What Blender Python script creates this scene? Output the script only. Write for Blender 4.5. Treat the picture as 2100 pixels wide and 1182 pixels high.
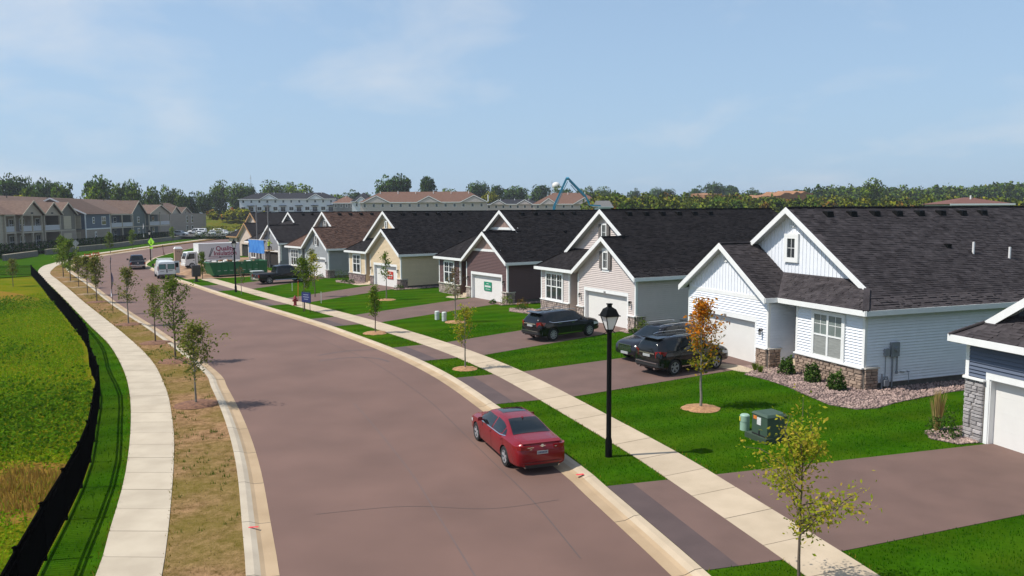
import bpy, bmesh, math, random
import numpy as np
from mathutils import Vector, Matrix

# ---------------------------------------------------------------- scene, camera, sky, sun
for _o in list(bpy.data.objects):
    bpy.data.objects.remove(_o)
SC = bpy.context.scene
COL = SC.collection
R = math.radians

cam_d = bpy.data.cameras.new('camera')
cam_d.sensor_fit = 'HORIZONTAL'; cam_d.sensor_width = 36.0
cam_d.lens = 36.0 * 1600.0 / 2100.0
cam_d.clip_start = 0.1; cam_d.clip_end = 6000
cam = bpy.data.objects.new('camera', cam_d); COL.objects.link(cam)
cam.matrix_world = (Matrix.Translation((0, 0, 7.6)) @ Matrix.Rotation(R(90 - 5.6), 4, 'X')
                    @ Matrix.Rotation(R(-0.35), 4, 'Z'))
SC.camera = cam

SUN_EL, SUN_AZ_VEC = 55.0, (-0.985, -0.17)          # sun stands to the left, a little behind the camera
W = bpy.data.worlds.new('World'); SC.world = W; W.use_nodes = True
nt = W.node_tree; nt.nodes.clear()
def _n(t, typ, **k):
    n = t.nodes.new(typ)
    for a, b in k.items():
        setattr(n, a, b)
    return n
w_out = _n(nt, 'ShaderNodeOutputWorld'); w_bg = _n(nt, 'ShaderNodeBackground')
w_sky = _n(nt, 'ShaderNodeTexSky', sky_type='NISHITA', sun_disc=False)
w_sky.sun_elevation = R(SUN_EL)
w_sky.sun_rotation = math.atan2(SUN_AZ_VEC[0], SUN_AZ_VEC[1])
w_sky.air_density = 1.0; w_sky.dust_density = 0.4; w_sky.ozone_density = 2.0; w_sky.altitude = 200
w_bg.inputs['Strength'].default_value = 0.15
# thin, high cloud drifting over the sky, everywhere the same kind
w_tc = _n(nt, 'ShaderNodeTexCoord')
w_sep = _n(nt, 'ShaderNodeSeparateXYZ'); nt.links.new(w_tc.outputs['Generated'], w_sep.inputs[0])
w_zz = _n(nt, 'ShaderNodeMath', operation='ADD'); w_zz.inputs[1].default_value = 0.30
nt.links.new(w_sep.outputs['Z'], w_zz.inputs[0])
w_dx = _n(nt, 'ShaderNodeMath', operation='DIVIDE'); w_dy = _n(nt, 'ShaderNodeMath', operation='DIVIDE')
nt.links.new(w_sep.outputs['X'], w_dx.inputs[0]); nt.links.new(w_zz.outputs[0], w_dx.inputs[1])
nt.links.new(w_sep.outputs['Y'], w_dy.inputs[0]); nt.links.new(w_zz.outputs[0], w_dy.inputs[1])
w_cmb = _n(nt, 'ShaderNodeCombineXYZ')
nt.links.new(w_dx.outputs[0], w_cmb.inputs[0]); nt.links.new(w_dy.outputs[0], w_cmb.inputs[1])
w_no = _n(nt, 'ShaderNodeTexNoise'); w_no.inputs['Scale'].default_value = 2.6
w_no.inputs['Detail'].default_value = 7; w_no.inputs['Roughness'].default_value = 0.55
w_no.inputs['Distortion'].default_value = 0.3
w_mp = _n(nt, 'ShaderNodeMapping'); w_mp.inputs['Location'].default_value = (3.1, 0.4, 0.0)
nt.links.new(w_cmb.outputs[0], w_mp.inputs[0])
nt.links.new(w_mp.outputs[0], w_no.inputs['Vector'])
w_n2 = _n(nt, 'ShaderNodeTexNoise'); w_n2.inputs['Scale'].default_value = 0.4
w_n2.inputs['Detail'].default_value = 2
nt.links.new(w_mp.outputs[0], w_n2.inputs['Vector'])
w_mul = _n(nt, 'ShaderNodeMath', operation='MULTIPLY')
nt.links.new(w_no.outputs['Fac'], w_mul.inputs[0]); nt.links.new(w_n2.outputs['Fac'], w_mul.inputs[1])
w_rmp = _n(nt, 'ShaderNodeValToRGB')
w_rmp.color_ramp.elements[0].position = 0.23; w_rmp.color_ramp.elements[0].color = (0, 0, 0, 1)
w_rmp.color_ramp.elements[1].position = 0.42; w_rmp.color_ramp.elements[1].color = (0.55, 0.55, 0.55, 1)
nt.links.new(w_mul.outputs[0], w_rmp.inputs[0])
w_mix = _n(nt, 'ShaderNodeMix', data_type='RGBA')
nt.links.new(w_rmp.outputs[0], w_mix.inputs['Factor'])
w_hs = _n(nt, 'ShaderNodeHueSaturation'); w_hs.inputs['Saturation'].default_value = 0.95
w_hs.inputs['Value'].default_value = 1.0
nt.links.new(w_sky.outputs[0], w_hs.inputs['Color'])
# a band of summer haze that thickens towards the horizon all the way round
w_hr = _n(nt, 'ShaderNodeMapRange'); w_hr.inputs[1].default_value = 0.0; w_hr.inputs[2].default_value = 0.45
w_hr.inputs[3].default_value = 0.92; w_hr.inputs[4].default_value = 0.30
nt.links.new(w_sep.outputs['Z'], w_hr.inputs[0])
w_hz = _n(nt, 'ShaderNodeMix', data_type='RGBA'); w_hz.inputs['B'].default_value = (2.35, 3.45, 4.75, 1)
nt.links.new(w_hr.outputs[0], w_hz.inputs['Factor']); nt.links.new(w_hs.outputs[0], w_hz.inputs['A'])
nt.links.new(w_hz.outputs['Result'], w_mix.inputs['A'])
w_mix.inputs['B'].default_value = (4.9, 5.05, 5.3, 1)
nt.links.new(w_mix.outputs['Result'], w_bg.inputs['Color'])
nt.links.new(w_bg.outputs[0], w_out.inputs[0])

sun_d = bpy.data.lights.new('sun', 'SUN'); sun_d.energy = 5.0; sun_d.angle = R(0.53)
sun_d.color = (1.0, 0.95, 0.87)
sun = bpy.data.objects.new('sun', sun_d); COL.objects.link(sun)
_c = math.cos(R(SUN_EL)); _l = math.hypot(*SUN_AZ_VEC)
_to = Vector((SUN_AZ_VEC[0] / _l * _c, SUN_AZ_VEC[1] / _l * _c, math.sin(R(SUN_EL))))
sun.rotation_euler = _to.to_track_quat('Z', 'Y').to_euler()
sun.location = _to * 300

SC.view_settings.view_transform = 'Standard'; SC.view_settings.look = 'None'
SC.view_settings.exposure = 0.08; SC.view_settings.gamma = 1.0
SC.view_settings.use_curve_mapping = False
SC.render.engine = 'CYCLES'
SC.cycles.max_bounces = 6; SC.cycles.diffuse_bounces = 3; SC.cycles.glossy_bounces = 3
SC.cycles.transmission_bounces = 4; SC.cycles.transparent_max_bounces = 6
SC.cycles.use_denoising = True

RNG = random.Random(7); NP = np.random.default_rng(7)

# ---------------------------------------------------------------- materials
MATS = {}
def mk(name, col, rough=0.7, var=0.12, scale=6.0, bump=0.0, bscale=None, metal=0.0, col2=None, island=0.0,
       obrand=0.0, spec=0.5, coat=0.0, detail=4.0, stretch=None, trans=0.0, lo=0.35, hi=0.65):
    """principled surface; noise mixes col with col2 (or a darker col); island / obrand vary brightness per piece"""
    if name in MATS:
        return MATS[name]
    m = bpy.data.materials.new(name); m.use_nodes = True
    t = m.node_tree; t.nodes.clear()
    out = _n(t, 'ShaderNodeOutputMaterial'); b = _n(t, 'ShaderNodeBsdfPrincipled')
    b.inputs['Roughness'].default_value = rough; b.inputs['Metallic'].default_value = metal
    b.inputs['Specular IOR Level'].default_value = spec; b.inputs['Coat Weight'].default_value = coat
    c1 = (*col, 1); c2 = (*col2, 1) if col2 else (*[x * (1 - var) for x in col], 1)
    src = None
    if var > 0 or col2:
        tc = _n(t, 'ShaderNodeTexCoord'); no = _n(t, 'ShaderNodeTexNoise')
        no.inputs['Scale'].default_value = scale; no.inputs['Detail'].default_value = detail
        vec = tc.outputs['Object']
        if stretch:
            mp = _n(t, 'ShaderNodeMapping'); mp.inputs['Scale'].default_value = stretch
            t.links.new(vec, mp.inputs[0]); vec = mp.outputs[0]
        t.links.new(vec, no.inputs['Vector'])
        mr = _n(t, 'ShaderNodeMapRange'); mr.inputs[1].default_value = lo; mr.inputs[2].default_value = hi
        t.links.new(no.outputs['Fac'], mr.inputs[0])
        mx = _n(t, 'ShaderNodeMix', data_type='RGBA'); mx.inputs['A'].default_value = c1; mx.inputs['B'].default_value = c2
        t.links.new(mr.outputs[0], mx.inputs['Factor']); src = mx.outputs['Result']
    if island or obrand:
        val = None
        if island:
            g = _n(t, 'ShaderNodeNewGeometry'); val = g.outputs['Random Per Island']
        if obrand:
            oi = _n(t, 'ShaderNodeObjectInfo')
            if val is not None:
                ad = _n(t, 'ShaderNodeMath', operation='ADD'); t.links.new(val, ad.inputs[0]); t.links.new(oi.outputs['Random'], ad.inputs[1])
                fr = _n(t, 'ShaderNodeMath', operation='FRACT'); t.links.new(ad.outputs[0], fr.inputs[0]); val = fr.outputs[0]
            else:
                val = oi.outputs['Random']
        a = max(island, obrand)
        mr2 = _n(t, 'ShaderNodeMapRange'); mr2.inputs[3].default_value = 1 - a; mr2.inputs[4].default_value = 1 + a
        t.links.new(val, mr2.inputs[0])
        hs = _n(t, 'ShaderNodeHueSaturation')
        if src is not None: t.links.new(src, hs.inputs['Color'])
        else: hs.inputs['Color'].default_value = c1
        t.links.new(mr2.outputs[0], hs.inputs['Value']); src = hs.outputs[0]
    if src is not None: t.links.new(src, b.inputs['Base Color'])
    else: b.inputs['Base Color'].default_value = c1
    if bump:
        tc = _n(t, 'ShaderNodeTexCoord'); nb = _n(t, 'ShaderNodeTexNoise')
        nb.inputs['Scale'].default_value = bscale or scale * 4; nb.inputs['Detail'].default_value = 3
        t.links.new(tc.outputs['Object'], nb.inputs['Vector'])
        bp = _n(t, 'ShaderNodeBump'); bp.inputs['Strength'].default_value = bump; bp.inputs['Distance'].default_value = 0.02
        t.links.new(nb.outputs['Fac'], bp.inputs['Height']); t.links.new(bp.outputs[0], b.inputs['Normal'])
    sh = b.outputs[0]
    if trans:
        tr = _n(t, 'ShaderNodeBsdfTranslucent')
        if src is not None: t.links.new(src, tr.inputs[0])
        else: tr.inputs[0].default_value = c1
        ms = _n(t, 'ShaderNodeMixShader'); ms.inputs[0].default_value = trans
        t.links.new(sh, ms.inputs[1]); t.links.new(tr.outputs[0], ms.inputs[2]); sh = ms.outputs[0]
    t.links.new(sh, out.inputs[0])
    MATS[name] = m
    return m

def leafmat(name, c1, c2, c3=None, trans=0.25, vr=0.3):
    """foliage: leaf colour between c1 and c2 per leaf, some c3, and a shift per tree"""
    if name in MATS: return MATS[name]
    m = bpy.data.materials.new(name); m.use_nodes = True
    t = m.node_tree; t.nodes.clear()
    out = _n(t, 'ShaderNodeOutputMaterial'); g = _n(t, 'ShaderNodeNewGeometry')
    rp = _n(t, 'ShaderNodeValToRGB'); e = rp.color_ramp.elements
    e[0].color = (*c1, 1); e[0].position = 0.0; e[1].color = (*c2, 1); e[1].position = 0.75 if c3 else 1.0
    if c3:
        x = e.new(1.0); x.color = (*c3, 1)
    t.links.new(g.outputs['Random Per Island'], rp.inputs[0])
    oi = _n(t, 'ShaderNodeObjectInfo'); mr = _n(t, 'ShaderNodeMapRange')
    mr.inputs[3].default_value = 1 - vr; mr.inputs[4].default_value = 1 + vr
    t.links.new(oi.outputs['Random'], mr.inputs[0])
    hs = _n(t, 'ShaderNodeHueSaturation'); t.links.new(rp.outputs[0], hs.inputs['Color']); t.links.new(mr.outputs[0], hs.inputs['Value'])
    d = _n(t, 'ShaderNodeBsdfDiffuse'); tr = _n(t, 'ShaderNodeBsdfTranslucent'); ms = _n(t, 'ShaderNodeMixShader')
    ms.inputs[0].default_value = trans
    t.links.new(hs.outputs[0], d.inputs[0]); t.links.new(hs.outputs[0], tr.inputs[0])
    t.links.new(d.outputs[0], ms.inputs[1]); t.links.new(tr.outputs[0], ms.inputs[2]); t.links.new(ms.outputs[0], out.inputs[0])
    MATS[name] = m
    return m

# ---------------------------------------------------------------- mesh helpers
class MB:
    def __init__(s): s.v = []; s.f = []; s.m = []
    def add(s, vs, fs, mi=0):
        o = len(s.v); s.v.extend([tuple(p) for p in vs]); s.f.extend([tuple(i + o for i in f) for f in fs]); s.m.extend([mi] * len(fs))
    def box(s, x0, x1, y0, y1, z0, z1, mi=0):
        x0, x1 = min(x0, x1), max(x0, x1); y0, y1 = min(y0, y1), max(y0, y1)
        s.add([(x0, y0, z0), (x1, y0, z0), (x1, y1, z0), (x0, y1, z0), (x0, y0, z1), (x1, y0, z1), (x1, y1, z1), (x0, y1, z1)],
              [(0, 3, 2, 1), (4, 5, 6, 7), (0, 1, 5, 4), (1, 2, 6, 5), (2, 3, 7, 6), (3, 0, 4, 7)], mi)
    def hull8(s, a, b, mi=0):
        """two quads a and b of matching order joined into a solid"""
        n = len(a)
        s.add(list(a) + list(b), [tuple(range(n))[::-1], tuple(range(n, 2 * n))] + [(i, (i + 1) % n, n + (i + 1) % n, n + i) for i in range(n)], mi)
    def slab(s, pts, off, mi=0):
        o = Vector(off); s.hull8([Vector(p) for p in pts], [Vector(p) + o for p in pts], mi)
    def beam(s, p, q, w, h, mi=0, up=(0, 0, 1)):
        p, q = Vector(p), Vector(q); d = (q - p).normalized(); u = Vector(up)
        if abs(d.dot(u)) > 0.95: u = Vector((1, 0, 0))
        a = d.cross(u).normalized() * (w / 2); b = a.cross(d).normalized() * (h / 2)
        s.hull8([p - a - b, p + a - b, p + a + b, p - a + b], [q - a - b, q + a - b, q + a + b, q - a + b], mi)
    def tube(s, p, q, r0, r1=None, n=8, mi=0):
        r1 = r0 if r1 is None else r1
        p, q = Vector(p), Vector(q); d = (q - p).normalized(); u = Vector((0, 0, 1))
        if abs(d.dot(u)) > 0.95: u = Vector((1, 0, 0))
        a = d.cross(u).normalized(); b = a.cross(d)
        ang = [2 * math.pi * i / n for i in range(n)]
        s.hull8([p + (a * math.cos(t) + b * math.sin(t)) * r0 for t in ang], [q + (a * math.cos(t) + b * math.sin(t)) * r1 for t in ang], mi)
    def lathe(s, prof, n=16, mi=0, c=(0, 0, 0), axis='z', caps=True):
        vs = []
        for r, z in prof:
            for i in range(n):
                t = 2 * math.pi * i / n
                p = (r * math.cos(t), r * math.sin(t), z)
                if axis == 'y': p = (p[0], p[2], p[1])
                if axis == 'x': p = (p[2], p[0], p[1])
                vs.append((p[0] + c[0], p[1] + c[1], p[2] + c[2]))
        k = len(prof)
        fs = [(j * n + i, j * n + (i + 1) % n, (j + 1) * n + (i + 1) % n, (j + 1) * n + i) for j in range(k - 1) for i in range(n)]
        if caps: fs += [tuple(range(n))[::-1], tuple((k - 1) * n + i for i in range(n))]
        s.add(vs, fs, mi)
    def mesh(s, name, mats, smooth=None):
        me = bpy.data.meshes.new(name); me.from_pydata(s.v, [], s.f)
        for m in (mats if isinstance(mats, (list, tuple)) else [mats]): me.materials.append(m)
        if any(s.m): me.polygons.foreach_set('material_index', s.m)
        bm = bmesh.new(); bm.from_mesh(me); bmesh.ops.recalc_face_normals(bm, faces=bm.faces); bm.to_mesh(me); bm.free()
        if smooth is not None: smoothen(me, smooth)
        return me
    def obj(s, name, mats, parent=None, smooth=None, **k):
        return link(name, s.mesh(name, mats, smooth), parent, **k)

def smoothen(me, deg=35):
    me.polygons.foreach_set('use_smooth', [True] * len(me.polygons))
    me.set_sharp_from_angle(angle=R(deg))

def link(name, data, parent=None, label=None, cat=None, group=None, kind=None, loc=None, rot=None, scale=None):
    o = bpy.data.objects.new(name, data); COL.objects.link(o)
    if parent: o.parent = parent
    if loc is not None: o.location = loc
    if rot is not None: o.rotation_euler = rot if hasattr(rot, '__len__') else (0, 0, rot)
    if scale is not None: o.scale = scale
    tag(o, label, cat, group, kind)
    return o
def tag(o, label=None, cat=None, group=None, kind=None):
    for k, v in (('label', label), ('category', cat), ('group', group), ('kind', kind)):
        if v: o[k] = v
def thing(name, loc, rz, label, cat, group=None):
    return link(name, None, None, label, cat, group, None, loc, rz)
def kids(o): return [c for c in bpy.data.objects if c.parent is o]
def copy_tree(o, loc, rz=None, label=None, scale=None, parent=None, ch=None):
    c = o.copy(); COL.objects.link(c)
    if parent: c.parent = parent
    else:
        c.location = loc
        if rz is not None: c.rotation_euler = (0, 0, rz)
        if scale is not None: c.scale = scale if hasattr(scale, '__len__') else (scale,) * 3
        if label: c['label'] = label
    for k in list(o.children): copy_tree(k, None, parent=c)
    return c

def npmesh(name, V, F, mats, mi=None):
    """fast mesh from arrays: V (n,3), F (m,k) with k = 3 or 4"""
    me = bpy.data.meshes.new(name); n, k = F.shape
    me.vertices.add(len(V)); me.vertices.foreach_set('co', np.ascontiguousarray(V, dtype=np.float32).ravel())
    me.loops.add(n * k); me.loops.foreach_set('vertex_index', np.ascontiguousarray(F, dtype=np.int32).ravel())
    me.polygons.add(n); me.polygons.foreach_set('loop_start', np.arange(0, n * k, k, dtype=np.int32))
    for m in (mats if isinstance(mats, (list, tuple)) else [mats]): me.materials.append(m)
    if mi is not None: me.polygons.foreach_set('material_index', np.ascontiguousarray(mi, dtype=np.int32))
    me.update(calc_edges=True); me.validate()
    return me

def leaves(P, size, flat=0.0, rng=NP, aspect=0.55):
    """one kite-shaped leaf (a quad) per point, random turn; flat pulls normals up"""
    n = len(P)
    a = rng.normal(size=(n, 3)); a[:, 2] *= (1 - flat); a /= np.linalg.norm(a, axis=1)[:, None]
    b = rng.normal(size=(n, 3)); b -= (b * a).sum(1)[:, None] * a; b /= np.linalg.norm(b, axis=1)[:, None]
    s = size * rng.uniform(0.6, 1.35, n)[:, None]
    V = np.stack([P - a * s * 0.5, P + b * s * aspect * 0.5, P + a * s * 0.5, P - b * s * aspect * 0.5], 1).reshape(-1, 3)
    return V, np.arange(4 * n).reshape(-1, 4)

def inpoly(pts, poly):
    x, y = pts[:, 0], pts[:, 1]; r = np.zeros(len(pts), bool); n = len(poly); j = n - 1
    for i in range(n):
        xi, yi = poly[i]; xj, yj = poly[j]
        c = ((yi > y) != (yj > y)) & (x < (xj - xi) * (y - yi) / ((yj - yi) or 1e-9) + xi)
        r ^= c; j = i
    return r

def resample(pts, step=None, n=None):
    P = np.array(pts, float); d = np.r_[0, np.cumsum(np.linalg.norm(np.diff(P, axis=0), axis=1))]
    # smooth with a Catmull-Rom pass first
    Q = []
    for i in range(len(P) - 1):
        p0 = P[max(i - 1, 0)]; p1 = P[i]; p2 = P[i + 1]; p3 = P[min(i + 2, len(P) - 1)]
        for t in np.linspace(0, 1, 8, endpoint=False):
            Q.append(0.5 * ((2 * p1) + (-p0 + p2) * t + (2 * p0 - 5 * p1 + 4 * p2 - p3) * t * t + (-p0 + 3 * p1 - 3 * p2 + p3) * t ** 3))
    Q.append(P[-1]); Q = np.array(Q)
    d = np.r_[0, np.cumsum(np.linalg.norm(np.diff(Q, axis=0), axis=1))]
    n = n or max(2, int(round(d[-1] / step)) + 1)
    t = np.linspace(0, d[-1], n)
    return np.stack([np.interp(t, d, Q[:, k]) for k in range(Q.shape[1])], 1)

def offset(P, d):
    """polyline shifted by d to the right of its direction"""
    T = np.gradient(P, axis=0); T /= np.linalg.norm(T, axis=1)[:, None]
    return P + np.stack([T[:, 1], -T[:, 0]], 1) * d
def interp_curve(P, t):
    d = np.r_[0, np.cumsum(np.linalg.norm(np.diff(P, axis=0), axis=1))]
    return np.stack([np.interp(t, d, P[:, k]) for k in range(2)], 1)
def clen(P): return float(np.linalg.norm(np.diff(P, axis=0), axis=1).sum())

def text_obj(name, txt, size, mat, parent, M, extrude=0.004, bold=0.0):
    """flat lettering as a mesh"""
    c = bpy.data.curves.new(name, 'FONT'); c.body = txt; c.size = size; c.extrude = extrude; c.align_x = 'CENTER'; c.align_y = 'CENTER'; c.offset = bold
    o = bpy.data.objects.new('tmp_text', c); COL.objects.link(o)
    dg = bpy.context.evaluated_depsgraph_get(); dg.update()
    me = bpy.data.meshes.new_from_object(o.evaluated_get(dg)); bpy.data.objects.remove(o); me.materials.clear(); me.materials.append(mat)
    o = link(name, me, parent); o.matrix_local = M; return o
# ---------------------------------------------------------------- ground materials
M_ASPH = mk('asphalt', (0.162, 0.092, 0.071), 0.85, scale=0.35, col2=(0.122, 0.069, 0.053), bump=0.25, bscale=60, detail=8, lo=0.3, hi=0.7)
M_DRIVE = mk('driveway_asphalt', (0.142, 0.084, 0.067), 0.85, scale=0.8, col2=(0.115, 0.068, 0.054), bump=0.25, bscale=60, detail=8)
M_APRON = mk('new_asphalt', (0.088, 0.058, 0.054), 0.85, scale=1.2, col2=(0.070, 0.046, 0.043), bump=0.25, bscale=60, detail=6)
M_CONC = mk('concrete', (0.47, 0.375, 0.265), 0.9, scale=1.3, col2=(0.41, 0.325, 0.225), bump=0.1, bscale=30, obrand=0.06, detail=8)
M_CONCL = mk('pale_concrete', (0.475, 0.405, 0.305), 0.9, scale=1.1, col2=(0.40, 0.335, 0.25), bump=0.1, bscale=30, obrand=0.05, detail=8)
M_GUTTER = mk('gutter_concrete', (0.41, 0.295, 0.18), 0.9, scale=0.9, col2=(0.34, 0.24, 0.14), bump=0.1, bscale=30, obrand=0.05, detail=8)
M_CRACK = mk('crack_sealer', (0.062, 0.047, 0.045), 0.8, 0.1)
M_TYRE_MARK = mk('tyre_mark', (0.082, 0.060, 0.056), 0.85, scale=3, col2=(0.115, 0.083, 0.076))
M_SOIL = mk('dry_soil', (0.28, 0.185, 0.10), 0.95, scale=1.6, col2=(0.15, 0.105, 0.045), bump=0.4, bscale=14, detail=9)
M_DIRT = mk('bare_dirt', (0.36, 0.22, 0.125), 0.95, scale=0.7, col2=(0.20, 0.115, 0.065), bump=0.5, bscale=8, detail=9)
M_MULCH = mk('mulch', (0.22, 0.105, 0.055), 0.95, scale=9, col2=(0.11, 0.05, 0.03), bump=0.6, bscale=30)
M_MULCHP = mk('pale_mulch', (0.42, 0.23, 0.105), 0.95, scale=9, col2=(0.24, 0.125, 0.06), bump=0.6, bscale=30)

def grassmat(name, c1, c2, c3, stripe=None, bumps=0.5):
    m = bpy.data.materials.new(name); m.use_nodes = True; t = m.node_tree; t.nodes.clear()
    out = _n(t, 'ShaderNodeOutputMaterial'); b = _n(t, 'ShaderNodeBsdfPrincipled'); b.inputs['Roughness'].default_value = 0.9
    b.inputs['Specular IOR Level'].default_value = 0.0
    tc = _n(t, 'ShaderNodeTexCoord')
    n1 = _n(t, 'ShaderNodeTexNoise'); n1.inputs['Scale'].default_value = 0.35; n1.inputs['Detail'].default_value = 5
    n2 = _n(t, 'ShaderNodeTexNoise'); n2.inputs['Scale'].default_value = 4.5; n2.inputs['Detail'].default_value = 8; n2.inputs['Roughness'].default_value = 0.75
    for n in (n1, n2): t.links.new(tc.outputs['Object'], n.inputs['Vector'])
    r1 = _n(t, 'ShaderNodeMapRange'); r1.inputs[1].default_value = 0.38; r1.inputs[2].default_value = 0.62
    r2 = _n(t, 'ShaderNodeMapRange'); r2.inputs[1].default_value = 0.3; r2.inputs[2].default_value = 0.7
    t.links.new(n1.outputs['Fac'], r1.inputs[0]); t.links.new(n2.outputs['Fac'], r2.inputs[0])
    m1 = _n(t, 'ShaderNodeMix', data_type='RGBA'); m1.inputs['A'].default_value = (*c1, 1); m1.inputs['B'].default_value = (*c2, 1)
    t.links.new(r2.outputs[0], m1.inputs['Factor'])
    m2 = _n(t, 'ShaderNodeMix', data_type='RGBA'); m2.inputs['B'].default_value = (*c3, 1)
    t.links.new(m1.outputs['Result'], m2.inputs['A'])
    ml = _n(t, 'ShaderNodeMath', operation='MULTIPLY'); ml.inputs[1].default_value = 0.6
    t.links.new(r1.outputs[0], ml.inputs[0]); t.links.new(ml.outputs[0], m2.inputs['Factor'])
    src = m2.outputs['Result']
    if stripe:
        mp = _n(t, 'ShaderNodeMapping'); mp.inputs['Rotation'].default_value = (0, 0, stripe)
        t.links.new(tc.outputs['Object'], mp.inputs[0])
        wv = _n(t, 'ShaderNodeTexWave'); wv.inputs['Scale'].default_value = 0.16; wv.inputs['Distortion'].default_value = 1.2
        wv.inputs['Detail'].default_value = 2
        t.links.new(mp.outputs[0], wv.inputs['Vector'])
        mr = _n(t, 'ShaderNodeMapRange'); mr.inputs[3].default_value = 0.86; mr.inputs[4].default_value = 1.12
        t.links.new(wv.outputs['Fac'], mr.inputs[0])
        hs = _n(t, 'ShaderNodeHueSaturation'); t.links.new(src, hs.inputs['Color']); t.links.new(mr.outputs[0], hs.inputs['Value']); src = hs.outputs[0]
    t.links.new(src, b.inputs['Base Color'])
    n3 = _n(t, 'ShaderNodeTexNoise'); n3.inputs['Scale'].default_value = 25; n3.inputs['Detail'].default_value = 4
    t.links.new(tc.outputs['Object'], n3.inputs['Vector'])
    bp = _n(t, 'ShaderNodeBump'); bp.inputs['Strength'].default_value = bumps; bp.inputs['Distance'].default_value = 0.06
    t.links.new(n3.outputs['Fac'], bp.inputs['Height']); t.links.new(bp.outputs[0], b.inputs['Normal'])
    t.links.new(b.outputs[0], out.inputs[0]); MATS[name] = m
    return m
M_LAWN = grassmat('lawn_grass', (0.036, 0.105, 0.003), (0.014, 0.054, 0.0015), (0.050, 0.092, 0.004), stripe=1.15)
M_FIELD = grassmat('field_grass', (0.105, 0.125, 0.010), (0.055, 0.085, 0.006), (0.15, 0.105, 0.012))
M_MEADOW = grassmat('meadow_ground', (0.12, 0.16, 0.005), (0.06, 0.09, 0.003), (0.18, 0.14, 0.010))
M_ORANGE = grassmat('dry_meadow', (0.26, 0.15, 0.025), (0.13, 0.12, 0.012), (0.22, 0.11, 0.03))
M_VERGE = grassmat('sparse_verge', (0.40, 0.24, 0.13), (0.070, 0.040, 0.014), (0.10, 0.095, 0.008))

# ---------------------------------------------------------------- street lines (metres; camera above the origin)
RK = resample([(6.9, 4), (5.6, 9.5), (4.05, 15.43), (3.19, 18.45), (2.51, 20.78), (2.0, 22.49), (-0.36, 29.05), (-2.39, 34.36), (-4.32, 38.5),
               (-6.69, 42.83), (-11.54, 50.67), (-14.1, 54.49), (-19.54, 62.19), (-21.97, 65.6), (-27.63, 73.76), (-34.98, 84.67),
               (-38.55, 89.88), (-44.0, 98.8), (-50.2, 108.8), (-53.9, 115.0), (-57.6, 124.4), (-60.9, 133.8), (-64.0, 145.4),
               (-66.7, 157.3), (-70, 174), (-76, 215), (-80, 260)], step=0.75)
LK = resample([(-1.9, 4), (-3.6, 10), (-5.57, 15.56), (-6.41, 17.81), (-8.27, 22.68), (-10.41, 27.65), (-13.1, 33.32), (-15.07, 37.13),
               (-22.96, 49.25), (-28.59, 57.49), (-35.0, 67.02), (-44.49, 81.59), (-53.27, 94.74), (-60.51, 105.73), (-65.5, 115),
               (-70.5, 127), (-74.5, 140), (-76.6, 152.6), (-79, 168), (-82, 190), (-87, 238), (-90, 265)], step=0.75)
LSR = resample([(-3.7, 5), (-5.6, 10.5), (-7.32, 15.58), (-9.48, 21.07), (-11.42, 25.68), (-13.16, 29.43), (-14.58, 32.35), (-17.45, 37.67), (-20.12, 42.04),
                (-24.3, 48.35), (-29.93, 56.59), (-37.01, 66.91), (-44.42, 77.92), (-51.99, 89.01), (-58.53, 98.65), (-63.3, 107.4),
                (-67.79, 116.87), (-73.95, 133.2), (-77.6, 146), (-80.6, 165), (-83.3, 185), (-87, 215), (-92, 255)], step=0.75)
LSL = resample([(-5.2, 5), (-7.0, 10.5), (-8.70, 15.6), (-9.6, 17.9), (-11.2, 21.9), (-13.57, 27.11), (-16.3, 32.6), (-19.18, 37.8), (-23.4, 44.7),
                (-28.88, 52.74), (-39.16, 67.99), (-51.46, 86.08), (-57.9, 95.4), (-63.4, 104.2), (-68.3, 113.6), (-70.9, 120.6),
                (-75.6, 134), (-79.3, 147), (-82.2, 165.5), (-84.9, 185), (-88.6, 215), (-93.6, 255)], step=0.75)
FEN = resample([(-7.6, 9.6), (-9.93, 15.62), (-10.86, 18.16), (-12.56, 22.45), (-15.0, 27.5), (-17.2, 31.9), (-20.3, 37.0), (-24.0, 43.5), (-29.2, 51.4),
                (-34.7, 59.6), (-40.5, 68.1), (-47.5, 78.6), (-59.3, 96.0)], step=0.3)
RR = offset(RK, -0.66); LR = offset(LK, 0.66)
SN = offset(RK, 1.88); SF = offset(RK, 3.33)

def strip(name, A, B, z, m, n=160, kind='structure', label=None, zb=None, cat=None, parent=None, za=None):
    a = resample(A, n=n); b = resample(B, n=n)
    V = np.zeros((2 * n, 3)); V[:n, :2] = a; V[n:, :2] = b; V[:, 2] = z
    F = np.array([(i, i + 1, n + i + 1, n + i) for i in range(n - 1)])
    return link(name, npmesh(name, V, F, m), parent, kind=kind, label=label, cat=cat)
def sheet(name, poly, z, m, kind='structure', parent=None, thick=None, label=None, cat=None, group=None):
    mb = MB()
    if thick: mb.slab([(x, y, z - thick) for x, y in poly], (0, 0, thick))
    else: mb.add([(x, y, z) for x, y in poly], [tuple(range(len(poly)))])
    return mb.obj(name, m, parent, kind=kind, label=label, cat=cat, group=group)

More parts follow.
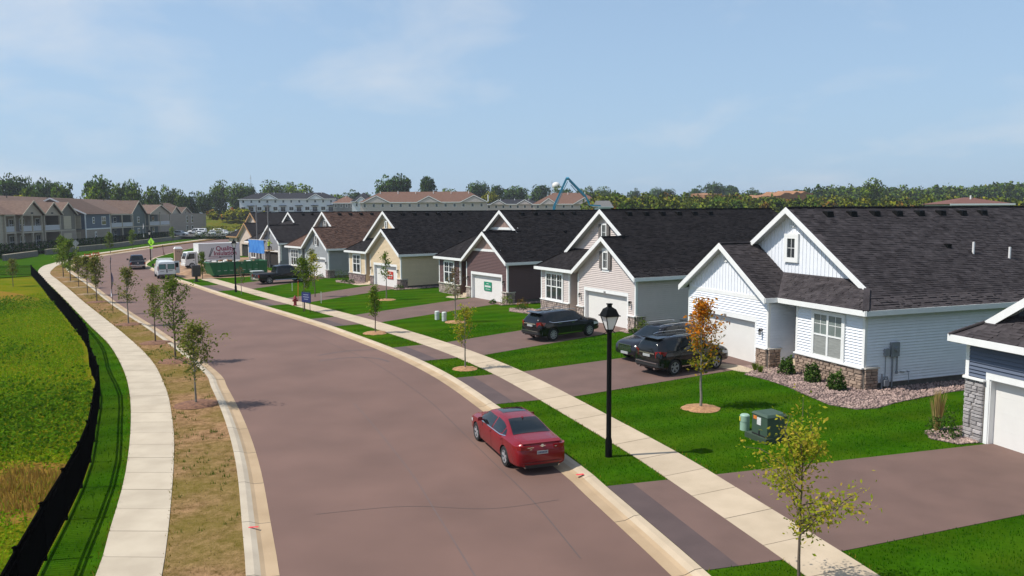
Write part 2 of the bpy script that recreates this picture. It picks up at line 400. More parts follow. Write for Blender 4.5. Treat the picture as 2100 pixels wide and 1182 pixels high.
# base ground: one sheet to the horizon, gently rising behind the houses
def hill(x, y):
    def ss(a, b, t):
        t = np.clip((t - a) / (b - a), 0, 1); return t * t * (3 - 2 * t)
    k = 85 * ss(40, 75, -x); return 5.2 * ss(205 + k, 300 + k * .35, y) + 9 * ss(380, 900, y) * ss(-300, 600, x) + 12 * ss(420, 900, y) * ss(150, 420, x)
_gx = np.r_[np.linspace(-2600, -320, 12), np.linspace(-300, 300, 61), np.linspace(320, 2600, 12)]
_gy = np.r_[np.linspace(-400, -20, 8), np.linspace(0, 420, 61), np.linspace(440, 1000, 20), np.linspace(1100, 4500, 10)]
_X, _Y = np.meshgrid(_gx, _gy); _V = np.stack([_X, _Y, hill(_X, _Y) - 0.06], -1).reshape(-1, 3)
_nx, _ny = len(_gx), len(_gy)
_F = np.array([(j * _nx + i, j * _nx + i + 1, (j + 1) * _nx + i + 1, (j + 1) * _nx + i) for j in range(_ny - 1) for i in range(_nx - 1)])
link('ground', npmesh('ground', _V, _F, M_FIELD), kind='structure')

strip('road', RR, LR, 0.0, M_ASPH, 220)
_lawn = [tuple(p) for p in RK[::2]] + [(-60, 262), (40, 200), (90, 120), (90, -10), (8, -10)]
sheet('lawn', _lawn, 0.10, M_LAWN)
strip('verge', LK, LSR, 0.10, M_VERGE, 200)
_fs = [tuple(p) for p in FEN[::6]]
_end = int(np.argmin(np.linalg.norm(LSL - FEN[-1], axis=1)))
sheet('grass_strip', [tuple(p) for p in LSL[:_end:2]] + _fs[::-1] + [(-5.6, 5)], 0.10, M_LAWN)
sheet('meadow', _fs + [(-66, 86), (-70, 78), (-60, 20), (-30, -10), (-5, -5)], 0.10, M_MEADOW)
sheet('dry_grass', [(-51, 77.0), (-46.5, 73.5), (-42, 69), (-37.5, 62.5), (-39.5, 61.0), (-45, 66), (-52, 70), (-60, 73), (-66, 77), (-60, 79.5)], 0.104, M_ORANGE)
sheet('dry_grass', [(-11.5, 19.0), (-12.3, 21.3), (-13.0, 22.8), (-15.0, 23.3), (-17, 23.0), (-15.5, 20), (-13, 17.5)], 0.104, M_ORANGE)
sheet('far_lawn', [tuple(p) for p in LSL[_end - 2::3]] + [(-120, 255), (-125, 100), (-75, 78), (-68, 80)], 0.10, M_LAWN)
# bare building ground where the next houses go up
sheet('dirt_lot', [(-37.2, 88.9), (-33.0, 91.0), (-27.5, 95.5), (-33, 104), (-36, 118), (-44, 134), (-56, 125.5), (-53.5, 116.0), (-50.0, 109.3), (-43.8, 99.3)], 0.104, M_DIRT)

# ---------------------------------------------------------------- kerbs and pavements, slab by slab
def kerbline(name, K, side, mats):
    """rolled kerb and gutter in poured lengths; side = +1 when the road lies to the left of the line"""
    root = link(name, None, kind='structure')
    L = clen(K); n = int(L / 3.0)
    prof = [(0.0, 0.115), (0.17, 0.105), (0.30, 0.055), (0.40, 0.018), (0.67, 0.006)]
    for i in range(n):
        a, b = i * L / n + 0.012, (i + 1) * L / n - 0.012
        if interp_curve(K, [a])[0][1] > 170: break
        c = interp_curve(K, np.linspace(a, b, 4))
        rows = [np.c_[offset(c, -side * d), np.full(4, z)] for d, z in prof]
        mb = MB(); vs = []
        for r in rows: vs += [tuple(p) for p in r]
        for r in (rows[0], rows[-1]): vs += [(p[0], p[1], -0.12) for p in r]
        k = len(prof); fs = []; mi = []
        for j in range(k - 1):
            for q in range(3):
                fs.append((j * 4 + q, j * 4 + q + 1, (j + 1) * 4 + q + 1, (j + 1) * 4 + q)); mi.append(0 if j < 2 else 1)
        for q in range(3):
            fs.append((q, q + 1, k * 4 + q + 1, k * 4 + q)); mi.append(0)
            fs.append(((k - 1) * 4 + q, (k - 1) * 4 + q + 1, (k + 1) * 4 + q + 1, (k + 1) * 4 + q)); mi.append(1)
        for q in (0, 3):
            fs.append(tuple(j * 4 + q for j in range(k)) + ((k + 1) * 4 + q, k * 4 + q)); mi.append(0)
        mb.add(vs, fs); mb.m = mi
        mb.obj('kerb_length', mats, root)
    return root
kerbline('kerb', RK, 1, [M_CONC, M_GUTTER])
kerbline('kerb', LK, -1, [M_CONCL, M_GUTTER])

def pavement(name, A, B, m, step=1.5, ymax=150, z=0.118, wob=0.0):
    root = link(name, None, kind='structure')
    n = int(clen(A) / step); a = resample(A, n=n); b = resample(B, n=n)
    for i in range(n - 1):
        if a[i][1] > ymax: break
        p = [a[i] + (a[i + 1] - a[i]) * 0.008, a[i + 1] - (a[i + 1] - a[i]) * 0.008]
        q = [b[i] + (b[i + 1] - b[i]) * 0.008, b[i + 1] - (b[i + 1] - b[i]) * 0.008]
        dz = RNG.uniform(-0.003, 0.003)
        mb = MB(); mb.slab([(*p[0], -0.02), (*p[1], -0.02), (*q[1], -0.02), (*q[0], -0.02)], (0, 0, z + 0.02 + dz))
        mb.obj('concrete_slab', m, root)
    strip('joint_bed', A[:], B[:], z - 0.012, mk('joint_dirt', (0.40, 0.34, 0.26), 0.95), 160, kind=None, parent=root)
    return root
pavement('pavement', SN[SN[:, 1] < 89], SF[SF[:, 1] < 91], M_CONC, 1.55)
pavement('pavement', LSL, LSR, M_CONCL, 1.5, 230)

# ---------------------------------------------------------------- driveways
def arc(curve, p):
    """nearest point of a street line to p"""
    return tuple(curve[int(np.argmin(np.linalg.norm(curve - np.array(p), axis=1)))])
DRV = {}
def driveway(key, d0, d1, sfa, sfb):
    """d0, d1: the garage ends; sfa, sfb: near the far pavement edge. Runs on as an apron to the kerb"""
    root = link('driveway', None, kind='structure')
    sh = lambda p, q, t: (p[0] + (q[0] - p[0]) * t, p[1] + (q[1] - p[1]) * t)
    s0, s1 = sfa, sfb
    e = SF; i0 = int(np.argmin(np.linalg.norm(SF - np.array(s0), axis=1))); i1 = int(np.argmin(np.linalg.norm(SF - np.array(s1), axis=1)))
    lo, hi = min(i0, i1), max(i0, i1)
    mid = [tuple(p) for p in SF[lo:hi + 1]]
    if i0 > i1: mid = mid[::-1]
    sheet('asphalt_drive', [d0] + mid + [d1], 0.112, M_DRIVE, None, root, 0.08)
    A = [tuple(p) for p in SN[lo:hi + 1]]; C = [tuple(p) for p in offset(RK, 0.02)[lo:hi + 1]]; B = [tuple(p) for p in offset(RK, 0.80)[lo:hi + 1]]
    sheet('asphalt_apron', A + B[::-1], 0.110, M_DRIVE, None, root, 0.08)
    sheet('apron_patch', B + C[::-1], 0.111, M_APRON, None, root, 0.08)
    DRV[key] = (mid[0], mid[-1], d0, d1, [tuple(p) for p in SN[lo:hi + 1]], [tuple(p) for p in RK[lo:hi + 1]])
# ---------------------------------------------------------------- houses
M_WHITE = mk('white_trim', (0.80, 0.80, 0.78), 0.55, 0.06, 3)
M_SOFFIT = mk('soffit', (0.62, 0.62, 0.60), 0.7, 0.05)
M_DOORW = mk('garage_door_paint', (0.72, 0.70, 0.66), 0.6, 0.04, 2)
M_FOUND = mk('foundation', (0.13, 0.12, 0.10), 0.9, 0.25, 4)
M_GLASS = mk('window_glass', (0.035, 0.04, 0.045), 0.08, 0.0, spec=0.8)
M_GLASSG = mk('pale_window_glass', (0.20, 0.235, 0.22), 0.12, 0.25, 1.2, spec=0.8)
M_BLIND = mk('blind', (0.30, 0.31, 0.29), 0.7, 0.25, 30, stretch=(0.1, 0.1, 1))
M_BLACK = mk('black_metal', (0.004, 0.004, 0.004), 0.6, 0.0, spec=0.12)
M_GARAGE_SHADE = mk('painted_garage_shade', (0.02, 0.017, 0.014), 0.9, 0.0)  # shade of an open garage, put into the colour of its door panels
M_SHUT = mk('shutter_paint', (0.135, 0.12, 0.11), 0.7, 0.1)
M_CAPST = mk('cap_stone', (0.60, 0.55, 0.48), 0.85, 0.15, 5)
M_PVC = mk('white_pipe', (0.75, 0.74, 0.72), 0.5, 0.05)
M_GREYBOX = mk('grey_meter_paint', (0.23, 0.25, 0.27), 0.6, 0.1)
M_STEP = mk('step_concrete', (0.58, 0.47, 0.34), 0.9, 0.12, 3)
def M_siding(n, c): return mk('siding_' + n, c, 0.6, 0.05, 2.5, obrand=0.02, island=0.02)
def M_stone(n, c, c2): return mk('stone_' + n, c, 0.9, scale=5, col2=c2, island=0.26, obrand=0.26, bump=0.5, bscale=14)
def M_shingle(n, c, c2): return mk('shingle_' + n, c, 0.95, scale=2.2, col2=c2, island=0.22, obrand=0.22, bump=0.2, bscale=40, spec=0.1)

UNIT_TAB = None
_us = MB(); _us.add([(-.5, -.5, -.5), (.5, -.5, -.5), (.5, .5, -.5), (-.5, .5, -.5), (-.42, -.4, .5), (.42, -.42, .5), (.41, .4, .5), (-.42, .42, .5)],
                    [(0, 3, 2, 1), (4, 5, 6, 7), (0, 1, 5, 4), (1, 2, 6, 5), (2, 3, 7, 6), (3, 0, 4, 7)])
STONE_ME = {}
def stone_mesh(m):
    """a rough-faced block, its split face towards +z of the mesh, scaled per stone"""
    if m.name not in STONE_ME: STONE_ME[m.name] = _us.mesh('stone', m)
    return STONE_ME[m.name]

def stone_panel(parent, m, org, ax, nrm, w, z0, z1, single, rubble=False, rh=(0.085, 0.15), rl=(0.2, 0.5)):
    """stone facing on a vertical rectangle: org + ax*t, outward normal nrm"""
    org, ax, nrm = Vector(org), Vector(ax), Vector(nrm)
    bk = MB(); bk.slab([org + ax * 0 + Vector((0, 0, z0)), org + ax * w + Vector((0, 0, z0)), org + ax * w + Vector((0, 0, z1)), org + Vector((0, 0, z1))], nrm * 0.045)
    back = bk.obj('mortar_bed', mk('mortar', (0.19, 0.165, 0.14), 0.95, 0.2), parent)
    rects = []; z = z0
    while z < z1 - 0.03:
        h = min(RNG.uniform(*rh), z1 - z)
        if z1 - z - h < 0.05: h = z1 - z
        t = 0
        while t < w - 0.02:
            l = RNG.uniform(*rl)
            if w - t - l < rl[0] * 0.6: l = w - t
            rects.append((t, z, l, h)); t += l
        z += h
    allm = MB()
    for t, z, l, h in rects:
        dep = RNG.uniform(0.045, 0.085); c = org + ax * (t + l / 2) + Vector((0, 0, z + h / 2)) + nrm * (0.03 + dep / 2)
        rot = RNG.uniform(-0.14, 0.14) if rubble else RNG.uniform(-0.015, 0.015)
        M = Matrix((ax, Vector((0, 0, 1)), nrm)).transposed().to_4x4()
        M = Matrix.Translation(c) @ M @ Matrix.Rotation(rot, 4, 'Z') @ Matrix.Diagonal((l - 0.014, h - 0.014, dep, 1))
        if single:
            o = link('stone', stone_mesh(m), back); o.matrix_local = M
        else:
            vs = [M @ Vector(p) for p in _us.v]; allm.add(vs, _us.f)
    if not single: allm.obj('stone_facing', m, back, kind='stuff')
    return back

def split(a, b, holes):
    segs = [(a, b)]
    for h0, h1 in holes:
        n = []
        for s, e in segs:
            if h1 <= s or h0 >= e: n.append((s, e)); continue
            if h0 > s: n.append((s, h0))
            if h1 < e: n.append((h1, e))
        segs = n
    return [s for s in segs if s[1] - s[0] > 0.04]

def lap_boards(parent, m, fixed, side, lo, hi, z0, z1, holes=(), expo=0.105, single=False, name='siding_board', sgn=-1):
    """clapboards. side False: wall at x=fixed facing -x running along y; side True: wall at y=fixed facing sgn*y running along x.
    lo, hi: bounds as functions of z. holes: (a, b, za, zb)"""
    k = int(math.ceil((z1 - z0) / expo)); big = MB()
    for i in range(k):
        a, b = z0 + i * expo, min(z0 + (i + 1) * expo, z1)
        if b - a < 0.02: continue
        zm = (a + b) / 2; hs = [(h[0], h[1]) for h in holes if h[2] < zm < h[3]]
        l0, r0, l1, r1 = lo(a), hi(a), lo(b), hi(b)
        if r0 - l0 < 0.05: continue
        if r1 - l1 < 0.0: l1 = r1 = (l1 + r1) / 2
        for s, e in split(l0, r0, hs):
            s1 = l1 if s == l0 else s; e1 = r1 if e == r0 else e
            if e1 < s1: s1 = e1 = (s1 + e1) / 2
            ob, ot = 0.045, 0.004
            a += 0.02
            P = [(s, a, 0), (e, a, 0), (e, a, ob), (s, a, ob), (s1, b, 0), (e1, b, 0), (e1, b, ot), (s1, b, ot)]
            if side: vs = [(t, fixed + sgn * o, z) for t, z, o in P]
            else: vs = [(fixed - o, t, z) for t, z, o in P]
            mb = MB() if single else big
            mb.add(vs, [(0, 1, 2, 3), (4, 7, 6, 5), (3, 2, 6, 7), (0, 4, 5, 1), (0, 3, 7, 4), (1, 5, 6, 2)])
            if single: mb.obj(name, m, parent)
    if not single and big.v: big.obj('siding', m, parent, kind='stuff')

def battens(parent, m, x, lo_z, hi_z, u0, u1, step, single, holes=()):
    big = MB(); u = u0 + step / 2
    while u < u1:
        for a, b in split(lo_z(u), hi_z(u), [(h[2], h[3]) for h in holes if h[0] < u < h[1]]):
            mb = MB() if single else big
            mb.box(x - 0.022, x, u - 0.02, u + 0.02, a, b)
            if single: mb.obj('batten', m, parent)
        u += step
    if not single and big.v: big.obj('battens', m, parent, kind='stuff')

def window(parent, x, u0, u1, z0, z1, units=1, grid=(1, 2), glass=M_GLASS, frame=M_WHITE, fw=0.07, sash=True, blind=False, shut=None, trim=0.0):
    x -= 0.075; f = MB(); xo = x - 0.03
    f.box(xo, x + 0.06, u0, u1, z0, z0 + fw); f.box(xo, x + 0.06, u0, u1, z1 - fw, z1)
    f.box(xo - .002, x + 0.06, u0, u0 + fw, z0 + fw, z1 - fw); f.box(xo - .002, x + 0.06, u1 - fw, u1, z0 + fw, z1 - fw)
    w = (u1 - u0) / units
    for i in range(1, units):
        f.box(xo - .002, x + 0.06, u0 + i * w - fw * 0.8, u0 + i * w + fw * 0.8, z0 + fw, z1 - fw)
    zm = (z0 + z1) / 2
    if sash: f.box(xo + .01, x + 0.05, u0 + fw, u1 - fw, zm - 0.035, zm + 0.035)
    if trim:
        f.box(x - 0.03, x + .075, u0 - trim, u0, z0 - trim, z1 + trim); f.box(x - 0.03, x + .075, u1, u1 + trim, z0 - trim, z1 + trim)
        f.box(x - 0.032, x + .075, u0, u1, z0 - trim, z0); f.box(x - 0.032, x + .075, u0, u1, z1, z1 + trim)
    W_ = f.obj('window', frame, parent)
    for i in range(units):
        for lo_, hi_ in (((z0, zm), (zm, z1)) if sash else ((z0, z1),)):
            p = MB(); p.box(x + 0.005, x + 0.02, u0 + i * w + fw * .6, u0 + (i + 1) * w - fw * .6, lo_ + .03, hi_ - .03)
            p.obj('pane', M_BLIND if (blind and lo_ == z0) else glass, W_)
    if grid != (1, 1):
        g = MB()
        for i in range(units):
            for j in range(1, grid[0]):
                uu = u0 + i * w + w * j / grid[0]; g.box(x - 0.004, x + 0.004, uu - 0.012, uu + 0.012, zm if sash else z0 + fw, z1 - fw)
            for j in range(1, grid[1]):
                zz = (zm if sash else z0) + (z1 - (zm if sash else z0)) * j / grid[1]
                g.box(x - 0.003, x + 0.003, u0 + i * w + fw, u0 + (i + 1) * w - fw, zz - 0.012, zz + 0.012)
        g.obj('muntin', frame, W_)
    if shut:
        for a, b in ((u0 - 0.36, u0 - 0.03), (u1 + 0.03, u1 + 0.36)):
            s = MB(); s.box(x - 0.045, x - 0.005, a, b, z0, z1)
            for j in range(7):
                zz = z0 + (z1 - z0) * (j + .5) / 7; s.box(x - 0.055, x - 0.045, a + .04, b - .04, zz - .03, zz + .03)
            s.obj('shutter', shut, parent)
    return W_

def wall_lamp(parent, x, u, z):
    m = MB(); m.box(x - 0.03, x, u - 0.05, u + 0.05, z - 0.05, z + 0.12); m.beam((x - .02, u, z + .1), (x - .16, u, z + .12), .02, .02)
    m.lathe([(0.02, 0.13), (0.09, 0.02), (0.07, 0.0)], 6, 0, (x - .16, u, z)); m.lathe([(0.05, -0.2), (0.055, -0.18)], 6, 0, (x - .16, u, z))
    for t in range(4):
        a = t * math.pi / 2 + .78; m.beam((x - .16 + .07 * math.cos(a), u + .07 * math.sin(a), z), (x - .16 + .05 * math.cos(a), u + .05 * math.sin(a), z - .19), .012, .012)
    l = m.obj('wall_lantern', M_BLACK, parent)
    g = MB(); g.lathe([(0.045, -0.18), (0.062, -0.01)], 6, 0, (x - .16, u, z)); g.obj('lantern_glass', mk('lantern_glass', (0.5, 0.5, 0.48), 0.2, 0), l)

def tabs(poly, zf, along, up, expo=0.12, rng=RNG):
    """shingle tabs over a plan polygon; along 0: courses run along x and climb in y (up=+1/-1), along 1: run along y, climb in x.
    returns list of (a, b, w, e) cells in plan"""
    P = np.array(poly); a0, a1 = P[:, along].min(), P[:, along].max(); b0, b1 = P[:, 1 - along].min(), P[:, 1 - along].max()
    cells = []
    nb = int((b1 - b0) / expo)
    for j in range(nb + 1):
        b = b0 + j * expo if up > 0 else b1 - j * expo
        a = a0 - rng.uniform(0, .3)
        while a < a1:
            w = rng.uniform(0.16, 0.46); cells.append((a, b, w, j)); a += w
    C = np.array([(c[0] + c[2] / 2, c[1] + up * expo / 2) for c in cells])
    pc = np.array(poly) - np.array(poly).mean(0); ok = np.ones(len(C), bool)
    for s in (-1, 0, 1):
        for t in (0.04, .96):
            Q = C.copy(); Q[:, 0] += s * (np.array([c[2] for c in cells]) / 2 + .03); Q[:, 1] += up * expo * (t - .5)
            ok &= inpoly(Q if along == 0 else Q[:, ::-1], poly)
    return [c for c, k in zip(cells, ok) if k]

def shingle_roof(parent, name, planes, m, single=0, detail=True):
    """planes: (plan polygon, zfun, along, up). One solid deck with shingle tabs on it"""
    mb = MB()
    for poly, zf, al, up, cap in planes:
        mb.slab([(p[0], p[1], zf(*p)) for p in poly], (0, 0, -0.13))
    roof = mb.obj(name, m, parent)
    if not detail: return roof
    V, F, left = [], [], single
    for poly, zf, al, up, tb in planes:
        if not tb: continue
        cells = tabs(poly, zf, al, up)
        e = 0.12
        for a, b, w, j in cells:
            th = 0.045 if RNG.random() < 0.42 else 0.010
            q = [(a + .004, b), (a + w - .004, b), (a + w - .004, b + up * e), (a + .004, b + up * e)]
            if al == 1: q = [(y, x) for x, y in q]
            zz = [zf(*p) for p in q]
            P = [(q[0][0], q[0][1], zz[0] + th), (q[1][0], q[1][1], zz[1] + th), (q[2][0], q[2][1], zz[2] + .003), (q[3][0], q[3][1], zz[3] + .003),
                 (q[0][0], q[0][1], zz[0]), (q[1][0], q[1][1], zz[1])]
            if left > 0 and tb == 2:
                left -= 1
                s = MB(); c = Vector(P[0])
                s.add([Vector(p) - c for p in P], [(0, 1, 2, 3), (4, 5, 1, 0), (0, 3, 4), (1, 5, 2)])
                key = round(w, 1), th, al, up
                o = link('shingle', SHING.setdefault((m.name, key), None) or SHING.__setitem__((m.name, key), s.mesh('shingle', m)) or SHING[(m.name, key)], roof)
                o.location = c
            else:
                k = len(V); V += P; F += [(k, k + 1, k + 2, k + 3), (k + 4, k + 5, k + 1, k)]
    if V: link('shingles', npmesh('shingles', np.array(V), np.array(F), m), roof, kind='stuff')
    return roof
SHING = {}

def villa(name, label, P0, yaw, mirror, sid, stone, shing, v1=1.2, D=17.0, gv=-0.7, ridge_vents=8, single=False, gable_style='batten',
          win_units=2, blind=False, gable_win=None, garage_gable=True, rubble=False, pier_h=1.0, gsid=None, porch=True, detail=2, sid_front=None,
          tri_top=False, low_gable_win=None, door_mat=None, osb=False, glass=M_GLASS, lamps=True, dz=0.0, cat='house', grp='single storey houses along the street', bays=True):
    root = thing(name, (P0[0], P0[1], 0.0 + dz), R(yaw), label, cat, grp)
    U = (lambda u: 12 - u) if mirror else (lambda u: u)
    zE, p, ov = 3.48, 0.66, 0.41
    zr = zE + p * 6.41; ug = 8.70; ugi = 2 * ug - 12.41; zg = zE + p * (12.41 - ug)
    gvo = gv - 0.42; v1o = v1 - 0.45
    Dz = D + 0.3
    sm = M_siding(sid[0], sid[1]); gm = gsid or sm
    z_out = lambda x, y: zE + p * (12.41 - U(y)); z_in = lambda x, y: zE + p * (U(y) + 0.41)
    z_skirt = lambda x, y: zE + p * (x + 0.41); z_gi = lambda x, y: zE + p * (U(y) - ugi)
    pl = lambda pts: [(v, U(u)) for v, u in pts]
    up_out = -1 if not mirror else 1; up_in = 1 if not mirror else -1
    planes = []
    if garage_gable:
        # on the garage side one plane runs from the garage rake to the back of the house
        t_out = (1 if mirror else 0); t_in = (0 if mirror else 1)
        planes.append((pl([(gvo, 12.41), (Dz, 12.41), (Dz, 6), (v1o, 6), (v1o, ug), (gvo, ug)]), z_out, 0, up_out, 2 if mirror else 0))
        vq = min(v1, ug - ugi - ov)
        planes.append((pl([(gvo, ug), (gvo, ugi), (-ov, ugi), (vq, ugi + vq + ov), (vq, ug)]), z_gi, 0, up_in, 1 if not mirror else 0))
        sk = [(-ov, -ov), (-ov, ugi), (vq, ugi + vq + ov)] + ([(v1, 12 - v1)] if v1 > vq else []) + [(v1, v1)]
        planes.append((pl(sk), z_skirt, 1, 1, 1))
    else:
        planes.append((pl([(-ov, 12.41), (Dz, 12.41), (Dz, 6), (v1o, 6), (v1o, 12 - v1o)]), z_out, 0, up_out, 0))
        planes.append((pl([(-ov, -ov), (-ov, 12.41), (v1, 12 - v1), (v1, v1)]), z_skirt, 1, 1, 2))
    planes.append((pl([(-ov, -ov), (v1o, v1o), (v1o, 6), (Dz, 6), (Dz, -ov)]), z_in, 0, up_in, 2 if (not mirror and garage_gable) else 0))
    roof = shingle_roof(root, 'roof', planes, shing, 300 if single else 0, detail > 0)
    # ridge and hip caps
    cap = MB()
    cap.beam((v1o, U(6), zr + .012), (Dz, U(6), zr + .012), .24, .05)
    if garage_gable: cap.beam((gvo, U(ug), zg + .012), (v1, U(ug), zg + .012), .24, .05)
    cap.beam((-ov, U(-ov), zE + .02), (v1o, U(v1o), zE + p * (v1o + ov) + .02), .24, .045)
    if not garage_gable: cap.beam((-ov, U(12.41), zE + .02), (v1o, U(12 - v1o), zE + p * (v1o + ov) + .02), .24, .045)
    cap.obj('ridge_cap', shing, roof)
    # white boards along eaves and rakes, soffits
    tr = MB(); T = 0.04; hb = 0.21
    def rake(x, ua, za, ub, zb):
        a, b = (x, U(ua), za + .015), (x, U(ub), zb + .015)
        tr.hull8([(a[0] - T, a[1], a[2]), (b[0] - T, b[1], b[2]), (b[0] - T, b[1], b[2] - .29), (a[0] - T, a[1], a[2] - .29)],
                 [(a[0], a[1], a[2]), (b[0], b[1], b[2]), (b[0], b[1], b[2] - .29), (a[0], a[1], a[2] - .29)])
    sf = MB()
    def gsoff(x0, x1, ua, za, ub, zb):
        sf.hull8([(x0, U(ua), za - .14), (x1, U(ua), za - .14), (x1, U(ub), zb - .14), (x0, U(ub), zb - .14)],
                 [(x0, U(ua), za - .17), (x1, U(ua), za - .17), (x1, U(ub), zb - .17), (x0, U(ub), zb - .17)])
    ubr = v1o + 0.02
    zb_ = zE + p * (ubr + ov)
    rake(v1o, ubr, zb_, 6, zr)
    if garage_gable:
        rake(v1o, 6, zr, ug, zg) if v1 < 2.9 else rake(v1o, 6, zr, 12 - ubr, zE + p * (ubr + ov))
        gsoff(v1o, v1, 6, zr, ug, zg)
        rake(gvo, 12.41, zE, ug, zg); rake(gvo, ug, zg, ugi, zE)
        gsoff(gvo, gv, 12.41, zE, ug, zg); gsoff(gvo, gv, ug, zg, ugi, zE)
        tr.box(-ov - T, -ov, U(-ov), U(ugi), zE - hb, zE + .01)
        tr.box(gvo, Dz, U(12.41), U(12.41 + T), zE - hb, zE + .01); tr.box(gvo, -ov - T, U(ugi), U(ugi - T), zE - hb, zE + .01)
    else:
        rake(v1o, 6, zr, 12 - ubr, zb_); gsoff(v1o, v1, 6, zr, 12 - ubr, zb_)
        tr.box(-ov - T, -ov, U(-ov), U(12.41), zE - hb, zE + .01); tr.box(-ov, Dz, U(12.41), U(12.41 + T), zE - hb, zE + .01)
    gsoff(v1o, v1, ubr, zb_, 6, zr)
    tr.box(-ov, Dz, U(-ov), U(-ov - T), zE - hb, zE + .01)
    fas = tr.obj('fascia', M_WHITE if not osb else mk('raw_timber', (0.42, 0.24, 0.11), 0.8, 0.2), root)
    sf.box(-ov, 0.0, U(-ov), U(ugi if garage_gable else 12.41), 3.25, 3.27); sf.box(0, D, U(-ov), U(0), 3.25, 3.27); sf.box(0, D, U(12), U(12.41), 3.25, 3.27)
    sf.obj('soffit', M_SOFFIT, root)
    # walls
    wl = MB(); zt = 3.3
    if bays:
        wl.box(0.0, 0.12, U(0.0), U(4.1), 0.0, zt); wl.box(0.12, 2.0, U(3.98), U(4.1), 0.0, zt); wl.box(2.0, 2.12, U(3.9), U(5.4), 0, zt)
        wl.box(gv + .12, 2.0, U(5.25), U(5.37), 0, zt)
    wl.box(0.12, D, U(0), U(.12), 0.34, zt); wl.box(max(gv, 0) + .12 if not garage_gable else gv + .12, D, U(11.88), U(12), 0.34, zt); wl.box(D, D + .12, U(0), U(12), 0.0, zt)
    g0 = gv if garage_gable else 0.0
    def gpoly(x, pts): wl.slab([(x, U(u), z) for u, z in pts], (0.12, 0, 0))
    gpoly(g0, [(11.1, 0), (12, 0), (12, zt), (11.1, zt)]); gpoly(g0, [(5.25, 0), (6.2, 0), (6.2, zt), (5.25, zt)])
    gpoly(g0, [(6.2, 2.2), (11.1, 2.2), (11.1, zt), (6.2, zt)])
    if garage_gable: gpoly(g0, [(5.25, zt), (12, zt), (12, zE + p * .41 - .14), (ug, zg - .14), (5.25, zE + p * (5.25 - ugi) - .14)])
    zbase = zE + p * (v1 + ov) - .1
    gpoly(v1, [(v1, zbase), (6, zr - .15), (12 - v1, zbase)])
    wall = wl.obj('wall', M_siding(sid[0] + '_wall', sid[1]) if not osb else sid_front, root)
    fd = MB(); fd.box(0.02, D - .02, U(.02), U(.11), 0.0, 0.34); fd.box(0.02, D - .02, U(11.89), U(11.98), 0, .34); fd.obj('foundation', M_FOUND, root)
    # garage door
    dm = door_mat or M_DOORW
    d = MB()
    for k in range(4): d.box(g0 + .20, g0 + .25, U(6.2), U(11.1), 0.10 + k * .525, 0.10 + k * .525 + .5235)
    gd = d.obj('garage_door', dm, root)  # on the unfinished houses: dark-painted panels imitating the shade inside an open garage
    fr = MB()
    fr.box(g0 - .03, g0, U(6.06), U(6.2), .1, 2.2); fr.box(g0 - .03, g0, U(11.1), U(11.24), .1, 2.2); fr.box(g0 - .035, g0, U(6.06), U(11.24), 2.2, 2.44)
    fr.box(g0, g0 + .2, U(6.2), U(6.23), .1, 2.2); fr.box(g0, g0 + .2, U(11.07), U(11.1), .1, 2.2); fr.box(g0, g0 + .2, U(6.23), U(11.07), 2.17, 2.2)
    fr.obj('door_frame', M_WHITE if not osb else sid_front, gd)
    # corner boards
    cb = MB()
    def corner(x, u, su):
        cb.box(x - .035, x + .0, U(u), U(u + su * .1), pier_h + .06, 3.25); cb.box(x - .035, x + .1, U(u - su * .035), U(u), pier_h + .06, 3.25)
    if bays: corner(0, 0, 1); corner(0, 4.1, -1)
    corner(g0, 5.25, 1); corner(g0, 12, -1); cb.obj('corner_board', M_WHITE if not osb else sid_front, root)
    # siding
    if not osb:
        expo = 0.125
        wz0, wz1 = 1.12, 3.06
        if bays:
            wu0, wu1 = (1.15, 2.95) if win_units == 2 else (0.85, 3.2)
            lap_boards(wall, sm, 0.0, False, lambda z: min(U(.1), U(4.0)), lambda z: max(U(.1), U(4.0)), pier_h + .05, 3.24,
                       [(min(U(wu0 - .1), U(wu1 + .1)), max(U(wu0 - .1), U(wu1 + .1)), wz0 - .1, wz1 + .15)], expo, single)
            window(root, 0.0, min(U(wu0), U(wu1)), max(U(wu0), U(wu1)), wz0, wz1, win_units, (2, 2), glass, M_WHITE, trim=.1, blind=blind)
            lap_boards(wall, sm, U(5.25), True, lambda z: gv + .1, lambda z: 2.0, .5, 3.24, (), expo, False, sgn=(-1 if not mirror else 1))
        # side that the camera sees
        lap_boards(wall, sm, U(0 if not mirror else 12), True, lambda z: (0.1 if not mirror else gv + .1), lambda z: D, .36, 3.24,
                   [(-5, 0.75 if not mirror else gv + .75, 0, pier_h + .06)], expo, single and not mirror, sgn=-1)
        sgl = single
        dh = [(min(U(6.06), U(11.24)), max(U(6.06), U(11.24)), 0, 2.44)]
        if garage_gable:
            zband = 3.28 if gable_style in ('batten', 'stucco') else 5.9
            lo_u = lambda z: min(U(max(5.35, ugi + (z + .16 - zE) / p)), U(min(11.9, 12.41 - (z + .16 - zE) / p)))
            hi_u = lambda z: max(U(max(5.35, ugi + (z + .16 - zE) / p)), U(min(11.9, 12.41 - (z + .16 - zE) / p)))
            hol = list(dh)
            if low_gable_win: hol.append((U(ug) - .72, U(ug) + .72, 3.75, 5.05))
            if gable_style == 'stucco': zband = 4.25
            lap_boards(wall, gm, g0, False, lo_u, hi_u, pier_h + .05, min(zband, zg - .3), hol, expo, sgl)
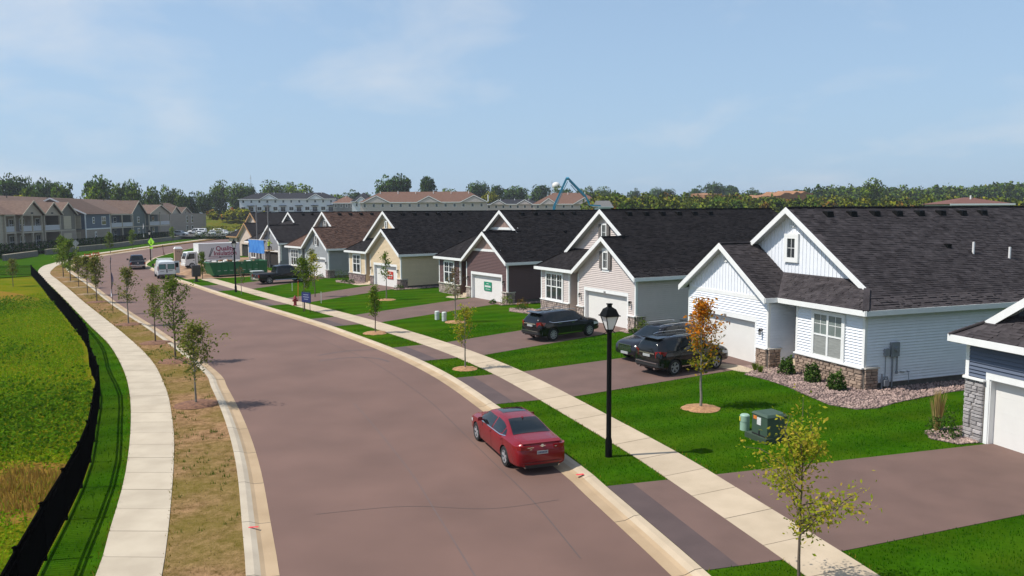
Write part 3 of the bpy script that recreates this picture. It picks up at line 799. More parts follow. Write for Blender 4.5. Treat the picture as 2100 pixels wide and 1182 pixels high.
            if gable_style in ('batten', 'stucco'):
                b = MB(); zb0 = zband
                b.box(g0 - .04, g0, lo_u(zb0), hi_u(zb0), zb0, zb0 + .2); b.obj('band_board', M_WHITE, wall)
                zz = lambda u: min(zE + p * (12.41 - U(u)), zE + p * (U(u) - ugi)) - .17
                bm_ = M_siding('batten_' + name + sid[0], sid_front) if sid_front else sm
                bk = MB(); bk.slab([(g0 - .012, lo_u(zb0 + .2), zb0 + .2), (g0 - .012, hi_u(zb0 + .2), zb0 + .2), (g0 - .012, U(ug), zg - .18)], (.012, 0, 0)); bp_ = bk.obj('gable_panel', bm_, wall)
                battens(bp_, bm_, g0 - .012, lambda u: zb0 + .2, zz, min(U(5.3), U(12)), max(U(5.3), U(12)), 0.25, sgl)
        else:
            lap_boards(wall, gm, 0.0, False, lambda z: min(U(5.3), U(11.9)), lambda z: max(U(5.3), U(11.9)), pier_h + .05, 3.24, dh, expo, sgl)
        zz1 = lambda u: min(zE + p * (12.41 - U(u)), zE + p * (U(u) + ov)) - .17
        if gable_style == 'batten':
            hol = [(U(6) - .62, U(6) + .62, 5.0, 6.5)] if gable_win else []
            battens(wall, sm, v1, lambda u: zbase + .1, zz1, v1 + .2, 11.8 - v1, 0.25, sgl, hol)
        elif gable_style == 'stucco':
            bm_ = M_siding('batten_' + name + sid[0], sid_front)
            bk = MB(); bk.slab([(v1 - .012, v1 + .3, zbase), (v1 - .012, 6, zr - .2), (v1 - .012, 11.7 - v1, zbase)], (.012, 0, 0)); bp_ = bk.obj('gable_panel', bm_, wall)
            battens(bp_, bm_, v1 - .012, lambda u: zbase + .25, zz1, v1 + .2, 11.8 - v1, 0.25, False)
            b = MB(); b.box(v1 - .05, v1, v1 + .2, 11.8 - v1, zbase + .08, zbase + .3); b.obj('band_board', M_WHITE, wall)
        else:
            hol = [(U(6) - .75, U(6) + .75, 5.45, 6.85)] if gable_win else []
            lap_boards(wall, sm, v1, False, lambda z: (z + .16 - zE) / p - ov, lambda z: 12.41 - (z + .16 - zE) / p, zbase + .1, zr - .3, hol, expo, False)
        if gable_win == 'small': window(root, v1, U(6) - .36, U(6) + .36, 5.2, 6.3, 1, (2, 2), M_GLASS, M_WHITE, .09, False, trim=.14)
        if gable_win == 'shutter': window(root, v1, U(6) - .3, U(6) + .3, 5.55, 6.7, 1, (2, 2), M_GLASS, M_WHITE, .08, False, shut=M_SHUT, trim=.03)
        if gable_win == 'louvre': window(root, v1, U(6) - .22, U(6) + .22, 5.85, 6.65, 1, (1, 4), M_GLASS, M_WHITE, .08, False, trim=.05)
        if low_gable_win == 'shutter': window(root, g0, U(ug) - .3, U(ug) + .3, 3.8, 4.95, 1, (2, 2), M_GLASS, M_WHITE, .08, False, shut=M_SHUT, trim=.03)
        if low_gable_win:
            t = MB(); t.box(g0 - .05, g0, U(ug) - .45, U(ug) + .45, 5.0, 5.16); t.box(g0 - .05, g0, U(ug) - .4, U(ug) + .4, 3.6, 3.74); t.obj('window_head', M_WHITE, root)
        if tri_top:
            for x, uu, zt_ in ((v1 - .03, U(6), zr), (g0 - .03, U(ug), zg)):
                t = MB(); t.slab([(x, uu - .62, zt_ - .62), (x, uu + .62, zt_ - .62), (x, uu, zt_ - .2)], (.02, 0, 0)); t.obj('gable_grille', mk('dark_grille', (.06, .055, .05), .8), root)
                t = MB(); t.box(x - .03, x + .02, uu - .75, uu + .75, zt_ - .8, zt_ - .64); t.obj('band_board', M_WHITE, root)
        if gable_style == 'batten':
            for x, uu, zt_ in ((v1, U(6), zr), (g0, U(ug), zg)):
                t = MB(); t.box(x - .06, x, uu - .17, uu + .17, zt_ - .95, zt_ - .85); t.box(x - .06, x, uu - .035, uu + .035, zt_ - .85, zt_ - .3); t.box(x - .05, x, uu - .17, uu - .12, zt_ - .85, zt_ - .5); t.box(x - .05, x, uu + .12, uu + .17, zt_ - .85, zt_ - .5)
                t.obj('gable_bracket', M_WHITE, root)
    # stone
    if stone:
        sg = 1 if not mirror else -1
        A = lambda u0, u1: ((min(U(u0), U(u1))), abs(u1 - u0))
        rl = (0.2, 0.5) if not rubble else (0.16, 0.34); rh = (0.085, 0.15) if not rubble else (0.11, 0.2)
        segs = ([(0.0, 0.0, 4.1)] if bays else []) + [(g0, 5.25, 6.05), (g0, 11.25, 12.0)]
        for x, a, b in segs:
            y, w = A(a, b); h = pier_h
            stone_panel(root, stone, (x, y, 0), (0, 1, 0), (-1, 0, 0), w, 0.02, h, single, rubble, rh, rl)
            c = MB(); c.box(x - .15, x + .02, y - .03, y + w + .03, h, h + .06); c.obj('cap_stone', M_CAPST if not single else M_WHITE, root)
        for x, u, s in ([(0.0, 0.0, -1)] if bays else []) + [(g0, 5.25, -1), (g0, 12.0, 1)]:
            if mirror: s = -s
            stone_panel(root, stone, (x, U(u), 0), (1, 0, 0), (0, s, 0), 0.7, 0.02, pier_h, single, rubble, rh, rl)
            c = MB(); c.box(x - .02, x + .74, U(u), U(u) + s * .14, pier_h, pier_h + .06); c.obj('cap_stone', M_CAPST, root)
    if lamps:
        for u in (5.65, 11.55): wall_lamp(root, g0 - .01, U(u), 1.85)
    if porch and bays:
        s = MB()
        s.box(0.5, 2.0, U(4.1), U(5.25), 0, .52); s.obj('porch_slab', M_STEP, root)
        for k in range(2):
            s = MB(); s.box(-.15 - .32 * k + .32, 0.5 - .02, U(4.14), U(5.22), 0.0, .35 - .17 * k); s.obj('step', M_STEP, root)
        dd = MB(); dd.box(1.95, 2.0, U(4.2), U(5.15), .52, 2.6); dd.obj('front_door', mk('front_door_paint', (.10, .09, .085), .5), root)
    # roof vents in a row below the ridge on the side seen from the street corner
    yy = lambda u: U(12 - u) if mirror else U(u)
    zf = z_out if mirror else z_in
    for k in range(ridge_vents):
        v = v1 + 1.6 + k * 1.45; u = 5.45
        if v > D - .5: break
        b = MB(); y = yy(u)
        b.hull8([(v - .2, y - .2, zf(0, y - .2)), (v + .2, y - .2, zf(0, y - .2)), (v + .2, y + .2, zf(0, y + .2)), (v - .2, y + .2, zf(0, y + .2))],
                [(v - .17, y - .17, zf(0, y) + .16), (v + .17, y - .17, zf(0, y) + .16), (v + .17, y + .17, zf(0, y) + .2), (v - .17, y + .17, zf(0, y) + .2)])
        b.obj('roof_vent', M_BLACK, roof)
    return root, U, zf, yy, roof

def pipe_vents(H, pts, r=0.055, h=0.55):
    root, U, zf, yy, roof = H
    for v, u in pts:
        y = yy(u); m = MB(); m.tube((v, y, zf(0, y) - .05), (v, y, zf(0, y) + h), r, r, 10); o = m.obj('vent_pipe', M_PVC, roof, 40)

SH_DARK = M_shingle('charcoal', (0.026, 0.023, 0.024), (0.016, 0.014, 0.015))
SH_H1 = M_shingle('brown_black', (0.062, 0.054, 0.056), (0.036, 0.031, 0.033))
SH_BROWN = M_shingle('brown', (0.135, 0.080, 0.060), (0.095, 0.056, 0.043))
ST_TAN = M_stone('tan', (0.40, 0.29, 0.215), (0.27, 0.195, 0.15))
ST_GREY = M_stone('grey', (0.44, 0.41, 0.40), (0.27, 0.25, 0.25))
ST_PINK = M_stone('blush', (0.46, 0.38, 0.33), (0.26, 0.20, 0.17))
ST_MAUVE = M_stone('mauve', (0.36, 0.27, 0.25), (0.17, 0.12, 0.11))
M_OSB = mk('sheathing_board', (0.62, 0.50, 0.42), 0.85, 0.22, 3)

H0 = villa('villa', 'dark blue house at the right edge with grey stone beside its garage door', (14.91 + 12 * math.sin(R(16)), 25.2 - 12 * math.cos(R(16))), 16,
           False, ('navy', (0.088, 0.110, 0.160)), ST_GREY, SH_H1, v1=0.75, gv=0.0, ridge_vents=0, single=True, gable_style='batten', garage_gable=False, pier_h=2.1, bays=False, lamps=False, porch=False)
H1 = villa('villa', 'white house with tan stone base and vertical boards in both gables', (14.57, 31.88), 20, False, ('white', (0.80, 0.82, 0.86)), ST_TAN, SH_H1,
           v1=1.2, gv=-0.7, single=True, gable_win='small', win_units=2, blind=True, glass=M_GLASSG)
H2 = villa('villa', 'pale pink sided house with shuttered gable windows and a triple front window', (7.69, 48.19), 27, True, ('blush', (0.60, 0.52, 0.48)), ST_PINK, SH_DARK,
           v1=1.7, gv=0.0, single=True, gable_style='lap', gable_win='shutter', low_gable_win='shutter', win_units=3, rubble=True, ridge_vents=6)
H3 = villa('villa', 'dark maroon brown house with small roof gable and green garage sign', (-0.37, 63.16), 32.5, True, ('maroon', (0.115, 0.060, 0.054)), ST_PINK, SH_DARK,
           v1=3.4, gv=0.0, gable_style='stucco', sid_front=(0.34, 0.235, 0.20), rubble=True, ridge_vents=5)
H4 = villa('villa', 'cream yellow house with dark triangle grilles in its gables and red garage sign', (-10.88, 76.29), 36, True, ('cream', (0.66, 0.52, 0.34)), ST_MAUVE, SH_DARK,
           v1=1.6, gv=0.0, gable_style='lap', gable_win='louvre', tri_top=True, rubble=True, ridge_vents=6)
H5 = villa('villa', 'grey house under the only brown shingle roof of the row', (-21.0, 89.28), 37, True, ('grey', (0.30, 0.31, 0.31)), ST_MAUVE, SH_BROWN,
           v1=2.4, gv=0.0, gable_style='lap', gable_win='shutter', low_gable_win='shutter', win_units=3, rubble=True, ridge_vents=4)
H6 = villa('villa', 'unfinished grey house with open dark garage and black roof, two small roof gables', (-31.67, 106.96), 39, True, ('plaingrey', (0.26, 0.26, 0.27)), None, SH_DARK,
           v1=4.2, gv=0.0, gable_style='lap', porch=False, lamps=False, ridge_vents=2, detail=0, door_mat=M_GARAGE_SHADE, grp='unfinished houses at the end of the row', sid_front=None)
H7 = villa('villa', 'unfinished house with bare pinkish sheathing walls and open garage', (-43.86, 132.9), 39, True, ('osb', (0.5, 0.4, 0.33)), None, SH_DARK,
           v1=2.2, gv=0.0, D=16, porch=False, lamps=False, ridge_vents=0, detail=0, door_mat=M_GARAGE_SHADE, osb=True, sid_front=M_OSB, grp='unfinished houses at the end of the row')
pipe_vents(H1, [(9.0, 2.6), (10.9, 2.2)])
pipe_vents(H3, [(2.6, 7.3)])
for H, pts in ((H1, [(7.9, 3.1)]), (H2, [(1.2, 3.2)]), (H3, [(8.0, 3.0)]), (H4, [(8.5, 2.6)])):
    for v, u in pts:
        root, U, zf, yy, roof = H; y = yy(u); b = MB(); b.box(v - .12, v + .12, y - .14, y + .14, zf(0, y) - .1, zf(0, y) + .13); b.obj('roof_vent', M_BLACK, roof)

def place(H, name, mb, mats, part=True, **k):
    return mb.obj(name, mats, H[0], **k)
def numbers(H, txt, x, u, z, s=0.16):
    text_obj('house_number', txt, s, mk('number_grey', (0.18, 0.17, 0.16), 0.6, 0), H[0], Matrix(((0, 0, -1, x), (-1, 0, 0, u), (0, 1, 0, z), (0, 0, 0, 1))), .01)
numbers(H1, '541', -0.75, 8.6, 2.26); numbers(H2, '515', -0.05, 3.4, 2.26)
# meters and taps on the shaded wall of the white house
mb = MB(); mb.box(1.32, 1.75, -.16, -.02, 1.45, 2.05); mb.lathe([(.09, -.26), (.09, -.16)], 14, 0, (1.55, 0, 1.78), 'y'); mb.tube((1.45, -.08, 0), (1.45, -.08, 1.45), .035); mb.tube((1.7, -.08, .75), (1.7, -.08, 1.45), .03); mb.box(1.66, 1.74, -.12, -.04, .7, .8)
place(H1, 'electric_meter', mb, M_GREYBOX)
mb = MB(); mb.box(1.0, 1.25, -.14, -.02, 1.5, 1.8); mb.tube((1.1, -.06, .3), (1.1, -.06, 1.5), .015); place(H1, 'phone_box', mb, M_GREYBOX)
mb = MB(); mb.tube((.85, -.14, 0), (.85, -.14, .75), .03); mb.tube((.85, -.14, .6), (1.15, -.14, .6), .03); mb.box(.9, 1.15, -.25, -.05, .25, .5); mb.tube((1.15, -.14, .6), (1.15, -.14, .15), .03); place(H1, 'gas_meter', mb, M_GREYBOX)
mb = MB(); mb.tube((2.3, -.05, .75), (2.3, -.16, .75), .03); mb.tube((2.3, -.14, .75), (2.25, -.2, .3), .012); mb.beam((1.9, -.05, .78), (2.15, -.05, .72), .03, .03); place(H1, 'hose_tap', mb, M_GREYBOX)

# small gables on the roof of the unfinished house
for u, v, w, nm in ((9.4, 2.0, 0.9, 0), (6.1, 4.3, 1.5, 1)):
    pass
# driveways: house front frames give the garage ends
def HP(H, x, u):
    M = Matrix.Translation(H[0].location) @ Matrix.Rotation(H[0].rotation_euler.z, 4, 'Z')
    p = M @ Vector((x, H[1](u), 0)); return (p.x, p.y)
driveway('h0', HP(H0, 0.2, 11.1), HP(H0, 0.2, 6.6), (5.80, 21.3), (7.10, 16.75))
driveway('h1', HP(H1, -.5, 11.3), HP(H1, -.5, 5.9), (0.55, 36.2), (2.6, 31.5))
driveway('h2', HP(H2, .2, 6.1), HP(H2, .2, 11.2), (-3.75, 45.0), (-1.4, 40.7))
driveway('h3', HP(H3, .2, 6.1), HP(H3, .2, 11.2), (-11.4, 56.9), (-8.9, 53.2))
driveway('h4', HP(H4, .2, 6.1), HP(H4, .2, 11.2), (-19.4, 68.6), (-16.9, 65.2))
driveway('h5', HP(H5, .2, 6.1), HP(H5, .2, 11.2), (-29.2, 82.4), (-25.6, 77.4))
# ---------------------------------------------------------------- vehicles
M_TYRE = mk('tyre_rubber', (0.012, 0.012, 0.012), 0.85, 0.1)
M_RIM = mk('alloy', (0.36, 0.36, 0.37), 0.4, 0.0, metal=0.25)
M_RIMD = mk('wheel_recess', (0.02, 0.02, 0.02), 0.6, 0.0)
M_CHROME = mk('chrome', (0.65, 0.65, 0.66), 0.18, 0.0, metal=1.0)
M_CARGLASS = mk('car_glass', (0.006, 0.009, 0.010), 0.05, 0.0, spec=0.5)
M_LAMPR = mk('red_lamp', (0.22, 0.002, 0.004), 0.15, 0.0, spec=0.8)
M_LAMPW = mk('clear_lamp', (0.55, 0.56, 0.58), 0.12, 0.0, spec=0.8)
M_PLATE = mk('number_plate', (0.40, 0.42, 0.41), 0.5, 0.25, 30)
M_PLAST = mk('black_plastic', (0.014, 0.014, 0.014), 0.6, 0.0)
def M_paint(n, c, rough=0.22, metal=0.0): return mk('paint_' + n, c, rough, 0.0, spec=0.35, coat=0.35, metal=metal)

def pchip(xs, ys, x):
    xs = np.array(xs, float); ys = np.array(ys, float); h = np.diff(xs); d = np.diff(ys) / h
    m = np.zeros(len(xs)); m[0] = d[0]; m[-1] = d[-1]
    for i in range(1, len(xs) - 1):
        m[i] = 0 if d[i - 1] * d[i] <= 0 else 2 * d[i - 1] * d[i] / (d[i - 1] + d[i])
    i = np.clip(np.searchsorted(xs, x) - 1, 0, len(xs) - 2); t = (x - xs[i]) / h[i]
    return ((2 * t ** 3 - 3 * t ** 2 + 1) * ys[i] + (t ** 3 - 2 * t ** 2 + t) * h[i] * m[i] + (-2 * t ** 3 + 3 * t ** 2) * ys[i + 1] + (t ** 3 - t ** 2) * h[i] * m[i + 1])

class Shell:
    """lofted car body: x runs from the tail (0) to the nose (L). keys: list of (x, z_sill, z_belt, z_top, w_belt, w_top)"""
    def __init__(s, keys):
        s.k = np.array(keys, float); s.L = s.k[-1, 0]
    def st(s, x): return [float(pchip(s.k[:, 0], s.k[:, i], x)) for i in range(1, 6)]
    def ring(s, x):
        zs, zb, zt, w, wt = s.st(x); e = max(min(0.06, (zt - zb) * .4), 0.0)
        return [(0, zs), (w * .8, zs), (w * .955, zs + .05), (w * .995, zs + .28 * (zb - zs)), (w, zs + .68 * (zb - zs)), (w * .975, zb),
                (w * .975 + (wt - w * .975) * .5 + .012, zb + (zt - e - zb) * .5), (wt, zt - e), (wt * .9, zt - e * .35), (wt * .5, zt - e * .06), (0, zt)]
    def y_at(s, x, z):
        r = s.ring(x)[2:9]
        for (y0, z0), (y1, z1) in zip(r, r[1:]):
            if z0 <= z <= z1: return y0 + (y1 - y0) * (z - z0) / max(z1 - z0, 1e-6)
        return r[-1][0] if z > r[-1][1] else r[0][0]
    def z_at(s, x, y):
        r = s.ring(x)[5:]; y = abs(y)
        for (y0, z0), (y1, z1) in zip(r, r[1:]):
            if y1 <= y <= y0: return z0 + (z1 - z0) * (y0 - y) / max(y0 - y1, 1e-6)
        return r[0][1]
    def mesh(s, name, mat, wheels, wr, inner=None):
        xs = np.unique(np.r_[np.linspace(0, s.L, 70), s.k[:, 0]])
        rings = [s.ring(x) for x in xs]; n = len(rings[0]); V = []
        for x, r in zip(xs, rings):
            V += [(x, y, z) for y, z in r] + [(x, -y, z) for y, z in r[-2:0:-1]]
        m = 2 * n - 2; F = []
        for i in range(len(xs) - 1):
            for j in range(m): F.append((i * m + j, i * m + (j + 1) % m, (i + 1) * m + (j + 1) % m, (i + 1) * m + j))
        F += [tuple(range(m))[::-1], tuple((len(xs) - 1) * m + j for j in range(m))]
        mb = MB(); mb.add(V, F); me = mb.mesh(name, [mat, M_PLAST])
        o = bpy.data.objects.new('tmp_body', me); COL.objects.link(o)
        cut = MB()
        for wx in wheels:
            for sy in (-1, 1):
                w = s.st(wx)[3]
                cut.lathe([(wr + .055, sy * (w - .30)), (wr + .055, sy * (w + .2))], 28, 0, (wx, 0, wr), 'y')
        cm = cut.mesh('tmp_cut', M_PLAST); co = bpy.data.objects.new('tmp_cut', cm); COL.objects.link(co)
        md = o.modifiers.new('b', 'BOOLEAN'); md.operation = 'DIFFERENCE'; md.object = co; md.solver = 'EXACT'; md.material_mode = 'TRANSFER'
        dg = bpy.context.evaluated_depsgraph_get(); dg.update()
        out = bpy.data.meshes.new_from_object(o.evaluated_get(dg)); out.name = name
        bpy.data.objects.remove(o); bpy.data.objects.remove(co)
        smoothen(out, 32)
        return out
    def side_pane(s, x0, x1, zlo, zhi, sy, off=0.008, nx=14, nz=4):
        mb = MB(); V = []
        for x in np.linspace(x0, x1, nx):
            a, b = zlo(x), zhi(x); b = max(b, a + .004)
            for t in np.linspace(0, 1, nz + 1):
                z = a + (b - a) * t; V.append((x, sy * (s.y_at(x, z) + off), z))
        k = nz + 1
        F = [(i * k + j, i * k + j + 1, (i + 1) * k + j + 1, (i + 1) * k + j) for i in range(nx - 1) for j in range(nz)]
        mb.add(V, F); return mb
    def top_pane(s, x0, x1, f0, f1, off=0.008, nx=8, ny=12, bow=0.0):
        mb = MB(); V = []
        for i, t in enumerate(np.linspace(0, 1, nx)):
            x = x0 + (x1 - x0) * t; f = f0 + (f1 - f0) * t
            for q in np.linspace(-1, 1, ny + 1):
                y = q * f; xx = x - bow * (q * q) * (1 - 0 * t); V.append((xx, y, s.z_at(xx, y) + off))
        k = ny + 1
        mb.add(V, [(i * k + j, i * k + j + 1, (i + 1) * k + j + 1, (i + 1) * k + j) for i in range(nx - 1) for j in range(ny)]); return mb

def wheel(root, x, y, r, w, sy, spokes=5, rimmat=None, twin=True):
    """tyre > rim, spokes; its outer face towards sy"""
    m = MB(); m.lathe([(r * .66, -w / 2), (r * .94, -w / 2), (r, -w / 2 + .03), (r, w / 2 - .03), (r * .94, w / 2), (r * .66, w / 2)], 28, 0, (0, 0, 0), 'y', False)
    t = m.obj('tyre', M_TYRE, root, 40, loc=(x, y, r))
    d = MB(); d.lathe([(r * .05, sy * (w / 2 - .05)), (r * .67, sy * (w / 2 - .045)), (r * .67, sy * (w / 2 - .06))], 24, 0, (0, 0, 0), 'y'); d.obj('wheel_dish', M_RIMD, t, 40)
    k = MB(); o = sy * (w / 2 - .008)
    k.lathe([(r * .60, sy * (w / 2 - .03)), (r * .60, o), (r * .68, o), (r * .68, sy * (w / 2 - .03))], 26, 0, (0, 0, 0), 'y', False)
    k.lathe([(r * .02, sy * (w / 2 - .04)), (r * .15, sy * (w / 2 - .04)), (r * .13, sy * (w / 2 - .012)), (r * .02, sy * (w / 2 - .01))], 12, 0, (0, 0, 0), 'y')
    for i in range(spokes):
        for dd in ((-.16, .16) if twin else (0,)):
            a = 2 * math.pi * i / spokes + dd + .3
            k.beam((r * .12 * math.cos(a), o - sy * .02, r * .12 * math.sin(a)), (r * .62 * math.cos(a), o - sy * .012, r * .62 * math.sin(a)), .05 if not twin else .034, .03, 0, (0, 1, 0))
    k.obj('rim', rimmat or M_RIM, t, 40)
    return t

def car(name, label, group, loc, heading, kind, paint, front_first=None):
    """heading: direction of travel (radians). loc: point on the ground under the middle of the rear axle"""
    P = CARS[kind]; sh = Shell(P['keys']); xr, xf = P['axles']; wr = P['wr']; tr = P['track']
    root = thing(name, (loc[0], loc[1], loc[2] if len(loc) > 2 else 0.0), heading, label, P['cat'], group)
    key = ('car', kind, paint.name)
    def L(mb, n, mat, sm=35, parent=None): 
        return mb.obj(n, mat, parent or root, sm)
    def shift(mb): mb.v = [(x - xr, y, z) for x, y, z in mb.v]; return mb
    if key not in CARME:
        me = sh.mesh('body', paint, (xr, xf), wr); me.transform(Matrix.Translation((-xr, 0, 0))); CARME[key] = me
    body = link('body', CARME[key], root)
    for x in (xr, xf):
        for sy in (-1, 1): wheel(root, x - xr, sy * tr / 2, wr, P.get('ww', .22), sy, P.get('spokes', 5), P.get('rim'), P.get('twin', True))
    for nm, x0, x1, lo, hi in P['side']:
        for sy in (-1, 1):
            L(shift(sh.side_pane(x0, x1, lo, hi, sy)), nm, M_CARGLASS)
    if P.get('belt'):
        x0, x1, f = P['belt']
        for sy in (-1, 1): L(shift(sh.side_pane(x0, x1, lambda x: f(x) - .012, lambda x: f(x) + .012, sy, .013, 20, 1)), 'window_trim', M_CHROME)
    for nm, x0, x1, f0, f1 in P['top']:
        L(shift(sh.top_pane(x0, x1, f0, f1)), nm, M_CARGLASS)
    for nm, x0, x1, lo, hi, mat in P.get('patch', ()):
        for sy in (-1, 1): L(shift(sh.side_pane(x0, x1, lo, hi, sy, .010, 10, 3)), nm, mat)
    # mirrors, handles
    mx, mz = P['mirror']
    for sy in (-1, 1):
        m = MB(); y = sh.y_at(mx, mz)
        m.hull8([(mx - .05, sy * (y + .05), mz), (mx - .05, sy * (y + .23), mz + .01), (mx - .05, sy * (y + .22), mz + .14), (mx - .05, sy * (y + .06), mz + .13)],
                [(mx + .08, sy * (y + .04), mz + .01), (mx + .05, sy * (y + .19), mz + .02), (mx + .05, sy * (y + .18), mz + .12), (mx + .08, sy * (y + .05), mz + .11)])
        m.beam((mx + .02, sy * (y - .03), mz + .03), (mx + .02, sy * (y + .08), mz + .04), .06, .04)
        L(shift(m), 'wing_mirror', P.get('mirmat', paint))
        for hx, hz in P['handles']:
            m = MB(); yy = sh.y_at(hx, hz); m.box(hx - .1, hx + .1, sy * (yy + .0), sy * (yy + .028), hz - .014, hz + .014); L(shift(m), 'door_handle', P.get('hmat', paint))
        for dx, z0, z1 in P.get('seams', ()):
            L(shift(sh.side_pane(dx - .006, dx + .006, lambda x: z0, lambda x: z1, sy, .004, 2, 8)), 'door_gap', M_PLAST)
    P['extra'](sh, shift, L, root, paint)
    return root

def rear_set(sh, L, shift, zlamp, zplate, wl=.42, plate=True, lampx=.0, lh=.12, x0=0.0):
    m = MB()
    m = MB(); m.box(x0 - .02, x0 + .02, -.26, .26, zplate - .065, zplate + .065)
    p = L(shift(m), 'licence_plate', M_PLATE)
    return p

def ex_sedan(sh, shift, L, root, paint):
    w = lambda x: sh.st(x)[3]
    for sy in (-1, 1):
        # wrap-round tail lamps and head lamps
        mb = MB(); V = []
        for x, y in ((.03, .40), (.035, .60), (.06, .74), (.16, .83), (.34, .895)):
            V += [(x - .03, sy * (y + .0), .83 + .05 * (x > .3)), (x - .03, sy * y, .965 - .02 * (x > .3))]
        k = [(2 * i, 2 * i + 1, 2 * i + 3, 2 * i + 2) for i in range(4)]
        mb.add(V, k)
        bk = MB(); bk.slab([V[0], V[1], V[3], V[2]], (.05, 0, 0)); bk.slab([V[2], V[3], V[5], V[4]], (.06, 0, 0)); bk.slab([V[4], V[5], V[7], V[6]], (.06, -sy * .05, 0)); bk.slab([V[6], V[7], V[9], V[8]], (.03, -sy * .06, 0))
        L(shift(bk), 'tail_light', M_LAMPR, 30)
        L(shift(sh.side_pane(4.30, 4.72, lambda x: .63, lambda x: .66 + (4.75 - x) * .22, sy, .012, 8, 2)), 'headlight', M_LAMPW)
        m = MB(); m.tube((.05, sy * .56, .26), (.16, sy * .56, .26), .05, .05, 12); L(shift(m), 'exhaust', M_CHROME)
    m = MB(); m.box(-.012, .04, -.19, .19, .68, .79); L(shift(m), 'licence_plate', M_PLATE)
    Mx = Matrix(((0, 0, -1, -.016 - 1.07), (-1, 0, 0, 0), (0, 1, 0, .73), (0, 0, 0, 1)))
    m = MB()
    for k in range(6): m.box(-.0165, -.012, -.15 + k * .052, -.115 + k * .052, .71, .765)
    L(shift(m), 'plate_print', mk('plate_ink', (.05, .06, .12), .6, 0))
    m = MB(); m.lathe([(.05, -.012), (.05, .015)], 18, 0, (.02, 0, .955), 'x'); m.box(-.014, .0, -.10, .10, .945, .965); L(shift(m), 'badge', M_CHROME)
    m = MB(); m.box(-.006, .01, .30, .52, .905, .925); m.box(-.006, .01, .36, .44, .845, .862); m.box(-.006, .01, -.5, -.42, .885, .91); L(shift(m), 'badge', M_CHROME)
    m = MB(); m.hull8([(.0, -.60, .36), (.0, .60, .36), (.02, .55, .22), (.02, -.55, .22)], [(.12, -.64, .37), (.12, .64, .37), (.12, .6, .20), (.12, -.6, .20)]); L(shift(m), 'rear_diffuser', M_PLAST)
    m = MB(); m.box(-.02, .08, -.66, .66, .405, .43); L(shift(m), 'bumper_trim', mk('paint_dark_red2', (.10, .004, .008), .3, 0))
    m = MB(); m.hull8([(1.62, -.02, 1.41), (1.62, .02, 1.41), (1.74, .02, 1.425), (1.74, -.02, 1.425)], [(1.60, -.006, 1.475), (1.60, .006, 1.475), (1.64, .006, 1.475), (1.64, -.006, 1.475)]); L(shift(m), 'aerial_fin', paint)
    L(shift(sh.top_pane(2.35, 2.95, .44, .42, .006)), 'sunroof', M_CARGLASS)
    m = MB(); m.hull8([(.05, -.66, 1.02), (.05, .66, 1.02), (.05, .66, 1.045), (.05, -.66, 1.045)], [(.22, -.68, 1.05), (.22, .68, 1.05), (.22, .68, 1.085), (.22, -.68, 1.085)]); L(shift(m), 'boot_spoiler', paint)

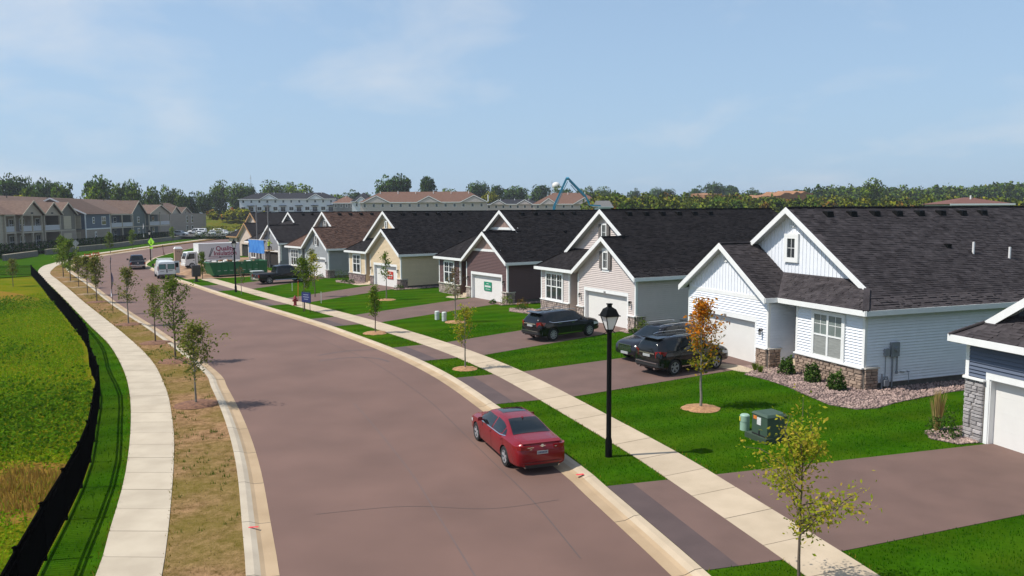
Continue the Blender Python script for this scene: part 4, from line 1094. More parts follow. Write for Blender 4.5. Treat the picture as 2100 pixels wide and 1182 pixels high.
def ex_suv(sh, shift, L, root, paint):
    H = sh.st(2.2)[2]; wd = sh.st(.3)[3]
    for sy in (-1, 1):
        m = MB(); m.hull8([(-.01, sy * (wd - .34), 1.12), (.10, sy * (wd - .05), 1.16), (.10, sy * (wd - .07), .86), (-.01, sy * (wd - .30), .84)],
                          [(.1, sy * (wd - .34), 1.12), (.45, sy * (wd - .012), 1.10), (.30, sy * (wd + .006), .95), (.1, sy * (wd - .3), .84)]); L(shift(m), 'tail_light', M_LAMPR, 30)
        L(shift(sh.side_pane(sh.L - .62, sh.L - .12, lambda x: .70, lambda x: .76 + (sh.L - x) * .18, sy, .012, 8, 2)), 'headlight', M_LAMPW)
        m = MB(); z = H + .035; m.tube((.9, sy * .56, z - .02), (1.2, sy * .57, z + .03), .018, .018, 6); m.tube((1.2, sy * .57, z + .03), (2.7, sy * .57, z + .03), .018, .018, 6); m.tube((2.7, sy * .57, z + .03), (3.0, sy * .56, z - .03), .018, .018, 6); L(shift(m), 'roof_rail', M_CHROME)
        m = MB(); m.tube((-.01, sy * .5, .34), (.15, sy * .5, .34), .05, .05, 10); L(shift(m), 'exhaust', M_CHROME)
        L(shift(sh.side_pane(1.35, 3.2, lambda x: .36, lambda x: .40, sy, .018, 6, 1)), 'sill_trim', M_CHROME)
    m = MB(); m.box(-.04, .03, -.23, .23, .86, .98); L(shift(m), 'licence_plate', M_PLATE)
    m = MB(); m.box(-.045, .05, -.52, .52, 1.0, 1.05); L(shift(m), 'tailgate_trim', M_CHROME)
    m = MB(); m.hull8([(-.03, -.78, .44), (-.03, .78, .44), (-.03, .76, .60), (-.03, -.76, .60)], [(.2, -.9, .42), (.2, .9, .42), (.2, .9, .62), (.2, -.9, .62)]); L(shift(m), 'rear_bumper', M_PLAST)
    m = MB(); m.box(-.05, .02, -.7, .7, .585, .62); L(shift(m), 'bumper_trim', M_CHROME)
    m = MB(); m.hull8([(.16, -.56, H - .05), (.16, .56, H - .05), (.16, .56, H - .02), (.16, -.56, H - .02)], [(.52, -.6, H - .03), (.52, .6, H - .03), (.52, .6, H + .015), (.52, -.6, H + .015)]); L(shift(m), 'roof_spoiler', paint)
    # grille
    m = MB(); X = sh.L
    for k in range(5): m.box(X - .06, X + .015, -.42, .42, .55 + k * .055, .575 + k * .055)
    m.box(X - .06, X + .02, -.46, .46, .84, .875); m.box(X - .06, X + .02, -.46, -.42, .53, .84); m.box(X - .06, X + .02, .42, .46, .53, .84); L(shift(m), 'grille', M_CHROME)
    m = MB(); m.box(X - .02, X + .03, -.26, .26, .40, .52); L(shift(m), 'licence_plate', M_PLATE)
    for sy in (-1, 1):
        m = MB(); m.lathe([(.03, -.02), (.06, .03)], 10, 0, (X - .12, sy * .66, .46), 'x'); L(shift(m), 'fog_light', M_LAMPW)
        m = MB(); yw = sh.y_at(2.0, .45)

def ex_none(sh, shift, L, root, paint): 
    for sy in (-1, 1):
        wd = sh.st(.2)[3]; m = MB(); m.box(-.02, .06, sy * (wd - .24), sy * (wd - .06), .75, .95); L(shift(m), 'tail_light', M_LAMPR)
        m = MB(); X = sh.L; m.box(X - .1, X + .01, sy * .42, sy * .66, .62, .72); L(shift(m), 'headlight', M_LAMPW)

_sedan_top = lambda x: float(pchip([0, .9, 1.3, 1.8, 2.5, 3.1, 3.6, 4.9], [1.0, 1.1, 1.22, 1.345, 1.375, 1.34, 1.13, .9], x))
CARS = {
 'sedan': dict(cat='car', axles=(1.07, 3.90), wr=.335, track=1.60, spokes=5,
    keys=[(0, .34, .62, .80, .66, .52), (.05, .27, .76, 1.00, .79, .62), (.16, .25, .88, 1.075, .85, .70), (.45, .23, .935, 1.10, .895, .745), (.85, .22, .945, 1.125, .915, .735), (1.25, .2, .94, 1.265, .92, .66), (1.75, .19, .935, 1.415, .925, .585),
          (2.4, .19, .925, 1.445, .925, .58), (3.0, .19, .91, 1.41, .925, .595), (3.45, .19, .90, 1.20, .925, .69), (3.8, .2, .885, 1.015, .92, .77), (4.3, .22, .83, .945, .895, .77), (4.68, .25, .72, .83, .82, .69), (4.85, .28, .58, .70, .70, .56), (4.9, .33, .48, .55, .58, .45)],
    side=[('front_window', 2.33, 3.5, lambda x: .965 - (x - 2.4) * .02, lambda x: min(_sedan_top(x), 1.345) - .03), ('rear_window_side', 1.42, 2.24, lambda x: .985 - .0 * x + max(0, 1.62 - x) * .25, lambda x: _sedan_top(x) - .03),
          ('quarter_window', 1.10, 1.37, lambda x: 1.0 + (1.37 - x) * .22, lambda x: min(_sedan_top(x) - .05, 1.03 + (x - 1.1) * .75))],
    belt=(1.12, 3.45, lambda x: .955 - (x - 2.4) * .02 + max(0, 1.5 - x) * .12),
    top=[('rear_window', .86, 1.72, .66, .50), ('windshield', 3.78, 3.05, .74, .52)],
    mirror=(3.22, .97), handles=[(2.42, .84), (1.42, .86)], seams=[(2.28, .3, .93), (1.22, .55, .93), (3.42, .3, .9)], extra=ex_sedan),
 'suv': dict(cat='car', axles=(1.0, 3.86), wr=.375, track=1.64, spokes=9, twin=False,
    keys=[(0, .36, .78, 1.02, .74, .58), (.06, .31, .95, 1.22, .84, .64), (.22, .29, 1.05, 1.42, .90, .60), (.5, .28, 1.06, 1.585, .93, .585), (1.2, .27, 1.05, 1.66, .95, .60), (2.2, .27, 1.03, 1.675, .95, .62), (2.85, .27, 1.01, 1.62, .95, .63),
          (3.35, .27, 1.0, 1.36, .95, .70), (3.7, .28, .99, 1.165, .945, .80), (4.2, .30, .94, 1.08, .92, .80), (4.6, .33, .85, .98, .85, .72), (4.78, .36, .70, .82, .76, .62), (4.82, .4, .6, .68, .66, .5)],
    side=[('front_window', 2.4, 3.32, lambda x: 1.075, lambda x: min(1.59, 1.62 - max(0, x - 2.55) ** 1.15 * .55)), ('rear_window_side', 1.35, 2.32, lambda x: 1.085, lambda x: 1.585 - max(0, 1.7 - x) * .10), ('quarter_window', .62, 1.28, lambda x: 1.12 + max(0, .95 - x) * .5, lambda x: 1.53 - max(0, .95 - x) * .3)],
    belt=(.72, 3.3, lambda x: 1.07 + max(0, 1.0 - x) * .3),
    top=[('rear_window', .10, .46, .68, .54), ('windshield', 3.66, 2.92, .76, .55)],
    mirror=(3.1, 1.06), handles=[(2.5, .98), (1.5, 1.0)], seams=[(2.36, .38, 1.03), (1.3, .62, 1.05), (3.38, .4, 1.0)], extra=ex_suv, hmat=M_CHROME),
 'boxy': dict(cat='car', axles=(.92, 3.59), wr=.365, track=1.56, spokes=5,
    keys=[(0, .36, .80, 1.06, .72, .58), (.05, .32, .98, 1.30, .82, .62), (.18, .30, 1.07, 1.52, .87, .58), (.42, .29, 1.07, 1.66, .89, .575), (1.2, .28, 1.06, 1.72, .90, .59), (2.1, .28, 1.04, 1.72, .90, .60), (2.75, .28, 1.02, 1.65, .90, .61),
          (3.15, .28, 1.01, 1.40, .90, .68), (3.5, .29, 1.0, 1.19, .89, .76), (4.0, .31, .95, 1.09, .87, .76), (4.4, .34, .85, .97, .80, .68), (4.56, .37, .68, .80, .70, .58), (4.6, .42, .58, .66, .6, .5)],
    side=[('front_window', 2.3, 3.15, lambda x: 1.09, lambda x: min(1.62, 1.66 - max(0, x - 2.4) ** 1.15 * .6)), ('rear_window_side', 1.3, 2.22, lambda x: 1.1, lambda x: 1.63), ('quarter_window', .5, 1.22, lambda x: 1.13 + max(0, .8 - x) * .3, lambda x: 1.60)],
    top=[('rear_window', .07, .36, .66, .54), ('windshield', 3.46, 2.82, .72, .53)],
    mirror=(2.95, 1.08), handles=[(2.4, .98), (1.45, 1.0)], seams=[(2.26, .38, 1.05), (1.26, .62, 1.06), (3.2, .4, 1.0)], extra=ex_suv),
 'parked': dict(cat='car', axles=(.95, 3.65), wr=.33, track=1.55, spokes=5, twin=False,
    keys=[(0, .34, .72, .95, .7, .56), (.08, .28, .9, 1.2, .82, .62), (.4, .26, .98, 1.45, .88, .58), (1.2, .25, .97, 1.56, .9, .58), (2.2, .25, .95, 1.56, .9, .6), (2.8, .25, .93, 1.45, .9, .62), (3.4, .26, .92, 1.08, .89, .76), (4.1, .29, .84, .95, .84, .7), (4.45, .34, .66, .76, .7, .56), (4.5, .4, .55, .6, .58, .45)],
    side=[('front_window', 2.2, 3.05, lambda x: 1.0, lambda x: min(1.45, 1.5 - max(0, x - 2.35) * .6)), ('rear_window_side', .6, 2.12, lambda x: 1.02 + max(0, .9 - x) * .4, lambda x: 1.45)],
    top=[('rear_window', .12, .38, .66, .52), ('windshield', 3.36, 2.7, .72, .53)], mirror=(2.9, 1.0), handles=[(2.3, .9)], seams=[], extra=ex_none),
}
CARME = {}
def head(a, b): return math.atan2(b[1] - a[1], b[0] - a[0])

# the red saloon at the kerb
hd = head((-.18, 22.83), (-1.12, 25.46)); nx, ny = math.sin(hd), -math.cos(hd)     # to the right of travel
RED = M_paint('red', (0.19, 0.002, 0.007), 0.25, 0.1)
red = car('parked_car', 'shiny red saloon car parked at the kerb, seen from behind', None, (-.18 + nx * .72, 22.83 + ny * .72), hd, 'sedan', RED); red.scale = (1.0, .90, .885)
# black crossover on the drive of the pink house: right side faces the camera
hd = head((2.30, 44.55), (5.0, 46.65)); nx, ny = -math.sin(hd), math.cos(hd)
BLK = M_paint('black', (0.006, 0.006, 0.008), 0.12)
car('parked_car', 'black crossover with chrome window line in front of the pale pink house', 'black cars standing on the drives', (2.35 + nx * .85, 44.75 + ny * .85, .115), hd, 'suv', BLK)
hd = R(32); nx, ny = -math.sin(hd), math.cos(hd)
car('parked_car', 'black boxy estate car, tail to the street, half hidden by the orange maple', 'black cars standing on the drives', (7.35 + nx * .78, 35.1 + ny * .78, .115), hd, 'boxy', M_paint('black2', (0.007, 0.007, 0.008), 0.15))
hd2 = hd + math.pi
fx, fy = 5.75 + nx * .25, 38.25 + ny * .25      # nose of the car that faces the street
bx, by = fx - math.cos(hd2) * 3.8, fy - math.sin(hd2) * 3.8
car('parked_car', 'charcoal black crossover with its nose and grille to the street', 'black cars standing on the drives', (bx, by, .115), hd2, 'suv', M_paint('charcoal', (0.012, 0.012, 0.016), 0.15))

def pickup(name, label, loc, heading, paint, group=None, cap=False):
    K = [(0, .42, .96, 1.05, .86, .74), (.05, .40, 1.02, 1.10, .94, .80), (2.0, .38, 1.04, 1.12, .98, .84), (2.02, .38, 1.04, 1.12, .98, .84), (2.10, .37, 1.05, 1.55, .98, .70), (2.25, .37, 1.05, 1.86, .98, .68), (2.8, .37, 1.05, 1.93, .98, .70), (3.6, .37, 1.04, 1.91, .98, .70),
         (4.05, .37, 1.04, 1.60, .98, .76), (4.4, .38, 1.05, 1.24, .97, .84), (5.2, .42, 1.02, 1.16, .95, .84), (5.55, .46, .92, 1.06, .90, .78), (5.68, .5, .74, .86, .82, .66), (5.7, .55, .66, .72, .74, .6)]
    if cap:
        K[1:4] = [(.05, .40, 1.06, 1.72, .94, .70), (.3, .4, 1.06, 1.86, .96, .70), (2.02, .38, 1.05, 1.88, .98, .70)]
        K = [k for i, k in enumerate(K) if i not in (4,)]; K = [K[0]] + sorted(K[1:])
    sh = Shell(K); xr, xf, wr = 1.15, 4.75, .41
    root = thing(name, loc, heading, label, 'pickup truck', group)
    sft = lambda mb: (setattr(mb, 'v', [(x - xr, y, z) for x, y, z in mb.v]), mb)[1]
    me = sh.mesh('body', paint, (xr, xf), wr); me.transform(Matrix.Translation((-xr, 0, 0))); link('body', me, root)
    for x in (xr, xf):
        for sy in (-1, 1): wheel(root, x - xr, sy * .84, wr, .26, sy, 6, None, False)
    for nm, x0, x1, lo, hi in (('front_window', 3.2, 4.1, lambda x: 1.12, lambda x: min(1.82, 1.9 - max(0, x - 3.45) * .75)), ('rear_window_side', 2.36, 3.12, lambda x: 1.12, lambda x: 1.82)) + ((('cap_window', .35, 1.9, lambda x: 1.35, lambda x: 1.72),) if cap else ()):
        for sy in (-1, 1): sft(sh.side_pane(x0, x1, lo, hi, sy)).obj(nm, M_CARGLASS, root, 35)
    sft(sh.top_pane(4.36, 3.7, .78, .62)).obj('windshield', M_CARGLASS, root, 35)
    if not cap:
        m = MB(); m.hull8([(2.06, -.62, 1.25), (2.06, .62, 1.25), (2.10, .58, 1.78), (2.10, -.58, 1.78)], [(2.14, -.62, 1.25), (2.14, .62, 1.25), (2.2, .58, 1.78), (2.2, -.58, 1.78)]); sft(m).obj('rear_window', M_CARGLASS, root)
        m = MB(); m.box(.12, 1.98, -.80, .80, 1.085, 1.13); sft(m).obj('bed_cover', mk('bed_cover', (.012, .012, .013), .7, 0), root)
    for sy in (-1, 1):
        m = MB(); m.box(-.03, .08, sy * .78, sy * .95, .72, 1.02); sft(m).obj('tail_light', M_LAMPR, root)
        m = MB(); m.box(3.95, 4.12, sy * 1.0, sy * 1.24, 1.12, 1.36); m.beam((4.03, sy * .95, 1.15), (4.03, sy * 1.05, 1.18), .06, .05); sft(m).obj('wing_mirror', M_PLAST, root)
        m = MB(); m.box(5.5, 5.69, sy * .62, sy * .88, .74, .92); sft(m).obj('headlight', M_LAMPW, root)
        m = MB(); m.tube((1.75, sy * .98, .40), (4.1, sy * .98, .40), .045, .045, 8); sft(m).obj('side_step', M_CHROME, root)
        for hx in (2.5, 3.3):
            m = MB(); m.box(hx - .1, hx + .1, sy * (sh.y_at(hx, .95)), sy * (sh.y_at(hx, .95) + .03), .94, .97); sft(m).obj('door_handle', M_PLAST, root)
    m = MB(); m.box(-.14, .02, -.92, .92, .50, .68); sft(m).obj('rear_bumper', M_CHROME, root)
    m = MB(); m.box(-.16, -.1, -.26, .26, .56, .67); sft(m).obj('licence_plate', M_PLATE, root)
    m = MB(); m.lathe([(.1, -.03), (.1, .03)], 14, 0, (-.005, 0, .9), 'x'); sft(m).obj('badge', M_CHROME, root)
    m = MB(); m.box(5.66, 5.72, -.55, .55, .62, .92); sft(m).obj('grille', M_PLAST, root)
    m = MB(); m.box(5.6, 5.78, -.9, .9, .44, .6); sft(m).obj('front_bumper', M_CHROME, root)
    return root
hd = head((-29.2, 82.4), HP(H5, .2, 8.5)); hd = head((-27.0, 81.0), (-22.8, 84.4)); nx, ny = -math.sin(hd), math.cos(hd)
pickup('pickup_truck', 'black pickup with flat black bed cover on the drive of the grey house', (-25.85 + nx * .55, 82.45 + ny * .55, .115), hd, M_paint('black3', (0.006, 0.006, 0.007), 0.2), 'pickups in the street')
pickup('pickup_truck', 'dark navy pickup seen squarely from behind near the bend of the road', (-51.6, 107.4, 0), R(118), M_paint('navy', (0.008, 0.010, 0.022), 0.2), 'pickups in the street')

def van(label, loc, heading):
    K = [(0, .42, 1.2, 1.75, .93, .76), (.05, .38, 1.25, 1.98, .98, .80), (.25, .36, 1.26, 2.08, 1.0, .82), (3.2, .35, 1.25, 2.10, 1.0, .82), (3.7, .35, 1.24, 2.02, 1.0, .81), (4.3, .36, 1.22, 1.55, .99, .84), (4.65, .37, 1.18, 1.30, .98, .86), (5.2, .40, 1.08, 1.18, .94, .82), (5.5, .44, .9, 1.02, .88, .74), (5.62, .5, .7, .8, .78, .62)]
    sh = Shell(K); xr, xf, wr = 1.2, 4.65, .37; pw = M_paint('van_white', (0.66, 0.68, 0.68), 0.3)
    root = thing('panel_van', loc, heading, label, 'van')
    sft = lambda mb: (setattr(mb, 'v', [(x - xr, y, z) for x, y, z in mb.v]), mb)[1]
    me = sh.mesh('body', pw, (xr, xf), wr); me.transform(Matrix.Translation((-xr, 0, 0))); link('body', me, root)
    for x in (xr, xf):
        for sy in (-1, 1): wheel(root, x - xr, sy * .87, wr, .22, sy, 6, None, False)
    GT = mk('teal_glass', (0.06, 0.20, 0.20), .1, .2, spec=.8)
    for sy in (-1, 1):
        d = MB(); d.box(-.05, .0, sy * .012, sy * .90, .55, 1.78); dd = sft(d).obj('rear_door', pw, root)
        g = MB(); g.box(-.062, -.045, sy * .13, sy * .80, 1.18, 1.70); sft(g).obj('door_window', GT, dd)
        g = MB()
        for a, b, c, e in ((.09, .13, 1.14, 1.74), (.80, .84, 1.14, 1.74)): g.box(-.066, -.05, sy * a, sy * b, c, e)
        g.box(-.064, -.05, sy * .13, sy * .80, 1.14, 1.18); g.box(-.064, -.05, sy * .13, sy * .80, 1.70, 1.74); sft(g).obj('window_seal', M_PLAST, dd)
        m = MB(); m.box(-.04, .05, sy * .90, sy * .985, 1.0, 1.5); sft(m).obj('tail_light', M_LAMPR, root)
        sft(sh.side_pane(3.35, 4.2, lambda x: 1.3, lambda x: min(1.85, 1.95 - max(0, x - 3.6) * .65), sy)).obj('front_window', M_CARGLASS, root, 35)
        m = MB(); m.box(4.1, 4.25, sy * 1.02, sy * 1.24, 1.28, 1.6); sft(m).obj('wing_mirror', M_PLAST, root)
        for k in range(3): 
            m = MB(); m.tube((.4 + k * 1.3, sy * .78, 2.02), (.4 + k * 1.3, sy * .78, 2.28), .02); sft(m).obj('rack_post', M_CHROME, root)
        m = MB(); m.tube((.3, sy * .78, 2.26), (3.2, sy * .78, 2.26), .022); sft(m).obj('rack_rail', M_PVC, root)
    for k in range(3):
        m = MB(); m.tube((.4 + k * 1.3, -.8, 2.28), (.4 + k * 1.3, .8, 2.28), .022); sft(m).obj('rack_bar', M_PVC, root)
    sft(sh.top_pane(4.58, 3.8, .80, .70)).obj('windshield', M_CARGLASS, root, 35)
    m = MB(); m.box(-.1, .06, -.95, .95, .42, .54); sft(m).obj('rear_bumper', M_PLAST, root)
    m = MB(); m.box(-.07, -.045, -.62, -.16, .92, 1.04); sft(m).obj('licence_plate', M_PLATE, root)
    m = MB(); m.box(-.07, -.04, -.06, .06, .75, 1.15); sft(m).obj('door_latch', M_PLAST, root)
    m = MB(); m.box(-.06, -.05, .30, .72, .88, .92); sft(m).obj('lettering_strip', M_PLAST, root)
    m = MB(); m.hull8([(.9, -1.62, 1.15), (.95, -1.02, 1.15), (.95, -1.02, 1.78), (.9, -1.62, 1.78)], [(.94, -1.62, 1.15), (.99, -1.02, 1.15), (.99, -1.02, 1.78), (.94, -1.62, 1.78)]) if False else None
    d = MB(); d.box(2.2, 2.26, -1.62, -1.0, .5, 1.95); dd = sft(d).obj('side_door', pw, root); g = MB(); g.box(2.185, 2.2, -1.5, -1.12, 1.2, 1.75); sft(g).obj('door_window', M_CARGLASS, dd)
    return root
hd = head((-40.6, 91.3), (-42.4, 94.2)); van('white panel van with teal rear windows and a ladder rack, parked on the right', (-40.85, 91.9, 0), R(119))

def box_truck(loc, heading):
    root = thing('box_truck', loc, heading, 'white box truck with red Quality Insulation lettering on its side', 'truck')
    pw = M_paint('truck_white', (0.72, 0.72, 0.70), .35); bw = mk('box_white', (0.66, 0.64, 0.63), .5, .06)
    L, W_, z0, z1 = 5.6, 2.3, 1.0, 3.35
    m = MB(); m.box(0, L, -W_ / 2, W_ / 2, z0, z1); m.obj('cargo_box', bw, root)
    m = MB()
    for sy in (-1, 1): m.box(-.02, L + .03, sy * (W_ / 2 - .02), sy * (W_ / 2 + .03), z1 - .12, z1 + .03); m.box(-.02, L + .02, sy * (W_ / 2 - .02), sy * (W_ / 2 + .03), z0 - .03, z0 + .08)
    m.box(L - .05, L + .04, -W_ / 2 - .03, W_ / 2 + .03, z0, z1 + .03); m.box(-.03, .03, -W_ / 2 - .03, W_ / 2 + .03, z1 - .12, z1 + .03); m.obj('box_rail', pw, root)
    # cab-over cab
    m = MB(); a = [(L + .15, z0 - .55), (L + 1.75, z0 - .55), (L + 1.80, z0 + .25), (L + 1.45, z0 + 1.25), (L + .25, z0 + 1.3), (L + .15, z0 + 1.0)]
    m.hull8([(x, -1.0, z) for x, z in a], [(x, 1.0, z) for x, z in a]); cab = m.obj('cab', pw, root)
    for sy in (-1, 1):
        m = MB(); q = [(L + .55, z0 + .35), (L + 1.5, z0 + .30), (L + 1.30, z0 + 1.05), (L + .55, z0 + 1.08)]; m.hull8([(x, sy * 1.0, z) for x, z in q], [(x, sy * 1.012, z) for x, z in q]); m.obj('cab_window', M_CARGLASS, cab)
        m = MB(); m.box(L + .4, L + .46, sy * 1.0, sy * 1.005, z0 - .5, z0 + 1.1); m.box(L + .6, L + .78, sy * 1.0, sy * 1.03, z0 + .08, z0 + .13); m.obj('door_gap', M_PLAST, cab)
        m = MB(); m.box(L + 1.55, L + 1.65, sy * 1.1, sy * 1.32, z0 + .3, z0 + .85); m.beam((L + 1.5, sy * .98, z0 + .8), (L + 1.6, sy * 1.2, z0 + .8), .03, .03); m.obj('wing_mirror', M_PLAST, cab)
        m = MB(); m.box(L + 1.72, L + 1.82, sy * .6, sy * .92, z0 - .25, z0 - .05); m.obj('headlight', M_LAMPW, cab)
    m = MB(); q = [(-.85, z0 + .3), (.85, z0 + .3), (.8, z0 + 1.1), (-.8, z0 + 1.1)]
    fx = lambda z: L + 1.80 - (z - z0 - .25) * .35 + .01
    m.hull8([(fx(z), y, z) for y, z in q], [(fx(z) - .03, y, z) for y, z in q]); m.obj('windshield', M_CARGLASS, cab)
    m = MB(); m.box(L + 1.7, L + 1.88, -1.0, 1.0, z0 - .6, z0 - .32); m.obj('front_bumper', pw, cab)
    m = MB(); m.box(.2, L + .3, -.45, .45, .62, .9); m.box(.3, 1.0, -W_ / 2, W_ / 2, .55, .62); m.box(2.5, 3.6, -1.05, -.5, .45, .85); m.obj('chassis', M_PLAST, root)
    for x in (1.2, L + .95):
        for sy in (-1, 1): wheel(root, x, sy * .92, .40, .26, sy, 6, mk('steel_wheel', (.6, .6, .6), .5, 0), False)
    # printed side
    maroon = mk('maroon_print', (0.26, 0.018, 0.055), .6, 0); gry = mk('grey_print', (.10, .10, .11), .6, 0); y = W_ / 2 + .006
    Mf = lambda x, z: Matrix(((-1, 0, 0, x), (0, 0, 1, y), (0, 1, 0, z), (0, 0, 0, 1)))
    text_obj('lettering', 'Quality', .86, maroon, root, Mf(2.05, 2.60), .003, .022)
    text_obj('lettering', 'Insulation', .82, maroon, root, Mf(2.05, 1.95), .003, .022)
    m = MB()
    for dx in (0, .22): m.slab([(3.55 + dx, y, 2.75), (3.67 + dx, y, 2.75), (4.25 + dx * .5, y, 1.5), (4.12 + dx * .5, y, 1.5)], (0, .004, 0))
    m.obj('printed_stripe', gry, root)
    m = MB(); m.box(3.0, 4.2, y, y + .004, 1.5, 1.56); m.box(2.6, 4.35, y, y + .004, 1.30, 1.36); m.obj('printed_stripe', maroon, root)
    m = MB(); m.box(1.1, 2.9, y, y + .005, 1.36, 1.58); m.obj('printed_bar', gry, root)
    m = MB()
    for k in range(10): m.box(1.25 + k * .155, 1.34 + k * .155, y + .005, y + .007, 1.42, 1.52)
    m.obj('printed_characters', bw, root)
    return root
# ---------------------------------------------------------------- apartment building on its terrace (far left)
M_RAILW = mk('white_railing', (0.62, 0.63, 0.66), 0.6, 0.05)
M_APROOF = M_shingle('tan_brown', (0.155, 0.105, 0.082), (0.115, 0.078, 0.062))
def asid(n, c): return mk('aptwall_' + n, c, 0.75, 0.1, 0.6, stretch=(.3, .3, 6))
A_TAN, A_BEIGE, A_OLIVE = asid('tan', (.40, .33, .26)), asid('beige', (.46, .40, .31)), asid('olive', (.17, .15, .12))
A_BLUE, A_GREEN, A_TAUPE = asid('blue', (.085, .115, .16)), asid('green', (.10, .125, .12)), asid('taupe', (.30, .25, .20))
A_PANEL = asid('panel', (.50, .43, .31))
AP_Z = 0.9
AP = thing('apartment_building', (-93, 137, AP_Z), math.atan2(-0.124, 0.9923) + 0, 'long two storey apartment building with brown gabled roofs and white balconies', 'building')
AP.rotation_euler = (0, 0, math.atan2(0.99228, -0.12403) - math.pi / 2)
